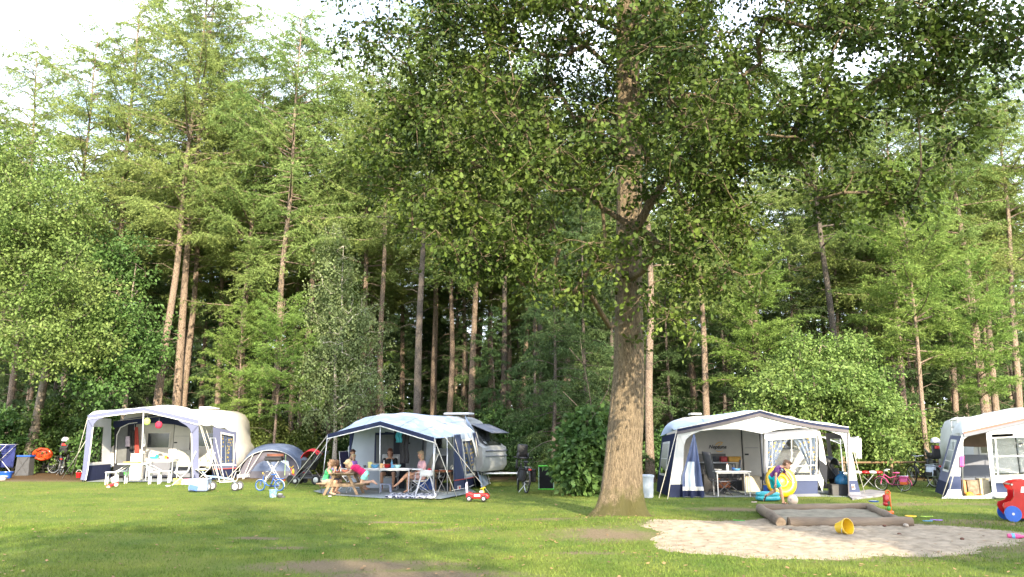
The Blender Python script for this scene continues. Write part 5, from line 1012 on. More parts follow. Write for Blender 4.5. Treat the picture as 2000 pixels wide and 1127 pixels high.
def person(label, loc, rotz, s, J, skin, hair, clothes, kid=False, hairlen=0., curl=.6, look=None, extras=None, group=None, hs=1.):
    """J: joints in metres of a 1.7 m adult: pelvis, chest, neck, head and sh/el/wr/hp/kn/an/to with _l/_r; z measured from the ground"""
    t = thing('person', label, 'person', loc, rotz, group); t.scale = (s, s, s)
    J = {k: Vector(v) for k, v in J.items()}; b = MB(); hr = hs*(1.28 if kid else 1.0)
    pel, ch, nk, hd = J['pelvis'], J['chest'], J['neck'], J['head']; up = (nk-pel).normalized()
    side = (J['sh_r']-J['sh_l']).normalized(); mid = pel.lerp(ch, .5)
    def slab(c, w, d_, h):
        fwd = side.cross(up).normalized(); M = Matrix((side, fwd, up)).transposed(); V0 = len(b.v); b.ell((0, 0, 0), (w, d_, h), 14, 10)
        for i in range(V0, len(b.v)): b.v[i] = tuple(M @ Vector(b.v[i])+c)
    slab(pel, .155, .115, .13); slab(mid, .135, .10, .16); slab(ch, .165, .115, .17); slab(ch.lerp(nk, .65), .15, .08, .07)
    capsule(b, ch.lerp(nk, .7), nk.lerp(hd, .5), .062, .052)
    for q in 'lr':
        sh, el, wr = J['sh_'+q], J['el_'+q], J['wr_'+q]; capsule(b, sh, el, .052, .040); capsule(b, el, wr, .040, .026)
        hp, kn, an, to = J['hp_'+q], J['kn_'+q], J['an_'+q], J['to_'+q]; capsule(b, hp, kn, .088, .056); capsule(b, kn, kn.lerp(an, .4), .055, .053); capsule(b, kn.lerp(an, .4), an, .053, .034)
        capsule(b, an+(an-to).normalized()*.03, to, .036, .026)
        # hand: palm, four curled fingers of different length and a thumb from the side of the palm
        d = (wr-el).normalized(); lat = d.cross(Vector((0, 0, 1))); lat = (lat if lat.length > .2 else d.cross(Vector((0, 1, 0)))).normalized(); nrm = lat.cross(d)*(-1)
        if nrm.z > 0: nrm = -nrm
        pc = wr+d*.05; b.tube([wr, pc, wr+d*.09], [.024, .036, .034], 10, flat=.5); b.ell(pc, (.034, .034, .02), 8, 6)
        for i, (o_, l_) in enumerate(((-.028, .072), (-.009, .082), (.010, .077), (.028, .060))):
            p0 = wr+d*.085+lat*o_; p1 = p0+(d*math.cos(curl*.5)+nrm*math.sin(curl*.5))*l_*.45; p2 = p1+(d*math.cos(curl*1.3)+nrm*math.sin(curl*1.3))*l_*.35; p3 = p2+(d*math.cos(curl*2)+nrm*math.sin(curl*2))*l_*.25
            b.tube([p0, p1, p2, p3], [.0095, .009, .008, .0065], 6)
        th = lat*(-1 if q == 'l' else 1); b.tube([wr+d*.03+th*.02, wr+d*.06+th*.045+nrm*.01, wr+d*.09+th*.05+nrm*.02], [.012, .011, .008], 6)
    f = (Vector(look) if look else side.cross(up)).normalized(); hu = (hd-nk).normalized(); hu = (hu-f*hu.dot(f)).normalized() if abs(hu.dot(f)) < .95 else Vector((0, 0, 1)); hsd = f.cross(hu).normalized()
    HM = Matrix((hsd, f, hu)).transposed()
    def hp_(x, y, z): return hd+HM @ (Vector((x, y, z))*hr)
    def hell(mb, c, r_, n=12, m=9):
        V0 = len(mb.v); mb.ell((0, 0, 0), tuple(k*hr for k in r_), n, m)
        for i in range(V0, len(mb.v)): mb.v[i] = tuple(HM @ Vector(mb.v[i])+hp_(*c))
    hell(b, (0, -.012, .03), (.076, .094, .088), 16, 12); hell(b, (0, .022, -.045), (.056, .066, .062), 14, 10); hell(b, (0, .098, -.012), (.012, .016, .022), 8, 6); hell(b, (0, .066, -.095), (.022, .022, .016), 8, 6)
    hell(b, (.026, .072, -.02), (.02, .016, .016), 8, 6); hell(b, (-.026, .072, -.02), (.02, .016, .016), 8, 6)
    for sx in (-1, 1): hell(b, (sx*.078, -.01, -.005), (.010, .020, .030), 8, 6)
    remesh(b, 'body', skin, t, .0095, 2)
    for sx in (-1, 1):
        e = MB(); hell(e, (sx*.031, .083, .012), (.012, .006, .007), 8, 6); e.build('eye', EYE_M, t, 'all')
    e = MB(); hell(e, (0, .088, -.058), (.024, .007, .006), 8, 6); e.build('mouth', LIP, t, 'all')
    h = MB(); hell(h, (0, -.024, .048), (.086, .098, .088), 16, 12); hell(h, (0, -.05, .0), (.082, .070, .075), 14, 10)
    if hairlen:
        for sx in (-1, 1): hell(h, (sx*.062, -.035, -.05-hairlen*.4), (.032, .055, .07+hairlen*.5), 10, 8)
        hell(h, (0, -.07, -.05-hairlen*.4), (.07, .035, .08+hairlen*.5), 10, 8)
    for i in range(7): a = -1.2+.4*i; hell(h, (.055*math.sin(a), .055+.02*math.cos(a), .088), (.022, .022, .022), 8, 6)
    remesh(h, 'hair', hair, t, .011, 2)
    for (nm, m, spec) in clothes:
        c = MB(); k = dict(spec)
        def slab2(cc, w, d_, hh):
            fwd = side.cross(up).normalized(); M = Matrix((side, fwd, up)).transposed(); V0 = len(c.v); c.ell((0, 0, 0), (w, d_, hh), 14, 10)
            for i in range(V0, len(c.v)): c.v[i] = tuple(M @ Vector(c.v[i])+cc)
        if k.get('torso'):
            g = k['torso']; slab2(ch, .178*g, .132*g, .165); slab2(mid, .152*g, .122*g, .17); slab2(pel.lerp(mid, .35), .168*g, .130*g, .10)
            if k.get('shoulders', 1): slab2(ch.lerp(nk, .6), .165*g, .098*g, .06)
        if k.get('sleeve'):
            for q in 'lr': sh, el, wr = J['sh_'+q], J['el_'+q], J['wr_'+q]; e = sh.lerp(el, min(1, k['sleeve'])); c.ell(sh, .064, 10, 8); c.tube([sh, sh.lerp(e, .5), e], [.066, .062, .058], 12)
            if k['sleeve'] > 1:
                for q in 'lr': c.tube([J['el_'+q], J['el_'+q].lerp(J['wr_'+q], k['sleeve']-1)], [.052, .042], 12); c.ell(J['el_'+q], .052, 10, 8)
        if k.get('hips'):
            slab2(pel, .172, .135, .125)
            for q in 'lr': hp, kn = J['hp_'+q], J['kn_'+q]; e = hp.lerp(kn, k['hips']); c.ell(hp, .10, 12, 8); c.tube([hp, hp.lerp(e, .5), e], [.102, .096, k.get('hem', .084)], 14)
        if k.get('skirt'):
            slab2(pel, .18, .15, .13); hm = (J['hp_l']+J['hp_r'])/2
            for w_ in (0, .25, .5, .75, 1.): hp = J['hp_l'].lerp(J['hp_r'], w_); kn = J['kn_l'].lerp(J['kn_r'], w_); e = hp.lerp(kn, k['skirt']); c.ell(hp, .10, 10, 8); c.tube([hp, e], [.102, .092], 12)
        remesh(c, nm, m, t, .013, 1)
    if extras: extras(t, J, hp_, hr)
    return t
def cloth(n, c, **k): return mat(n, c, .85, var=.1, vscale=12, spec=.2, sheen=.2, **k)
def sandal(t, J, hp_, hr):
    for q in 'lr':
        m_ = MB(); an, to = J['an_'+q], J['to_'+q]; d = (to-an).normalized(); dn = Vector((0, 0, -1)) if abs(d.z) < .8 else Vector((0, -1, 0)); dn = (dn-d*dn.dot(d)).normalized()
        m_.tube([an-d*.05+dn*.036, to+d*.03+dn*.034], [.042, .040], 8, flat=.4); m_.torus(an.lerp(to, .55)+dn*.004, .038, .010, d, 14, 6); m_.torus(an.lerp(to, .05), .040, .009, d, 14, 6); m_.build('sandal', BLK, t, 'all')
BROWN = hair_m('brown_hair', (.12, .06, .03)); DKHAIR = hair_m('dark_auburn_hair', (.045, .014, .010)); BLOND = hair_m('blond_hair', (.50, .38, .22)); LBROWN = hair_m('light_brown_hair', (.26, .15, .08)); GBLOND = hair_m('ash_blond_hair', (.33, .24, .15))
# --- the boy kicking the ball: faces right (+x), bent forward, left leg swung back
def kick():
    g = G(1521, 986); o = (g.x, g.y, 0); s = .75
    J = dict(pelvis=(-.14, 0, .86), chest=(.06, -.03, 1.10), neck=(.20, -.05, 1.22), head=(.33, -.07, 1.25), sh_l=(.02, .15, 1.27), sh_r=(.09, -.20, 1.25),
             el_l=(.24, .20, 1.10), wr_l=(.40, .16, .90), el_r=(-.16, -.30, 1.06), wr_r=(-.18, -.33, .80), hp_l=(-.14, .09, .83), kn_l=(-.06, .14, .43), an_l=(-.36, .16, .26), to_l=(-.42, .16, .12), hp_r=(-.12, -.09, .83), kn_r=(.05, -.12, .48), an_r=(.12, -.13, .075), to_r=(.25, -.13, .035))
    J['sh_r'] = (-.04, -.20, 1.14); J['sh_l'] = (.20, .13, 1.16); J['el_l'] = (.36, .17, .96); J['wr_l'] = (.48, .12, .76); J['el_r'] = (-.12, -.30, .96); J['wr_r'] = (-.16, -.33, .70)
    person('boy in purple T-shirt and turquoise shorts bending forward to kick a ball', o, 0, s, J, SKIN, BROWN,
           [('t_shirt', cloth('purple_jersey', (.10, .025, .13)), dict(torso=1.05, sleeve=.75)), ('shorts', cloth('turquoise_shorts', (.0, .36, .40)), dict(hips=.78, hem=.095))], kid=True, curl=.5, look=(.80, -.45, -.42), extras=lambda t, J_, h, r: (sandal(t, J_, h, r), shirtmark(t)))
    # --- ball
    b = G(1549, 987); bt = thing('ball', 'worn pinkish white football on the grass at the kicking boy', 'ball', (b.x, b.y, 0)); m_ = MB(); m_.ell((0, 0, .125), .125, 24, 16)
    m_.build('shell', dots('ball_panels', (.50, .40, .36), (.30, .24, .24), 9, .22), bt, 'all')
def shirtmark(t):
    m_ = MB(); m_.ell((.10, -.155, 1.12), (.075, .02, .03), 12, 6, rot=(0, .5, -.5)); m_.ell((.07, -.165, 1.05), (.06, .02, .012), 12, 6, rot=(0, .5, -.5)); m_.build('shirt_print', cloth('mint_print', (.35, .60, .48)), t, 'all')
kick()
# seated pose facing +x ; z = seat height
def sit(seat=.45, lean=.08, knee=.02, arms='table', sp=.10, foot=.0, reach=.30, lower=0.):
    z = seat+.10; J = dict(pelvis=(0, 0, z), chest=(lean*.7, 0, z+.33), neck=(lean, 0, z+.50), head=(lean+.05, 0, z+.66), sh_l=(lean*.9, .18, z+.43), sh_r=(lean*.9, -.18, z+.43),
             hp_l=(.02, .09, z-.02), hp_r=(.02, -.09, z-.02), kn_l=(.43, sp+.02, z-.0+knee), kn_r=(.43, -sp-.02, z-.0+knee), an_l=(.45+foot, sp, .08+lower), an_r=(.45+foot, -sp, .08+lower), to_l=(.59+foot, sp, .035+lower), to_r=(.59+foot, -sp, .035+lower))
    if arms == 'table': J.update(el_l=(lean+.12, .22, z+.20), el_r=(lean+.12, -.22, z+.20), wr_l=(lean+reach, .10, z+.24), wr_r=(lean+reach, -.10, z+.24))
    elif arms == 'mouth': J.update(el_l=(lean+.18, .17, z+.18), el_r=(lean+.18, -.17, z+.18), wr_l=(lean+.22, .05, z+.44), wr_r=(lean+.22, -.05, z+.44))
    else: J.update(el_l=(lean+.02, .24, z+.18), el_r=(lean+.02, -.24, z+.18), wr_l=(.24, .14, z+.10), wr_r=(.24, -.14, z+.10))
    return J
# picnic table frame is defined here: the children sit on it
PT = G(672, 966); PT_ANG = R(-4)
def at_pt(x, y): c, s = math.cos(PT_ANG), math.sin(PT_ANG); return (PT.x+c*x-s*y, PT.y+s*x+c*y, 0)
J = sit(.30/.74, .16, .0, 'mouth', .09, foot=-.18); 
person('child in green sleeveless top eating at the wooden picnic table', at_pt(-.52, -.18), PT_ANG, .74, J, SKINL, LBROWN, [('vest', cloth('green_vest', (.045, .34, .13)), dict(torso=1.05)), ('shorts', cloth('khaki_shorts', (.30, .24, .18)), dict(hips=.8, hem=.09))], kid=True)
J = sit(.30/.72, .16, .0, 'mouth', .09, foot=-.18)
person('child in lilac shirt half hidden behind the green-topped child', at_pt(-.50, .22), PT_ANG, .72, J, SKINL, BROWN, [('shirt', cloth('lilac_shirt', (.45, .42, .68)), dict(torso=1.05, sleeve=.6)), ('trousers', cloth('denim_trousers', (.06, .09, .18)), dict(hips=.95, hem=.08))], kid=True)
# girl kneeling on the far bench and leaning over the table (faces -x)
z = .42
J = dict(pelvis=(0, 0, .68), chest=(.30, 0, .86), neck=(.46, 0, .93), head=(.60, 0, .99), sh_l=(.38, .16, .93), sh_r=(.38, -.16, .93), el_l=(.50, .20, .76), el_r=(.50, -.20, .76), wr_l=(.66, .10, .72), wr_r=(.66, -.10, .72),
         hp_l=(.0, .09, .64), hp_r=(.0, -.09, .64), kn_l=(.10, .11, .40), kn_r=(.10, -.11, .40), an_l=(-.26, .10, .44), an_r=(-.26, -.10, .44), to_l=(-.38, .10, .38), to_r=(-.38, -.10, .34))
q = at_pt(.62, -.10)
person('girl in hot pink T-shirt kneeling on the bench, leaning over the table', q, PT_ANG+math.pi, .84, J, SKINL, BLOND, [('t_shirt', cloth('hot_pink_shirt', (.52, .015, .11)), dict(torso=1.04, sleeve=.55)), ('shorts', cloth('aqua_shorts', (.25, .62, .56)), dict(hips=.55, hem=.10))], kid=True, hairlen=.04, look=(.8, -.1, -.45))
# dark-haired woman on the camping chair behind the table end, toddler on her lap
w1 = G(690, 957); 
J = sit(.40, .05, .02, 'lap', .08, foot=.12)
person('woman with dark auburn hair and black top seated at the left table end', (w1.x-.15, w1.y, 0), R(-18), .95, J, SKIN, DKHAIR, [('top', cloth('black_top', (.02, .018, .02)), dict(torso=1.05, sleeve=.4)), ('skirt', cloth('cream_skirt', (.55, .46, .36)), dict(skirt=.75))], look=(.75, -.65, -.12))
J = sit(.52, .05, -.05, 'lap', .07, foot=-.1, lower=.2)
J = {k: Vector(v) for k, v in J.items()}
person('blond toddler with a purple bib on the lap of the dark-haired woman', (w1.x-.02, w1.y-.20, .22), R(-50), .60, J, SKINL, BLOND, [('bib', cloth('purple_bib', (.30, .16, .62)), dict(torso=1.1, sleeve=.5)), ('trousers', cloth('pale_trousers', (.5, .45, .42)), dict(hips=1.))], kid=True, look=(1, -.1, -.1))
# woman in black dress facing the camera
w2 = G(757, 958)
J = sit(.40, .03, .02, 'table', .17, foot=.0, reach=.30)
person('woman in black scoop-neck dress seated behind the table, facing the camera', (w2.x, w2.y+.35, 0), R(-90), .97, J, SKIN, hair_m('brown_red_hair', (.14, .05, .03)), [('dress', cloth('black_dress', (.02, .018, .018)), dict(torso=1.10, sleeve=.6, hips=.55, hem=.125, shoulders=0))], hairlen=.04, look=(1, 0, -.25))
# blond woman with crossed legs, turned to the left
w3 = G(815, 964)
J = sit(.38, .0, .03, 'lap', .06, foot=.05)
J.update(kn_l=(.42, -.06, .58), an_l=(.74, -.05, .28), to_l=(.86, -.05, .20), kn_r=(.42, .0, .48), an_r=(.44, .02, .08), to_r=(.56, .04, .035))
person('blond woman in pale pink shirt and shorts sitting cross-legged, turned to the left', (w3.x+.08, w3.y+.35, 0), R(-158), .95, J, SKIN, GBLOND, [('shirt', cloth('pale_pink_shirt', (.62, .36, .40)), dict(torso=1.06, sleeve=.8)), ('shorts', cloth('rose_shorts', (.45, .27, .25)), dict(hips=.6, hem=.105))], hairlen=.05, look=(1, .25, -.1))
# ================================================================= THINGS ON THE MEADOW
def at(px, py, dz=0.): g = G(px, py); return (g.x, g.y, dz)
def bicycle(label, loc, yaw, fr, s=1., Rw=.33, tyre=RUB, kid=False, seatm=BLK, gd=None, panniers=None, seat=None, helmet=False, lean=.0, front_guard=None, grips=BLK, extra=None, group='bicycles standing about the pitches'):
    t = thing('bicycle', label, 'bicycle', loc, yaw, group); t.rotation_euler = (lean, 0, yaw); t.scale = (s, s, s)
    fx, rx = .56, -.48
    for x in (fx, rx):
        st = .22 if (x > 0 and not kid) else 0.; ax = (math.sin(st), math.cos(st), 0)
        m_ = MB(); m_.torus((x, 0, Rw), Rw-.02, .024 if not kid else .035, ax, 36, 8); w = m_.build('wheel', tyre, t, True)
        m_ = MB(); m_.torus((x, 0, Rw), Rw-.048, .014, ax, 36, 6); A = Vector(ax); a = A.orthogonal().normalized(); b = A.cross(a)
        for k in range(16): d = a*math.cos(k*math.pi/8)+b*math.sin(k*math.pi/8); m_.tube([Vector((x, 0, Rw))+A*.02*(-1)**k, Vector((x, 0, Rw))+d*(Rw-.05)], .0028, 3)
        m_.tube([Vector((x, 0, Rw))-A*.05, Vector((x, 0, Rw))+A*.05], .022, 8); m_.build('rim', STEEL, w, True)
    m_ = MB(); H = .50+Rw*.9; hd0, hd1 = (fx-.14, 0, Rw+.30), (fx-.19, 0, Rw+.46); bb = (0, 0, Rw-.03); st0, st1 = (-.06, 0, Rw+.08), (-.16, 0, Rw+.38)
    r0 = .020 if not kid else .026
    m_.tube([hd0, hd1], .024, 8); m_.tube([bb, (.18, 0, Rw+.02), hd0], r0, 8)
    if not kid: m_.tube([st1, (.12, 0, Rw+.28), hd1], r0*.9, 8)
    m_.tube([bb, st1], r0, 8)
    for y in (-.05, .05): m_.tube([(rx, y, Rw), bb], .011, 6); m_.tube([(rx, y, Rw), (st1[0]+.02, y*.3, st1[2]-.04)], .010, 6); m_.tube([(fx, y, Rw), (fx-.07, y, Rw+.25), (fx-.14, y*.2, Rw+.31)], .013, 6)
    m_.build('frame', fr, t, True)
    m_ = MB(); m_.tube([hd1, (fx-.22, 0, Rw+.62)], .013, 6); hb = Rw+.64; m_.tube([(fx-.36, .27, hb+.02), (fx-.28, .25, hb+.03), (fx-.20, .12, hb), (fx-.19, 0, hb-.01), (fx-.20, -.12, hb), (fx-.28, -.25, hb+.03), (fx-.36, -.27, hb+.02)], .012, 6); h = m_.build('handlebar', STEEL, t, True)
    for y in (-.27, .27): m_ = MB(); m_.tube([(fx-.31, y*.97, hb+.028), (fx-.43, y*1.02, hb+.012)], .019, 8); m_.build('grip', grips, h, True)
    m_ = MB(); m_.tube([st1, (-.20, 0, Rw+.50)], .013, 6); m_.ell((-.23, 0, Rw+.54), (.13, .085, .035), 12, 8); m_.ell((-.12, 0, Rw+.535), (.10, .03, .025), 10, 6); m_.build('saddle', seatm, t, True)
    m_ = MB(); m_.torus(bb, .085, .010, (0, 1, 0), 20, 6); m_.tube([(0, -.08, Rw-.03), (.10, -.09, Rw-.13)], .010, 5); m_.tube([(0, .08, Rw-.03), (-.10, .09, Rw+.07)], .010, 5); m_.box((.11, -.14, Rw-.14), (.09, .09, .025)); m_.box((-.11, .14, Rw+.08), (.09, .09, .025)); m_.box((-.22, -.045, Rw-.03), (.46, .02, .10), bev=.008); m_.build('crank', BLK, t)
    m_ = MB(); 
    for (x, a0, a1) in ((rx, 20, 190), (fx, 40, 165)):
        pts = [Vector((x+(Rw+.03)*math.cos(R(a)), 0, Rw+(Rw+.03)*math.sin(R(a)))) for a in np.linspace(a0, a1, 12)]; pts = [Vector((2*x-p.x, 0, p.z)) if x == rx and False else p for p in pts]; m_.tube(pts, .028, 6, flat=.35)
    m_.build('mudguards', gd or fr, t, True)
    m_ = MB(); m_.tube([(st1[0], 0, st1[2]), (rx-.22, 0, Rw*2+.07)], .008, 5)
    for y in (-.06, .06): m_.tube([(rx, y, Rw), (rx-.05, y, Rw*2+.07)], .007, 5); m_.tube([(rx+.22, y, Rw*2+.07), (rx-.24, y, Rw*2+.07)], .008, 5)
    m_.tube([(rx+.02, .03, Rw-.06), (rx+.12, .20, .02)], .009, 5); m_.build('carrier', STEEL if not kid else fr, t, True)
    m_ = MB(); m_.box((rx-.27, 0, Rw*2+.0), (.03, .09, .05), bev=.008); m_.build('rear_light', mat('red_reflector', (.55, .02, .02), .2, coat=.5), t)
    if panniers:
        for y in (-1, 1):
            m_ = MB(); m_.box((rx-.03, y*.15, Rw+.16), (.36, .13, .32), rot=(y*.10, 0, 0), bev=.03); m_.box((rx-.03, y*.12, Rw+.335), (.38, .18, .03), rot=(y*.25, 0, 0), bev=.01); p_ = m_.build('pannier', panniers[0], t, True)
            if len(panniers) > 1: m_ = MB(); m_.box((rx-.03, y*.222, Rw+.08), (.30, .012, .12), rot=(y*.10, 0, 0)); m_.box((rx-.215, y*.15, Rw+.12), (.012, .11, .18)); m_.build('pannier_trim', panniers[1], p_)
    if seat:
        (sx, sz, col) = seat; m_ = MB(); m_.box((sx, 0, sz), (.24, .30, .07), bev=.03); m_.box((sx-.13 if sx < 0 else sx+.10, 0, sz+.20), (.07, .32, .42), rot=(0, .12 if sx < 0 else -.12, 0), bev=.03)
        for y in (-.15, .15): m_.box((sx, y, sz+.08), (.26, .03, .16), bev=.012); m_.box((sx+.12, y*.9, sz-.18), (.10, .06, .26), bev=.015)
        m_.build('child_seat', col, t, True)
        if helmet:
            m_ = MB(); c = (sx-.12, 0, sz+.50); m_.lathe([(.145, -.02), (.15, .0), (.14, .07), (.10, .125), (.04, .15), (.0, .153)], c, 18); hh = m_.build('helmet', mat('pale_lilac_helmet', (.52, .50, .60), .3), t, True)
            m_ = MB(); m_.box((sx-.19, 0, sz+.34), (.03, .18, .10), bev=.01); m_.build('seat_reflector', mat('red_reflector', (.55, .02, .02), .2), t)
    if extra: extra(t, Rw)
    return t
def kidtrim(t, Rw):
    m_ = MB(); m_.lathe([(.0, -.01), (.055, -.008), (.055, .008), (.0, .01)], (.42, 0, Rw+.60), 16, Matrix.Rotation(R(90), 3, 'Y')); m_.build('headlight', mat('amber_lamp', (.85, .50, .05), .3), t, True)
    m_ = MB(); m_.box((.28, -.03, Rw+.30), (.05, .03, .34), rot=(0, -.35, 0)); m_.build('frame_stripe', PIPE, t)
bicycle('small blue child bicycle with white mudguards standing before the dome tent', at(528, 959), R(168), BLU, .60, .27, tyre=mat('blue_tyre', (.01, .07, .24), .6), kid=True, seatm=BLU, gd=PIPE, extra=kidtrim, lean=R(-5))
bicycle('black bicycle with front child seat and panniers seen from behind, right of the middle pitch', at(1020, 962), R(103), BLK, 1.0, .34, panniers=(mat('black_canvas', (.02, .02, .022), .9),), seat=(.22, .98, BLK), lean=R(4))
bicycle('pink child bicycle with orange and pink pannier bags by the sunny bush', at(1746, 959), R(145), PNK, .62, .33, seatm=PNK, gd=PNK, panniers=(PNK, ORG), lean=R(-5), grips=PIPE)
bicycle('black bicycle with lilac helmet on its child seat and silvery panniers at the far right', at(1805, 951), R(104), BLK, 1.0, .34, panniers=(mat('silver_blue_pannier', (.45, .50, .60), .5), BLK), seat=(-.48, .93, BLK), helmet=True, lean=R(4))
bicycle('black bicycle with helmet on its child seat, left of the left awning', at(126, 928), R(100), BLK, 1.0, .34, seat=(-.48, .93, BLK), helmet=True, lean=R(3))
bicycle('dark bicycle half hidden behind the orange inflatable', at(84, 925), R(170), BLK, 1.0, .34, lean=R(4))
# covered item beside the right bicycle: leaning grey cover
g = G(1826, 950); t = thing('parasol_bag', 'dull grey upright cover leaning beside the helmeted bicycle at the far right', 'cover', (g.x, g.y, 0)); m_ = MB(); m_.tube([(.12, 0, 0), (.06, 0, .45), (-.12, 0, 1.05), (-.22, 0, 1.22)], [.24, .22, .12, .03], 14, flat=.35); m_.build('cover', mat('greygreen_cover', (.13, .13, .11), .9, bump=.8, bscale=8), t, 'all')
# orange inflatable, bag with blue rim, clothes rack and tubs at the left edge
g = P(83, 887, G(84, 925).y-.35); t = thing('inflatable_seat', 'oval orange inflatable leaning against the dark bicycle', 'inflatable', (g.x, g.y, g.z-.30)); m_ = MB(); M0 = len(m_.v); m_.torus((0, 0, .30), .31, .085, (0, 1, .12), 32, 10)
for i in range(M0, len(m_.v)): x, y, z = m_.v[i]; m_.v[i] = (x*1.14, y, .30+(z-.30)*.72)
m_.build('ring', mat('orange_vinyl', (.62, .07, .015), .35, coat=.4), t, 'all'); m_ = MB(); m_.ell((0, -.01, .30), (.33, .06, .20), 20, 10); m_.build('floor', mat('orange_vinyl', (.8, .13, .03), .35), t, 'all')
m_ = MB(); m_.tube([(-.05, -.09, .22), (.02, -.095, .215), (.09, -.09, .23)], .012, 6); m_.build('valve_slot', BLK, t, 'all'); m_ = MB(); m_.tube([(-.10, -.03, .52), (-.05, -.09, .44), (-.04, -.10, .38)], .006, 4); m_.build('cord', BLK, t, 'all')
g = at(47, 929); t = thing('laundry_bag', 'tall charcoal folding bag with blue rim beside the dark bicycle', 'bag', g); m_ = MB(); m_.add([(-.30, -.2, 0), (.28, -.2, 0), (.28, .2, 0), (-.30, .2, 0), (-.27, -.18, .78), (.25, -.18, .78), (.25, .18, .78), (-.27, .18, .78)], [(3, 2, 1, 0), (0, 1, 5, 4), (1, 2, 6, 5), (2, 3, 7, 6), (3, 0, 4, 7), (4, 5, 6, 7)]); m_.build('bag', CHAR, t)
m_ = MB(); m_.box((-.01, -.19, .80), (.58, .04, .06), bev=.01); m_.box((-.01, .19, .80), (.58, .04, .06), bev=.01); m_.box((-.29, 0, .80), (.04, .34, .06)); m_.box((.27, 0, .80), (.04, .34, .06)); m_.build('rim', BLU, t)
m_ = MB(); m_.tube([(-.28, -.22, .02), (.22, -.21, .78)], .012, 5); m_.tube([(.24, -.22, .02), (-.24, -.21, .78)], .012, 5); m_.build('folding_legs', CHAR, t)
g = at(2, 928); t = thing('clothes_rack', 'white clothes rack cut by the left picture edge', 'drying rack', g); m_ = MB(); 
for y in (-.35, .35): m_.tube([(-.9, y, .0), (.28, y, 1.25)], .012, 6); m_.tube([(.28, y, .0), (-.9, y, 1.25)], .012, 6)
for k in range(6): m_.tube([(-.95, -.4+.16*k, 1.26), (.36, -.4+.16*k, 1.26)], .008, 5)
m_.tube([(.34, -.45, 1.26), (.34, .45, 1.26)], .010, 5); m_.build('rack', ALU, t, True)
for (x0, x1, y, zl, m__, lab) in ((-.85, .27, .38, .30, mat('navy_towel', (.02, .03, .14), .95), 'large navy towel hanging on the clothes rack at the left edge'), (-.20, .02, -.42, .40, mat('aqua_towel', (.20, .48, .55), .95), 'narrow aqua striped towel in front of the navy one'), (-.55, -.22, -.42, .62, mat('purple_towel', (.12, .06, .18), .95), 'dark purple cloth at the very left picture edge')):
    m_ = MB(); m_.M = Matrix.Translation(g); m_.patch(lambda u, v: Vector((x0+(x1-x0)*u, y+.04*math.sin(u*11+v*2)*(1-v*.6), zl+(1.28-zl)*v)), 0, 1, 0, 1, 24, 8); tag(m_.build('hanging_towel', m__, None, 'all', shell=.02), lab, 'towel', 'towels on the left rack')
def tub(name, label, cat, loc, r0, r1, h, m__, inner=None, handle=None, group=None, tilt=None):
    t = thing(name, label, cat, loc, 0, group); 
    if tilt: t.rotation_euler = tilt
    m_ = MB(); m_.lathe([(.0, .01), (r0, 0), (r0+(r1-r0)*.5, h*.5), (r1, h), (r1*1.07, h), (r1*1.07, h-.02), (r1*1.0, h-.02)], (0, 0, 0), 24, cap=False); m_.lathe([(0, .02), (r0*.93, .02), (r1*.95, h)], (0, 0, 0), 24, cap=False); m_.build('tub', m__, t, True)
    if handle: m_ = MB(); m_.tube([(r1*math.cos(a), 0, h+(handle*r1*math.sin(a) if handle > 0 else 0)) if handle > 0 else (r1*1.02*math.cos(a), -abs(r1*.9*math.sin(a)), h-.01-.1*math.sin(a)) for a in np.linspace(0, math.pi, 14)], .007, 5); m_.build('handle', PIPE, t, True)
    return t
tub('washing_tub', 'blue washing tub on the ground at the left edge', 'tub', at(8, 934), .24, .30, .24, BLU); tub('washing_bowl', 'white bowl in front of the blue tub at the left edge', 'bowl', at(2, 938), .15, .21, .15, WPL)
tub('bucket', 'small red bucket at the left foot of the left awning', 'bucket', at(153, 933), .08, .11, .20, RED, handle=.9)
tub('toy_bucket', 'light blue patterned bucket on the lawn before the child bicycle', 'bucket', at(533, 972), .085, .11, .21, mat('lightblue_pattern_bucket', (.04, .20, .42), .4, vscale=18, col2=(.38, .44, .50)))
g = at(547, 973); t = thing('toy_grill', 'small dark toy lying right of the light blue bucket', 'toy', g); m_ = MB(); m_.lathe([(.03, 0), (.075, .03), (.09, .08), (.07, .10)], (0, 0, 0), 14); m_.box((.06, 0, .03), (.14, .10, .05), bev=.015); m_.build('shell', CHAR, t, True); m_ = MB(); m_.lathe([(.0, .1), (.06, .105), (.05, .12), (0, .125)], (0, 0, 0), 14); m_.build('lid', STEEL, t, True)
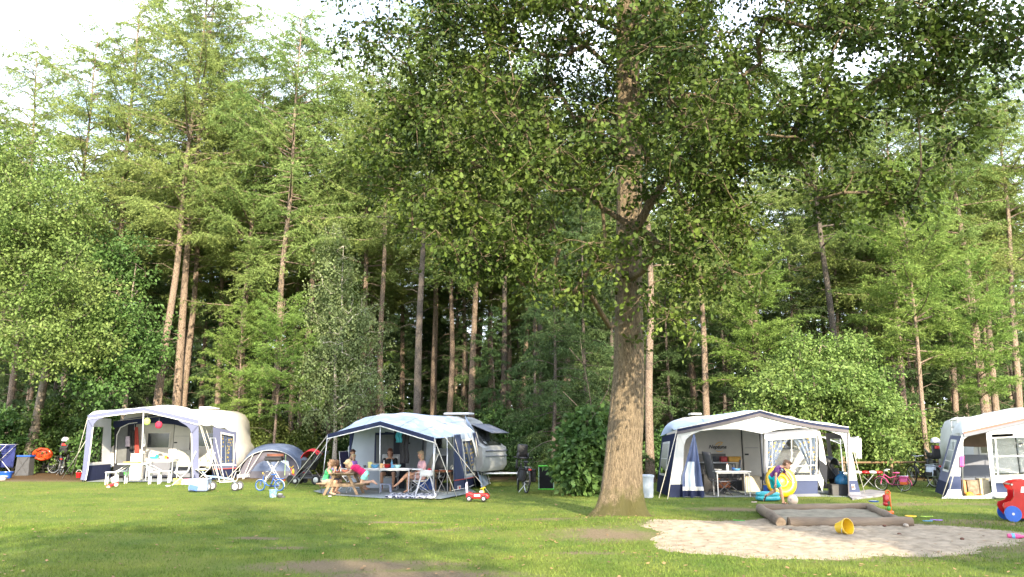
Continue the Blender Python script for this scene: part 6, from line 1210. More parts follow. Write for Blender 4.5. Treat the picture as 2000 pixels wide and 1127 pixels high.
# --- dome tent
def dome():
    g = G(532, 934); t = thing('dome_tent', 'low grey-blue dome tent with arched porch between the left and middle pitches', 'tent', (g.x-.25, g.y+1.3, 0), R(6)); t.scale = (.86, .86, .93)
    a, b, H = 1.55, 1.75, 1.42
    def f(u, v):     # u around, v up
        th = 2*math.pi*u; q = v; r_ = math.cos(q*math.pi/2)**.72; z = H*math.sin(q*math.pi/2)**.92; w = 1+.02*math.sin(4*th)
        sc_ = (abs(math.cos(th))**4+abs(math.sin(th))**4)**-.16
        return Vector((a*r_*math.cos(th)*w*sc_, b*r_*math.sin(th)*w*sc_, z-.035*math.sin(q*math.pi)*abs(math.sin(2*th))))
    m_ = MB(); m_.patch(f, 0, 1, .12, 1, 56, 14); m_.build('fly_sheet', fabric('tent_fly', (.11, .14, .22), .06), t, 'all')
    m_ = MB(); m_.patch(lambda u, v: f(u, v)*1.002, 0, 1, 0, .12, 56, 3); m_.build('skirt_panel', fabric('tent_skirt', (.10, .10, .13), .05), t, 'all')
    # arched porch roof reaching forward
    def arch(th, y, s=1.): return Vector((1.32*s*math.cos(th), y, 1.12*s*math.sin(th)**.8))
    m_ = MB(); m_.patch(lambda u, v: arch(math.pi*(.06+.88*u), -b*.55-.75*v, 1+.03*v)+Vector((0, 0, .16*(1-v))), 0, 1, 0, 1, 30, 6); m_.build('porch_roof', fabric('tent_fly', (.11, .14, .22), .06), t, 'all')
    m_ = MB(); m_.patch(lambda u, v: arch(math.pi*(.02+.96*u), -b*.55-.60+.04*math.sin(u*30), 1)*1.0 if v == 1 else Vector((arch(math.pi*(.02+.96*u), 0).x, -b*.55-.60+.03*math.sin(u*34)*(1-v), arch(math.pi*(.02+.96*u), 0).z*v)), 0, 1, 0, 1, 40, 10); m_.build('porch_wall', fabric('tent_porch_wall', (.12, .115, .15), .1), t, 'all')
    m_ = MB(); m_.tube([arch(math.pi*u, -b*.55-.76, 1.03) for u in np.linspace(.06, .94, 22)], .010, 6); m_.build('porch_piping', PIPE, t, True)
    m_ = MB(); m_.patch(Q4((.50, -b*.55-.64, .10), (.95, -b*.55-.64, .12), (.82, -b*.55-.64, .70), (.45, -b*.55-.64, .78)), 0, 1, 0, 1, 4, 4); m_.build('porch_window', mat('shiny_folded_vinyl', (.55, .62, .72), .15), t)
    m_ = MB(); m_.patch(Q4((.12, -b*.55-.66, 0), (.42, -b*.55-.66, 0), (.40, -b*.55-.66, .85), (-.15, -b*.55-.66, 1.0)), 0, 1, 0, 1, 4, 4); m_.build('door_shade', DRK, t)  # dark sheet on the porch wall in place of the opening's shade
    for x in (-1.15, .62): m_ = MB(); m_.patch(Q4((x-.28, -b*.55-.68, .02), (x+.30, -b*.55-.68, .05), (x+.30, -b*.55-.68, .20), (x-.28, -b*.55-.68, .17)), 0, 1, 0, 1, 3, 2); m_.build('reflective_patch', mat('silver_patch', (.22, .23, .26), .4), t)
    for p, q in (((-1.0, -1.7, .85), (-1.75, -2.15, 0)), ((-.75, -1.72, 1.02), (-1.0, -2.5, 0)), ((-.35, -1.74, 1.13), (-.98, -2.4, .0))): m_ = MB(); m_.tube([p, q], .014, 5); m_.build('guy_rope', ROPE, t)
    m_ = MB(); m_.tube([(.70, -1.74, .98), (.71, -1.76, .12)], .014, 5); m_.build('door_strap', mat('lime_strap', (.45, .6, .25), .7), t)
dome()
# barbecue on tripod
g = at(518, 946); t = thing('barbecue', 'black rectangular barbecue on crossed legs before the dome tent', 'barbecue', (g[0], g[1]+.9, 0)); m_ = MB(); m_.box((0, 0, .82), (.62, .36, .12), bev=.03); m_.box((0, 0, .90), (.58, .34, .03)); m_.build('fire_pan', BLK, t)
m_ = MB(); m_.box((0, .14, .95), (.60, .02, .10)); m_.build('wind_shield', mat('rusty_plate', (.14, .05, .03), .8), t)
m_ = MB(); 
for y in (-.13, .13): m_.tube([(-.30, y, 0), (.22, y, .78)], .013, 6); m_.tube([(.30, y, 0), (-.22, y, .78)], .013, 6)
m_.build('legs', ALU, t, True)
# --- picnic-style folding table set of the left pitch
def rot(p, a): return Vector((p[0]*math.cos(a)-p[1]*math.sin(a), p[0]*math.sin(a)+p[1]*math.cos(a), p[2]))
g = G(262, 946); t = thing('folding_picnic_table', 'white folding camping table with attached stools in front of the left awning', 'table', (g.x, g.y, 0), R(8))
m_ = MB(); m_.box((-.1, .15, .68), (.92, .66, .045), bev=.012); m_.build('table_top', WPL, t)
for (x, y) in ((-.72, -.1), (.72, -.25), (-.62, .65), (.85, .55)):
    m_ = MB(); m_.box((x, y, .41), (.38, .30, .04), bev=.01); st = m_.build('stool_seat', WPL, t)
    for sx in (-.15, .15):
        for sy in (-.11, .11): m_ = MB(); m_.box((x+sx, y+sy, .195), (.035, .035, .39)); m_.build('leg', WPL, st)
m_ = MB()
for (x, y) in ((-.72, -.1), (.72, -.25), (-.62, .65), (.85, .55)): sx = 1 if x > 0 else -1; m_.tube([(x-sx*.12, y, .43), (x*.55, y*.6+.1, .60), (sx*.28, .15+(y-.15)*.5, .65)], .014, 5); m_.tube([(x-sx*.15, y, .38), (sx*.2, .15, .66)], .012, 5)
m_.build('folding_arms', ALU, t, True)
def box_thing(name, label, cat, loc, d, m__, rz=0., lid=None, bev=.012, group=None):
    t = thing(name, label, cat, loc, rz, group); m_ = MB(); m_.box((0, 0, d[2]/2), d, bev=bev); m_.build('case', m__, t)
    m_ = MB(); m_.box((0, 0, d[2]+.008), (d[0]*1.04, d[1]*1.04, .018), bev=.004); m_.build('lid', lid or m__, t); return t
def bottle(label, loc, m__, h=.26, r=.035, cap=None, name='bottle', group=None):
    t = thing(name, label, 'bottle', loc, 0, group); m_ = MB(); m_.lathe([(r*.9, 0), (r, .01), (r, h*.62), (r*.4, h*.82), (r*.36, h*.95)], (0, 0, 0), 14); m_.build('glass', m__, t, True); m_ = MB(); m_.lathe([(r*.42, h*.94), (r*.42, h)], (0, 0, 0), 12); m_.build('cap', cap or WPL, t, True); return t
def cup(label, loc, m__, h=.10, r=.04, name='cup', cat='cup', group=None):
    t = thing(name, label, cat, loc, 0, group); m_ = MB(); m_.lathe([(r*.75, 0), (r, h), (r*.93, h), (r*.7, .01)], (0, 0, 0), 14, cap=False); m_.lathe([(0, .004), (r*.75, .004)], (0, 0, 0), 14, cap=False); m_.build('wall', m__, t, True); m_ = MB(); m_.torus((r*1.15, 0, h*.5), h*.28, .006, (0, 1, 0), 12, 5); m_.build('handle', m__, t, True); return t
def bowl(label, loc, m__, r=.10, h=.06, group=None):
    t = thing('bowl', label, 'bowl', loc, 0, group); m_ = MB(); m_.lathe([(r*.5, 0), (r*.9, h*.6), (r, h), (r*.93, h), (r*.8, h*.5), (0, .012)], (0, 0, 0), 16, cap=False); m_.build('shell', m__, t, True); m_ = MB(); m_.ell((0, 0, h*.6), (r*.8, r*.8, h*.45), 12, 6); m_.build('contents', mat('salad', (.35, .42, .10), .6, vscale=30, col2=(.6, .3, .1)), t, 'all'); return t
GT = 'things on the camping tables'
box_thing('tray', 'flat yellow tray lying on the white folding table', 'tray', (g.x-.18, g.y+.12, .703), (.50, .28, .03), mat('ochre_plastic', (.62, .38, .10), .5), group=GT)
# table behind with food and toys
YT = F1+.9; 
def table(name, label, loc, w, d, h, top, legm, rz=0., legs='straight', group='camping tables'):
    t = thing(name, label, 'table', loc, rz, group); m_ = MB(); m_.box((0, 0, h-.015), (w, d, .03), bev=.008); m_.build('table_top', top, t)
    for sx in (-1, 1):
        for sy in (-1, 1): m_ = MB(); m_.tube([(sx*(w/2-.05), sy*(d/2-.05), h-.03), (sx*(w/2-.05), sy*(d/2-.05), 0)], .016, 6); m_.build('leg', legm, t, True)
    m_ = MB(); m_.box((0, -d/2+.03, h-.045), (w-.1, .02, .03)); m_.box((0, d/2-.03, h-.045), (w-.1, .02, .03)); m_.build('apron', legm, t); return t
p = PXZ(318, YT, .74); table('camping_table', 'white-topped camping table laden with food inside the left awning', (p.x, YT, 0), 1.05, .6, .78, WPL, ALU)
z = .785
bowl('turquoise bowl at the left on the laden table of the left awning', (p.x-.35, YT-.05, z), mat('turq_bowl', (.05, .45, .60), .4), .14, .09, GT)
cup('green beaker beside the turquoise bowl', (p.x-.24, YT-.02, z), mat('teal_plastic', (.02, .42, .35), .4), .16, .045, group=GT)
bowl('white bowl in the middle of the laden table', (p.x-.02, YT, z), WPL, .13, .10, GT); cup('yellow beaker in the middle of the laden table', (p.x+.14, YT-.1, z), YEL, .12, .05, group=GT)
cup('small crimson beaker right of the yellow one', (p.x+.24, YT-.15, z), RED, .08, .04, group=GT)
box_thing('paper_bag', 'crumpled white paper bag standing right on the laden table', 'bag', (p.x+.32, YT+.05, z), (.26, .18, .34), mat('white_paper', (.72, .70, .72), .8, bump=1., bscale=14), .3, group=GT)
box_thing('food_packet', 'small white packet right of the paper bag', 'packet', (p.x+.48, YT-.05, z), (.10, .08, .28), WPL, .5, group=GT)
bottle('milk bottle with blue cap at the left of the laden table', (p.x-.50, YT+.02, z), WPL, .30, .05, BLU, group=GT)
box_thing('shelf_unit', 'grey camping shelf with wire baskets behind the laden table', 'shelf', (PXZ(355, B1-.35, .5).x, B1-.35, .45), (.80, .3, .62), mat('greenish_grey_shelf', (.24, .26, .24), .7, bump=.8, bscale=12, vscale=8, col2=(.42, .40, .36)))
box_thing('cabinet', 'folding kitchen cabinet with patterned towel beside the front pole', 'cabinet', (PXZ(268, F1+1.3, .5).x, F1+1.3, 0), (.42, .35, .95), mat('patterned_cloth', (.55, .50, .50), .8, vscale=14, col2=(.72, .72, .70)))
# camping chair builder
def chair(label, loc, rz, m__, fr=ALU, h=.42, back=.62, w=.50, tilt=.30, towel=None, group='camping chairs', s=1.):
    t = thing('camping_chair', label, 'chair', loc, rz, group); t.scale = (s, s, s); m_ = MB(); m_.patch(lambda u, v: Vector((-.02+.44*u, -w/2+w*v, h-.03*math.sin(math.pi*u)-.02*math.sin(math.pi*v))), 0, 1, 0, 1, 6, 6); m_.build('seat', m__, t, 'all', shell=.02)
    m_ = MB(); m_.patch(lambda u, v: Vector((-.02-math.sin(tilt)*back*u-.03*math.sin(math.pi*v), -w/2+w*v, h+.04+math.cos(tilt)*back*u)), 0, 1, 0, 1, 8, 6); m_.build('backrest', m__, t, 'all', shell=.02)
    m_ = MB()
    for y in (-w/2-.015, w/2+.015):
        m_.tube([(.44, y, 0), (-.04, y, h+.04), (-.02-math.sin(tilt)*back, y, h+.04+math.cos(tilt)*back)], .012, 6); m_.tube([(-.12, y, 0), (.42, y, h)], .012, 6); m_.tube([(.42, y, h), (-.02, y, h)], .011, 6); m_.tube([(-.10, y, h+.22), (.34, y, h+.22), (.36, y, h)], .013, 6)
    m_.tube([(.44, -w/2, .02), (.44, w/2, .02)], .011, 6); m_.tube([(-.12, -w/2, .02), (-.12, w/2, .02)], .011, 6); tp = -.02-math.sin(tilt)*back; m_.tube([(tp, -w/2-.015, h+.04+math.cos(tilt)*back), (tp, w/2+.015, h+.04+math.cos(tilt)*back)], .012, 6); m_.build('frame', fr, t, True)
    return t
g = G(358, 948); chair('white camping chair draped with white cloth at the left awning front', (g.x, g.y+.25, 0), R(200), mat('white_cloth', (.55, .56, .58), .85), ALU, .44, .66, .55)
g = G(390, 942); chair('white chair with floral cloth behind the right front leg of the left awning', (g.x, g.y+.6, 0), R(215), mat('floral_cloth', (.60, .66, .62), .8, vscale=9, col2=(.55, .48, .20)), ALU, .44, .58, .5)
box_thing('crate', 'translucent blue storage box with lid lying on the lawn edge of the left pitch', 'box', at(389, 959), (.56, .36, .34), mat('pale_blue_translucent_box', (.17, .22, .36), .3, vscale=1.4, col2=(.22, .27, .40)), .05, lid=mat('pale_lid', (.42, .48, .66), .4), bev=.03)
m_ = MB(); g = G(382, 960); m_.box((g.x-.00, g.y-.20, .12), (.26, .006, .13), rot=(0, .25, 0)); bb_ = m_.build('box_contents', mat('blue_contents', (.06, .13, .42), .6)); bx_ = [o for o in bpy.data.objects if o.get('label', '').startswith('translucent blue storage')][0]; bb_.parent = bx_; bb_.matrix_parent_inverse = inv(bx_)
box_thing('toy_basket', 'yellow basket of toys under the draped white chair', 'basket', at(347, 947), (.26, .20, .20), mat('yellow_orange_toys', (.75, .45, .10), .6, vscale=12, col2=(.80, .62, .15)), .2)
box_thing('toy_box', 'white box with crimson lid right of the yellow basket', 'box', at(364, 947), (.28, .2, .18), WPL, -.1, lid=PNK)
t = thing('toy_truck', 'red toy vehicle tipped on the grass at the left table', 'toy', at(221, 952), R(15)); t.rotation_euler = (0, R(-20), R(15)); m_ = MB(); m_.box((0, 0, .09), (.36, .18, .09), bev=.02); m_.build('body', RED, t); m_ = MB(); m_.box((.08, 0, .22), (.14, .12, .20), bev=.02); m_.build('seat', WPL, t)
for x in (-.12, .12):
    m_ = MB(); m_.lathe([(.0, -.10), (.055, -.10), (.055, .10), (0, .10)], (x, 0, .05), 12, Matrix.Rotation(R(90), 3, 'X')); m_.build('wheel', mat('cream_plastic', (.75, .6, .42), .5), t, True)
t = thing('clogs', 'pair of tan shoes just inside the left corner of the left awning', 'shoes', at(184, 935)); 
for x in (-.10, .10): m_ = MB(); m_.ell((x, 0, .05), (.07, .13, .05), 12, 8); m_.ell((x, .09, .08), (.05, .06, .05), 10, 6); m_.build('shoe', mat('tan_leather', (.55, .33, .13), .6), t, 'all')
t = thing('toy_figure', 'small green and black toy under the white folding table', 'toy', (G(243, 940).x, G(243, 940).y+.1, 0)); m_ = MB(); m_.box((0, 0, .09), (.20, .12, .18), bev=.03); m_.build('base', BLK, t); m_ = MB(); m_.ell((.0, 0, .28), (.10, .08, .11), 12, 8); m_.build('head', GRN, t, 'all')
tub('dog_bowl', 'small white bowl on the grass right of the front stool', 'bowl', at(328, 951), .05, .08, .05, WPL)
# buggy chassis with the grey wheels
t = thing('pram_chassis', 'light blue pram chassis with white rimmed wheels before the left awning', 'pram', at(436, 958)); m_ = MB(); m_.tube([(-.55, 0, .42), (-.22, 0, .40), (0, 0, .36), (.22, 0, .34), (.36, 0, .22), (.42, 0, .13)], .026, 8); m_.tube([(-.40, 0, .40), (-.42, 0, .13)], .024, 8); m_.tube([(-.42, -.22, .13), (-.42, .22, .13)], .014, 6); m_.tube([(.42, -.20, .13), (.42, .20, .13)], .014, 6); m_.tube([(-.55, 0, .42), (-.75, .2, .55)], .018, 6); m_.build('frame', mat('pale_blue_metal', (.28, .42, .58), .35), t, True)
for (x, y) in ((-.42, -.22), (.42, -.20), (.42, .20), (-.42, .22)):
    m_ = MB(); m_.torus((x, y, .13), .105, .028, (0, 1, 0), 20, 8); w = m_.build('wheel', CHAR, t, True); m_ = MB(); m_.lathe([(0, -.02), (.085, -.018), (.085, .018), (0, .02)], (x, y, .13), 16, Matrix.Rotation(R(90), 3, 'X')); m_.build('rim', WPL, w, True)
# drying stand in front of side wall: white tubular airer frame
t = thing('clothes_airer', 'white tubular folding airer leaning at the side of the left awning', 'drying rack', at(418, 944)); m_ = MB(); 
for y in (0., .5): m_.tube([(-.25, y, 1.55), (-.02, y, .75), (.20, y, .03), (.62, y, .05)], .015, 6); m_.tube([(.62, y, .05), (.75, y, .40)], .013, 6)
for (a, b) in (((.20, 0, .03), (.20, .5, .03)), ((-.25, 0, 1.55), (-.25, .5, 1.55)), ((.75, 0, .40), (.75, .5, .40)), ((-.55, 0, .62), (.75, 0, .62))): m_.tube([a, b], .012, 6)
m_.build('tubes', ALU, t, True)
# --- tricycle and pushchair beside the tent
t = thing('tricycle', 'small red and yellow tricycle next to the pushchair', 'tricycle', (G(580, 944).x, G(580, 944).y, 0), R(170)); m_ = MB(); m_.tube([(.25, 0, .50), (.20, 0, .30), (-.20, 0, .22)], .022, 8); m_.box((-.15, 0, .36), (.20, .18, .05), bev=.02); m_.build('frame', RED, t, True)
m_ = MB(); m_.tube([(.25, -.18, .58), (.24, 0, .52), (.25, .18, .58)], .016, 6); m_.ell((.2, -.08, .38), (.04, .04, .12), 10, 8); m_.build('handlebar', YEL, t, True)
for (x, y, r_w) in ((.26, 0, .14), (-.22, -.18, .10), (-.22, .18, .10)): m_ = MB(); m_.torus((x, y, r_w), r_w-.03, .03, (0, 1, 0), 18, 6); m_.lathe([(0, -.015), (r_w-.04, -.012), (r_w-.04, .012), (0, .015)], (x, y, r_w), 14, Matrix.Rotation(R(90), 3, 'X')); m_.build('wheel', RUB, t, True)
def pushchair(label, loc, rz, hood, fab, s=1.):
    t = thing('pushchair', label, 'pushchair', loc, rz, None); t.scale = (s, s, s)
    m_ = MB(); m_.patch(lambda u, v: Vector((-.12+.32*math.cos(.35+2.1*u)*(1.), -.26+.52*v, .74+.36*math.sin(.35+2.1*u)-.06*abs(v-.5)*2)), 0, 1, 0, 1, 14, 8); m_.build('hood', hood, t, 'all', shell=.02)
    m_ = MB(); m_.box((.02, 0, .48), (.42, .40, .08), bev=.03); m_.box((-.22, 0, .74), (.10, .42, .56), rot=(0, -.35, 0), bev=.03); m_.box((.30, 0, .34), (.08, .34, .26), rot=(0, -.4, 0), bev=.02); m_.build('seat', fab, t)
    for y in (-.22, .22): m_ = MB(); m_.box((.0, y, .62), (.34, .03, .26), bev=.01); m_.build('side_panel', fab, t)
    m_ = MB()
    for y in (-.25, .25): m_.tube([(-.55, y, 1.02), (-.40, y, .80), (.36, y, .16)], .014, 6); m_.tube([(-.34, y, .16), (-.05, y, .52)], .014, 6); m_.tube([(-.34, y, .20), (.36, y, .20)], .010, 6)
    m_.tube([(-.55, -.25, 1.02), (-.55, .25, 1.02)], .016, 6); m_.build('frame', mat('dark_steel', (.10, .10, .11), .3, metal=.6), t, True)
    m_ = MB(); m_.box((-.02, 0, .24), (.46, .36, .12), bev=.02); m_.build('basket', BLK, t)
    for (x, y, r_w) in ((-.36, -.28, .15), (-.36, .28, .15), (.38, -.14, .11), (.38, .14, .11)):
        m_ = MB(); m_.torus((x, y, r_w), r_w-.03, .03, (0, 1, 0), 22, 8); w = m_.build('wheel', RUB, t, True); m_ = MB(); m_.lathe([(0, -.018), (r_w*.55, -.015), (r_w*.55, .015), (0, .018)], (x, y, r_w), 12, Matrix.Rotation(R(90), 3, 'X')); m_.build('rim', STEEL, w, True)
g = G(600, 946); pushchair('black pushchair with a red hood beside the dome tent', (g.x, g.y+.1, 0), R(172), mat('red_hood_cloth', (.50, .02, .03), .7), mat('black_canvas', (.02, .02, .022), .9), 1.08)
# --- wooden children picnic table
t = thing('picnic_table', 'small weathered wooden picnic table where the children eat', 'table', (PT.x, PT.y, 0), PT_ANG)
m_ = MB(); 
for k in range(5): m_.box((-.28+.14*k, 0, .60), (.132, .95, .028), bev=.004)
m_.build('table_top', WOODW, t)
for x in (-.55, .55): m_ = MB(); m_.box((x-.07, 0, .32), (.13, .95, .028), bev=.004); m_.box((x+.07, 0, .32), (.13, .95, .028), bev=.004); m_.build('bench', WOODW, t)
for y in (-.36, .36):
    m_ = MB()
    for sx in (-1, 1): m_.box((sx*.33, y, .295), (.07, .04, .66), rot=(0, -sx*R(27), 0)); 
    m_.box((0, y+.045, .275), (1.26, .035, .085)); m_.box((0, y+.045, .565), (.66, .035, .06)); m_.build('leg_frame', WOODW, t)
zt = .617
bowl('red plate with food on the left of the picnic table', at_pt(-.20, -.15)[:2]+(zt,), RED, .12, .03, GT); bowl('pale pink bowl of melon at the middle of the picnic table', at_pt(.02, -.05)[:2]+(zt,), mat('melon_pink', (.80, .30, .22), .5), .12, .07, GT)
cup('grey beaker on the far side of the picnic table', at_pt(-.14, .25)[:2]+(zt,), STEEL, .09, .035, group=GT)
# --- long table of the middle pitch
ltb = P(742, 913, 25.2); LTX, LTY = ltb.x, 25.2
t = table('camping_table', 'long white camping table laid for dinner under the middle canopy', (LTX, LTY, 0), 1.9, .72, .70, mat('white_table_top', (.70, .70, .72), .4), ALU)
z = .705
for (px, kind, m__, lab, h, r_0) in ((722, 'cup', mat('pale_yellow_plastic', (.66, .64, .28), .5), 'pale yellow jug on the left of the dinner table', .17, .07), (733, 'bowl', LBL, 'light blue bowl near the left of the dinner table', .10, .13), (745, 'cup', mat('peach_plastic', (.80, .50, .26), .5), 'peach coloured beaker right of the blue bowl', .13, .055),
                                   (755, 'bowl', RED, 'red pan in the middle of the dinner table', .11, .14), (764, 'bowl', ORG, 'orange bowl right of the red pan', .10, .10), (768, 'cup', LBL, 'light blue cup near the right of the dinner table', .10, .05), (776, 'bowl', mat('pale_aqua', (.35, .60, .65), .4), 'pale aqua bowl at the right end of the dinner table', .09, .12), (749, 'bottle', WPL, 'white sauce bottle standing between peach beaker and red pan', .22, .03), (766, 'bottle', LBL, 'blue topped bottle behind the orange bowl', .24, .03), (713, 'cup', CHAR, 'dark mug at the left end of the dinner table', .08, .04)):
    x = PXZ(px, LTY, z).x; y = LTY+random.Random(px).uniform(-.2, .15)
    if kind == 'cup': cup(lab, (x, y, z), m__, h, r_0, group=GT)
    elif kind == 'bowl': bowl(lab, (x, y, z), m__, r_0, h, GT)
    else: bottle(lab, (x, y, z), m__, h, r_0, group=GT)
chair('navy camping chair behind the dark-haired woman', (w1.x-.25, w1.y+.15, 0), R(-18), mat('navy_chair_cloth', (.03, .03, .10), .85), ALU, .42, .70, .52, .18)
chair('white framed chair of the woman in the black dress', (w2.x, w2.y+.45, 0), R(-90), mat('pale_chair_cloth', (.5, .5, .5), .8), ALU, .42, .60, .5, .15)
chair('reclining beige patterned chair of the blond woman', (w3.x+.15, w3.y+.38, 0), R(-158), mat('beige_pattern_cloth', (.36, .34, .28), .8, vscale=9, col2=(.50, .47, .40)), ALU, .36, .78, .56, .42)
chair('dark folding chair at the back table of the middle awning', (PXZ(852, 25.9, .5).x, 25.9, 0), R(-110), CHAR, ALU, .42, .62, .5)
g = G(750, 962); t = thing('step_stool', 'small grey-blue step stool on the groundsheet before the dinner table', 'stool', (g.x+.05, g.y-.02, 0)); m_ = MB(); m_.box((0, 0, .24), (.34, .24, .035), bev=.01); m_.build('seat', mat('greyblue_plastic', (.20, .24, .36), .5), t)
for sx in (-1, 1):
    for sy in (-1, 1): m_ = MB(); m_.box((sx*.15, sy*.09, .115), (.05, .04, .235), rot=(0, -sx*.10, 0)); m_.build('leg', mat('greyblue_plastic', (.20, .24, .36), .5), t)
# high chair
g = G(830, 969); t = thing('high_chair', 'white plastic high chair with red cushion beside the blond woman', 'high chair', (g.x, g.y+.05, 0), R(188)); m_ = MB(); m_.box((0, 0, .56), (.34, .36, .05), bev=.015); m_.box((-.20, 0, .72), (.05, .36, .34), rot=(0, -.15, 0), bev=.02); m_.box((0, -.18, .63), (.32, .03, .14), bev=.012); m_.box((0, .18, .63), (.32, .03, .14), bev=.012); m_.build('seat', WPL, t)
m_ = MB(); m_.box((.24, 0, .72), (.30, .46, .03), bev=.012); m_.build('tray', WPL, t)
for sx in (-1, 1):
    for sy in (-1, 1): m_ = MB(); m_.tube([(sx*.12, sy*.15, .55), (sx*.28, sy*.26, 0)], .015, 8); m_.build('leg', ALU, t, True)
m_ = MB(); m_.box((-.10, 0, .66), (.12, .28, .18), bev=.04); m_.build('cushion', RED, t)
# striped mat at the front of the groundsheet
m_ = MB(); pts = [G(752, 973), G(850, 975), G(855, 967), G(765, 966)]; f = Q4(*[p+Vector((0, 0, .035)) for p in pts]); m_.patch(lambda u, v: f(u, v)+Vector((0, 0, .012*math.sin(u*40)+.01*math.sin(v*9))), 0, 1, 0, 1, 60, 6)
sm_ = mat('zebra_mat', (.015, .015, .05), .9, vscale=16, col2=(.60, .60, .66)); r0 = [n for n in sm_.node_tree.nodes if n.type == 'VALTORGB'][0]; r0.color_ramp.elements[0].position = .48; r0.color_ramp.elements[1].position = .52
tag(m_.build('patterned_mat', sm_, None, 'all', shell=.02), 'rumpled navy and white patterned mat at the edge of the groundsheet', 'mat')
# small table behind at the side door
p = PXZ(866, 25.7, .6); table('side_table', 'small wooden side table inside the middle awning entrance', (p.x, 25.7, 0), .55, .45, .62, mat('red_brown_top', (.40, .12, .06), .6), WOODW)
box_thing('storage_crate', 'blue storage crate under the back of the middle awning', 'crate', (PXZ(838, 26.3, .2).x, 26.3, 0), (.5, .4, .34), BLU)
# toddler car
def ride_car(label, loc, rz, s=1.):
    t = thing('ride_on_car', label, 'toy car', loc, rz); t.scale = (s, s, s); m_ = MB()
    m_.prism([(-.30, .07), (.30, .07), (.31, .15), (.24, .20), (.10, .215), (-.02, .205), (-.12, .20), (-.22, .235), (-.30, .22)], lambda a, b, c: Vector((a, c, b)), -.13, .13); o = m_.build('body', RED, t); bv = o.modifiers.new('b', 'BEVEL'); bv.width = .03; bv.segments = 3
    m_ = MB(); m_.box((.10, 0, .24), (.10, .20, .05), bev=.015); m_.box((.0, -.133, .15), (.16, .006, .05)); m_.build('white_panel', WPL, t)
    m_ = MB(); m_.tube([(.16, 0, .22), (.13, 0, .32)], .016, 6); m_.torus((.13, 0, .33), .06, .018, (-.3, 0, 1), 18, 6); m_.build('steering_wheel', YEL, t, True)
    m_ = MB(); m_.tube([(-.28, -.08, .20), (-.30, -.08, .42), (-.29, -.04, .47), (-.29, .04, .47), (-.30, .08, .42), (-.28, .08, .20)], .018, 8); m_.build('push_handle', mat('pale_lilac_plastic', (.55, .55, .70), .4), t, True)
    for (x, y) in ((-.21, -.13), (-.21, .13), (.17, -.13), (.17, .13)):
        m_ = MB(); m_.lathe([(0, -.03), (.065, -.03), (.075, -.01), (.075, .01), (.065, .03), (0, .03)], (x, y, .075), 18, Matrix.Rotation(R(90), 3, 'X')); w = m_.build('wheel', BLK, t, True); m_ = MB(); m_.lathe([(0, -.036), (.035, -.034), (.035, .034), (0, .036)], (x, y, .075), 14, Matrix.Rotation(R(90), 3, 'X')); m_.build('hubcap', WPL, w, True)
ride_car('red ride-on toy car with yellow steering wheel on the lawn in the middle', at(933, 979), R(-5), .98)
# black mesh panel in green frame
g = at(1067, 957); t = thing('mesh_goal', 'black mesh panel in a bright green frame leaning upright by the bush', 'mesh panel', g, R(4)); m_ = MB(); m_.box((0, 0, .36), (.42, .03, .66)); m_.build('mesh', mat('black_mesh', (.008, .008, .010), .9), t)
m_ = MB(); m_.box((0, 0, .715), (.50, .05, .05), bev=.01); m_.box((0, 0, .02), (.50, .05, .04), bev=.01); m_.build('green_bar', mat('bright_green_plastic', (.12, .62, .05), .4), t); m_ = MB(); m_.tube([(-.23, 0, .04), (-.23, 0, .70)], .014, 6); m_.tube([(.23, 0, .04), (.23, 0, .70)], .014, 6); m_.build('side_tube', mat('grey_green_tube', (.35, .5, .4), .4), t, True)
# white bin
g = at(1265, 972); t = thing('waste_bin', 'round pale blue-white bin with lid between oak and right awning', 'bin', g); m_ = MB(); m_.lathe([(.14, 0), (.155, .03), (.175, .50), (.18, .56)], (0, 0, 0), 28); m_.build('barrel', mat('pale_blue_white_plastic', (.42, .47, .56), .4), t, True); m_ = MB(); m_.lathe([(.195, .54), (.20, .56), (.195, .59), (.15, .605), (0, .61)], (0, 0, 0), 28, cap=False); m_.build('lid', mat('pale_blue_white_plastic', (.5, .5, .5), .4), t, True)
# --- pitch 3 furniture
YT3 = F3+.35; p = PXZ(1427, YT3, .7); table('camping_table', 'white camping table in the open front of the lettered pitch', (p.x, YT3, 0), .98, .6, .68, WPL, ALU); z = .685
bottle('small bottle with orange cap on the table of the lettered pitch', (PXZ(1421, YT3, z).x, YT3, z), mat('clear_white_plastic', (.6, .62, .68), .3), .20, .035, ORG, group=GT); bowl('white plate left on the table of the lettered pitch', (PXZ(1402, YT3, z).x, YT3, z), WPL, .12, .04, GT)
bowl('blue dish right on the table of the lettered pitch', (PXZ(1439, YT3, z).x, YT3, z), LBL, .11, .06, GT); cup('blue cup between bottle and blue dish', (PXZ(1432, YT3+.1, z).x, YT3+.1, z), BLU, .08, .04, group=GT)
chair('high-backed grey folding chair at the left of the white table', (PXZ(1392, YT3+.35, .4).x, YT3+.25, 0), R(12), mat('grey_chair_cloth', (.30, .29, .33), .8), mat('dark_steel', (.1, .1, .11), .3), .42, .74, .5, .22); chair('grey folding chair tucked behind the white table', (PXZ(1440, YT3+.65, .4).x, YT3+.65, 0), R(170), mat('grey_chair_cloth', (.30, .29, .33), .8), mat('dark_steel', (.1, .1, .11), .3), .42, .50, .5, .2)
yk = B3-.35; p = PXZ(1402, yk, .8); table('kitchen_unit', 'white kitchen shelf along the lettered caravan', (p.x, yk, 0), 1.05, .45, .86, WPL, CHAR); z = .865
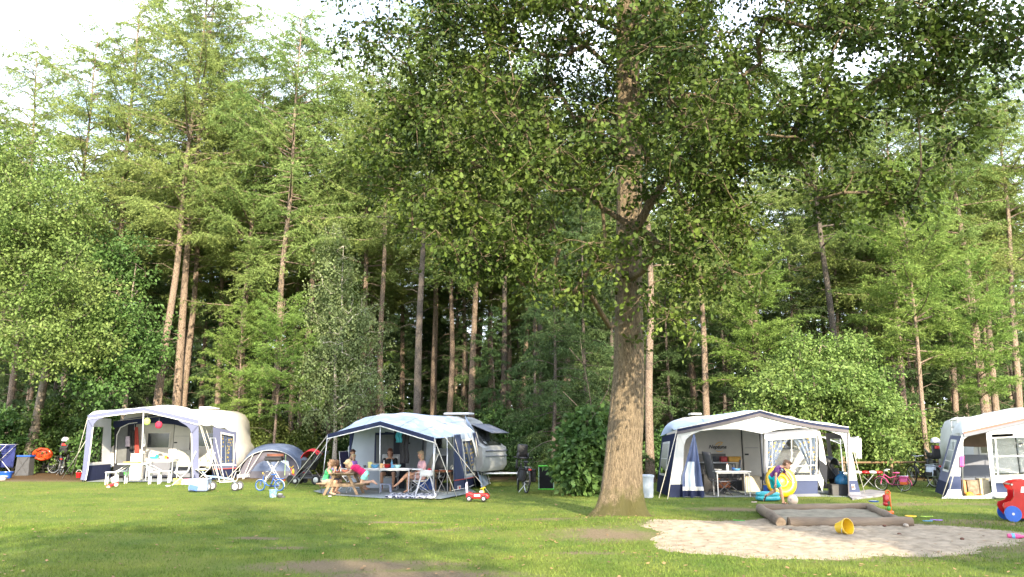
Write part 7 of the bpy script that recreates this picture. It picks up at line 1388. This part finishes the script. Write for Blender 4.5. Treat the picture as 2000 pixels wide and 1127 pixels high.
box_thing('kettle', 'red cooking pot on the kitchen shelf', 'pot', (PXZ(1413, yk, z).x, yk, z), (.20, .2, .14), RED, group=GT); box_thing('toolbox', 'amber box on the kitchen shelf', 'box', (PXZ(1434, yk, z).x, yk, z), (.36, .25, .14), mat('amber_plastic', (.55, .30, .04), .5), -.1, group=GT); cup('dark canister at the left of the kitchen shelf', (PXZ(1396, yk, z).x, yk, z), CHAR, .16, .06, group=GT)
box_thing('coolbox', 'black bag in the dark under the kitchen shelf', 'bag', (PXZ(1385, yk, .3).x, yk-.1, 0), (.45, .35, .5), BLK); box_thing('crate', 'crate of orange and red things under the kitchen shelf', 'crate', (PXZ(1410, yk, .3).x, yk-.15, .12), (.35, .3, .25), mat('orange_red_things', (.25, .05, .03), .7, vscale=14, col2=(.60, .22, .08)))
g = PXZ(1468, B3-.4, 0); box_thing('step_box', 'cream wooden box used as a step below the caravan door', 'step', (g.x, B3-.4, 0), (.44, .4, .44), mat('cream_step', (.55, .46, .34), .6), .0)
# stroller and blue bag seen through the right opening
g = PXZ(1632, F3+.9, 0); pushchair('black and grey pushchair standing inside the right end of the lettered awning', (g.x-.1, F3+1.0, 0), R(40), CHAR, mat('black_canvas', (.02, .02, .022), .9), .98)
g = PXZ(1644, F3+.55, .0); box_thing('storage_case', 'dark case low inside the right awning opening', 'case', (g.x, F3+.5, 0), (.66, .3, .30), mat('dark_case', (.05, .05, .055), .5))
t = thing('plastic_bag', 'shiny blue plastic bag resting on the dark case', 'bag', (g.x+.03, F3+.5, .31)); m_ = MB(); m_.lathe([(.16, 0), (.21, .06), (.19, .18), (.09, .27), (.05, .30), (.09, .35)], (0, 0, 0), 16); m_.build('sack', mat('blue_plastic_film', (.04, .20, .42), .25, bump=1., bscale=10), t, 'all'); m_ = MB(); m_.torus((0, 0, .31), .05, .012, (0, 0, 1), 12, 5); m_.build('knot', BLU, t, True)
# --- yellow ring, paddling pool
g = G(1529, 974); t = thing('swim_ring', 'big yellow inflatable ring leaning upright behind the boy', 'swim ring', (g.x, g.y+.0, 0)); ax = Vector((.10, -1, .28)).normalized(); c = Vector((0, .05, .44)); m_ = MB(); m_.torus(c, .30, .125, ax, 40, 14); m_.build('outer_ring', mat('yellow_vinyl', (.62, .38, .01), .3, coat=.5), t, 'all')
m_ = MB(); m_.torus(c+ax*.03, .15, .055, ax, 30, 10); m_.ell(c, (.16, .05, .16), 16, 8, rot=(-.27, 0, 0)); m_.build('inner_ring', mat('yellow_vinyl', (.8, .55, .02), .3), t, 'all')
g = G(1503, 978); t = thing('paddling_pool', 'folded turquoise paddling pool tubes on the grass behind the boy', 'paddling pool', (g.x, g.y+.12, 0))
for k in range(2):
    m_ = MB(); m0 = len(m_.v); m_.torus((0, 0, .06+.10*k), .25-.01*k, .058, (0, 0, 1), 30, 10)
    for i in range(m0, len(m_.v)): x, y, z_ = m_.v[i]; m_.v[i] = (x*1.05, y*.75, z_)
    m_.build('tube_ring', TRQ, t, 'all')
m_ = MB(); m_.lathe([(0, .02), (.24, .02)], (0, 0, 0), 20, cap=False); m_.build('pool_floor', TRQ, t)
box_thing('toy_crate', 'blue and yellow toy box behind the boy', 'toy', (PXZ(1505, F3-.35, .2).x, F3-.30, 0), (.28, .2, .34), BLU, .2, lid=YEL)
# --- rotary airer with white laundry, ironing thing
g = G(1669, 958); t = thing('rotary_airer', 'white rotary clothes airer behind the right end of the lettered awning', 'drying rack', (g.x, g.y+.8, 0)); m_ = MB(); m_.tube([(0, 0, 0), (0, 0, 1.55)], .02, 8); 
for k in range(4):
    a = R(20+90*k); e = (.75*math.cos(a), .75*math.sin(a), 1.60); m_.tube([(0, 0, 1.38), e], .011, 6); m_.tube([(0, 0, 1.55), e], .007, 5)
    for q in (.3, .5, .7, .9): b0 = Vector((0, 0, 1.38)).lerp(Vector(e), q); a2 = R(20+90*(k+1)); e2 = Vector((.75*math.cos(a2), .75*math.sin(a2), 1.60)); b1 = Vector((0, 0, 1.38)).lerp(e2, q); m_.tube([b0, b1], .004, 3)
m_.build('airer_frame', ALU, t, True)
for (dx, w_, zl, lab) in ((.44, .22, .92, 'longer white towel hanging on the rotary airer'), (.30, .16, 1.12, 'shorter white cloth hanging left of the longer white towel')):
    m_ = MB(); o = Vector((g.x+dx, g.y+.55, 0)); m_.patch(lambda u, v: o+Vector((-w_/2+w_*(u if v > .5 else .15+u*.7+.1*v), .03*math.sin(u*10+v), zl+(1.56-zl)*v)), 0, 1, 0, 1, 16, 8); tag(m_.build('hanging_towel', mat('white_cloth', (.55, .56, .58), .85), None, 'all', shell=.025), lab, 'towel', 'towels on the rotary airer')
g = G(1700, 952); t = thing('toy_stand', 'low red and white striped stand between bush and lettered awning', 'stand', (g.x, g.y+.2, 0)); m_ = MB()
for (a, b) in (((-.15, 0, 0), (.25, 0, .42)), ((.25, .1, 0), (-.15, .1, .42))): m_.tube([a, b], .012, 6)
m_.build('legs', STEEL, t, True)
for i, (x, m__) in enumerate(((-.28, WPL), (-.02, RED), (.22, WPL), (.40, RED))): m_ = MB(); m_.ell((x, .05, .46), (.15, .13, .055), 12, 8); m_.build('board_section', m__, t, 'all')
# --- sandbox of round logs
SBP = [G(1480, 1000), G(1697, 998), G(1782, 1030), G(1528, 1030)]
def log(a, b, r_, label):
    a = Vector(a); b = Vector(b); d = (b-a); L_ = d.length; t = thing('log', label, 'log', (a.x, a.y, 0), math.atan2(d.y, d.x), 'logs framing the sandbox'); m_ = MB(); rr = random.Random(int(a.x*99))
    n = 14; pts = [Vector((L_*i/n, .012*math.sin(i*.7), r_*.86+.006*math.sin(i*1.1))) for i in range(n+1)]; m_.tube(pts, [r_*(1+.04*rr.uniform(-1, 1)) for _ in pts], 16); o = m_.build('timber', LOGM, t, True)
    for x in (-.003, L_+.003):
        e = MB(); e.lathe([(0, 0), (r_*.9, 0)], (x, 0, r_*.86), 16, Matrix.Rotation(R(90), 3, 'Y'), cap=False); e.lathe([(r_*.3, 0), (r_*.34, .0)], (x+(.002 if x > 0 else -.002), 0, r_*.86), 12, Matrix.Rotation(R(90), 3, 'Y'), cap=False); e.build('sawn_end', mat('sawn_end_grain', (.20, .14, .09), .85, vscale=14, col2=(.32, .24, .16)), o)
a, b, c, d = SBP; u = (b-a).normalized()
log(a, b, .09, 'rear log of the sandbox'); log(d+Vector((.12, 0, 0)), c+Vector((0, 0, 0)), .098, 'long front log of the sandbox'); log(d+Vector((-.02, .0, 0)), a+Vector((.02, -.12, 0)), .098, 'left end log of the sandbox with a pale sawn end'); log(c+Vector((-.16, .16, 0)), b+Vector((0, -.1, 0)), .088, 'right end log of the sandbox')
m_ = MB(); pts = [a, b, c, d]; f = Q4(*[Vector((p.x, p.y, .055)) for p in (d, c, b, a)]); m_.patch(lambda u, v: f(u, v)+Vector((0, 0, .012*math.sin(u*23+3*math.sin(v*9)))), 0, 1, 0, 1, 40, 14); tag(m_.build('sandbox_sand', mat('dark_sand', (.15, .135, .10), .95, vscale=6, col2=(.25, .22, .17), bump=.7, bscale=40), None, 'all'), kind='structure')  # sand inside the logs coloured darker than the sand around
# yellow bucket on its side
g = G(1647, 1049); t = tub('sand_bucket', 'yellow plastic bucket lying on its side in the sand', 'bucket', (g.x-.04, g.y+.08, .135), .085, .125, .21, YEL, handle=-1.); t.rotation_euler = (R(78), 0, R(28))
m_ = MB(); m_.ell((0, 0, .05), (.05, .05, .03), 10, 6); m_.build('bucket_sand', mat('dark_sand', (.3, .25, .2), .95), t, 'all')
# orange toy stand with green and red faces
g = G(1735, 1005); t = thing('toy_tower', 'upright orange and red toy with a green knob standing behind the sandbox', 'toy', (g.x, g.y, 0), R(10)); m_ = MB(); m_.box((0, 0, .04), (.20, .16, .08), bev=.02); m_.box((.05, 0, .24), (.05, .10, .40), bev=.02); m_.torus((.03, 0, .44), .05, .018, (0, 1, 0), 18, 8); m_.build('stand', ORG, t, True)
m_ = MB(); m_.box((-.03, -.01, .30), (.10, .11, .22), bev=.02); m_.ell((-.05, -.02, .22), (.06, .06, .05), 10, 8); m_.build('body', RED, t, True); m_ = MB(); m_.ell((-.01, -.055, .13), (.05, .03, .055), 12, 8); m_.build('knob', GRN, t, 'all'); m_ = MB(); m_.box((-.01, -.068, .24), (.05, .012, .07)); m_.build('display', mat('dark_green_plastic', (.02, .08, .03), .4), t)
# small sand toys
g = G(1708, 998); t = thing('toy_plate', 'small navy blue lid lying on the corner of the rear log', 'toy', (g.x, g.y, .195)); m_ = MB(); m_.lathe([(0, 0), (.10, 0), (.11, .02), (0, .03)], (0, 0, 0), 18, cap=False); m_.build('rim', BLU, t, True); m_ = MB(); m_.lathe([(0, .031), (.07, .028)], (0, 0, 0), 18, cap=False); m_.build('face', WPL, t)
g = G(1779, 1013); t = thing('toy_ring', 'thin yellow toy ring lying on the sand right of the sandbox', 'toy', (g.x, g.y, .04)); m_ = MB(); m_.torus((0, 0, .01), .10, .012, (0, 0, 1), 24, 6); m_.build('ring', YEL, t, True)
def spade(label, px, py, m__, rz):
    g = G(px, py); t = thing('toy_spade', label, 'toy spade', (g.x, g.y, .05), rz, 'sand toys beside the sandbox'); m_ = MB(); m_.box((.07, 0, 0), (.09, .07, .014), bev=.004); m_.build('blade', m__, t); m_ = MB(); m_.tube([(.03, 0, 0), (-.10, 0, .01)], .010, 6); m_.tube([(-.10, -.025, .01), (-.10, .025, .01)], .010, 6); m_.build('handle', m__, t, True)
spade('purple toy spade lying on the sand at the right', 1829, 1021, mat('purple_plastic', (.28, .14, .55), .4), .1); spade('light blue toy spade lying left of the purple one', 1812, 1023, LBL, .5); spade('lime toy spade behind the purple one', 1811, 1014, mat('lime_plastic', (.40, .60, .10), .4), 2.6); spade('green toy rake on the sand left of the sandbox', 1443, 1022, GRN, .1)
spade('pale pink toy scoop at the sand edge behind the boy', 1473, 985, mat('pale_pink', (.7, .5, .5), .5), .9)
g = G(1985, 1054); t = thing('skittle', 'striped pink and light blue toy bottle lying at the right picture edge', 'toy', (g.x, g.y, .05), R(160)); t.rotation_euler = (0, R(90), R(-14)); m_ = MB(); m_.lathe([(.0, -.12), (.04, -.12), (.045, .02), (.02, .10), (.025, .14), (0, .16)], (0, 0, 0), 16, cap=False); m_.build('shell', PNK, t, True); m_ = MB(); m_.lathe([(.046, -.07), (.047, -.02)], (0, 0, 0), 16, cap=False); m_.build('band', LBL, t, True)
for (px, py, s_) in ((1757, 1051, .05), (1728, 1033, .04), (1880, 1060, .045), (1530, 1040, .03), (1545, 1041, .03), (1770, 1034, .07)):
    g = G(px, py); t = thing('pine_cone' if s_ < .06 else 'stone', {1757: 'brown cone on the sand before the sandbox', 1728: 'dark cone touching the front log', 1880: 'reddish cone on the right of the sand', 1530: 'small cone beside the pale sawn log end', 1545: 'second small cone near the sawn log end', 1770: 'flat pale stone at the right foot of the front log'}[px], 'cone' if s_ < .06 else 'stone', (g.x, g.y, .04)); m_ = MB(); m_.ell((0, 0, s_*.4), (s_, s_*.7, s_*.5), 10, 7, rot=(0, 0, px)); m_.build('scales' if s_ < .06 else 'body', mat('cone_brown', (.10, .04, .025), .8) if s_ < .06 else mat('pale_stone', (.3, .26, .22), .9), t, 'all')
# --- red rocker car on the right edge
def rocker():
    g = G(2006, 1020); t = thing('rocking_car', 'red wooden playground car with blue disc wheels at the right picture edge', 'rocker', (g.x, g.y+.1, 0), R(-14))
    side_ = [(-.36, .22), (-.30, .13), (-.20, .08), (.16, .08), (.26, .06), (.40, .10), (.48, .20), (.50, .34), (.38, .37), (.32, .42), (.30, .62), (.33, .70), (.28, .76), (.10, .80), (-.06, .79), (-.18, .75), (-.23, .71), (-.21, .64), (-.17, .60), (-.18, .48), (-.24, .40), (-.37, .36), (-.39, .30)]
    for y in (-.19, .19):
        m_ = MB(); m_.prism(side_[:12]+side_[12:], lambda a, b, c: Vector((a, c, b)), y-.02, y+.02); m_.build('side_panel', mat('red_varnish', (.38, .008, .01), .3, coat=.5), t)
        m_ = MB(); m_.prism([(-.06, .56), (.22, .56), (.18, .67), (-.03, .67)], lambda a, b, c: Vector((a, c, b)), y-.024, y+.024); m_.build('window_panel', PIPE, t)
        for x in (-.24, .30): m_ = MB(); m_.lathe([(0, -.02), (.15, -.02), (.15, .02), (0, .02)], (x, y*1.18, .16), 26, Matrix.Rotation(R(90), 3, 'X')); w = m_.build('wheel', mat('blue_varnish', (.015, .09, .42), .35, coat=.3), t, True); m_ = MB(); m_.lathe([(0, -.03), (.025, -.03), (.025, .03), (0, .03)], (x, y*1.18, .16), 10, Matrix.Rotation(R(90), 3, 'X')); m_.build('hub', STEEL, w, True)
    m_ = MB(); m_.box((0, 0, .30), (.40, .34, .03)); m_.box((.34, 0, .30), (.03, .34, .20)); m_.build('seat', mat('red_varnish', (.5, .02, .02), .3), t)
    m_ = MB(); m_.tube([(-.20, -.24, .71), (-.20, .24, .71)], .018, 8); m_.tube([(-.26, -.24, .24), (-.26, .24, .24)], .014, 8); m_.build('grab_bar', STEEL, t, True)
    m_ = MB(); m_.lathe([(.09, 0), (.09, .02)]+[(.07+.012*(k % 2), .02+.01*k) for k in range(9)]+[(.09, .11)], (0, 0, 0), 18); m_.build('spring', CHAR, t, True)
rocker()
# --- things in the far right awning doorway
p = PXZ(1900, F4+.25, 0); box_thing('fabric_basket', 'brown woven basket bag in the doorway of the far right awning', 'basket', (p.x-.02, F4+.3, .03), (.36, .26, .40), mat('brown_wicker', (.13, .10, .07), .9, bump=1., bscale=20, vscale=10, col2=(.28, .22, .16)))
box_thing('wooden_box', 'orange-brown wooden box at the left of the woven basket', 'box', (PXZ(1884, F4+.3, 0).x, F4+.3, .03), (.12, .26, .40), mat('orange_wood', (.55, .25, .10), .7)); box_thing('straw_bag', 'straw coloured bag right of the woven basket', 'bag', (PXZ(1922, F4+.35, 0).x, F4+.35, .03), (.26, .22, .44), mat('straw', (.52, .44, .30), .9, bump=1., bscale=25))
t = thing('sun_hat', 'yellow cap on the mat in the far right doorway', 'hat', (PXZ(1896, F4, 0).x, F4+.05, .03)); m_ = MB(); m_.ell((0, 0, .04), (.11, .09, .08), 14, 8); m_.build('crown_part', YEL, t, 'all'); m_ = MB(); m_.ell((.12, 0, .02), (.08, .06, .012), 12, 6); m_.build('peak', YEL, t, 'all')
t = thing('shoes', 'pair of orange sandals on the mat in the far right doorway', 'shoes', (PXZ(1914, F4, 0).x, F4+.05, .03)); 
for y in (-.05, .05): m_ = MB(); m_.ell((0, y, .02), (.11, .035, .022), 12, 6); m_.ell((.03, y, .045), (.05, .035, .02), 10, 6); m_.build('shoe', ORG, t, 'all')
t = thing('lidded_tub', 'white tub on the lawn by the far right awning', 'tub', (PXZ(1951, F4-.15, 0).x, F4-.15, 0)); m_ = MB(); m_.box((0, 0, .05), (.30, .2, .10), bev=.03); m_.build('case', WPL, t)
# side litter: white lid on the lawn
g = G(644, 972); t = thing('frisbee', 'small white lid lying on the grass before the picnic table', 'lid', (g.x, g.y, .03)); m_ = MB(); m_.lathe([(0, 0), (.045, 0), (.045, .018), (0, .02)], (0, 0, 0), 14, cap=False); m_.build('disc', WPL, t, True); m_ = MB(); m_.torus((0, 0, .012), .046, .005, (0, 0, 1), 16, 5); m_.build('rim', WPL, t, True)
# rail fence in the undergrowth at the right
t = thing('rail_fence', 'low weathered wooden rail fence in the undergrowth behind the pink bicycle', 'fence', (PXZ(1745, 28.5, 0).x, 28.5, 0)); 
for x in (-1.6, 0, 1.6, 3.2): m_ = MB(); m_.tube([(x, 0, 0), (x, 0, .95)], .05, 8); m_.build('post', WOODW, t, True)
m_ = MB(); m_.tube([(-1.8, -.05, .75), (3.4, -.05, .78)], .035, 8); m_.build('rail', mat('orange_brown_rail', (.15, .095, .05), .8), t, True)
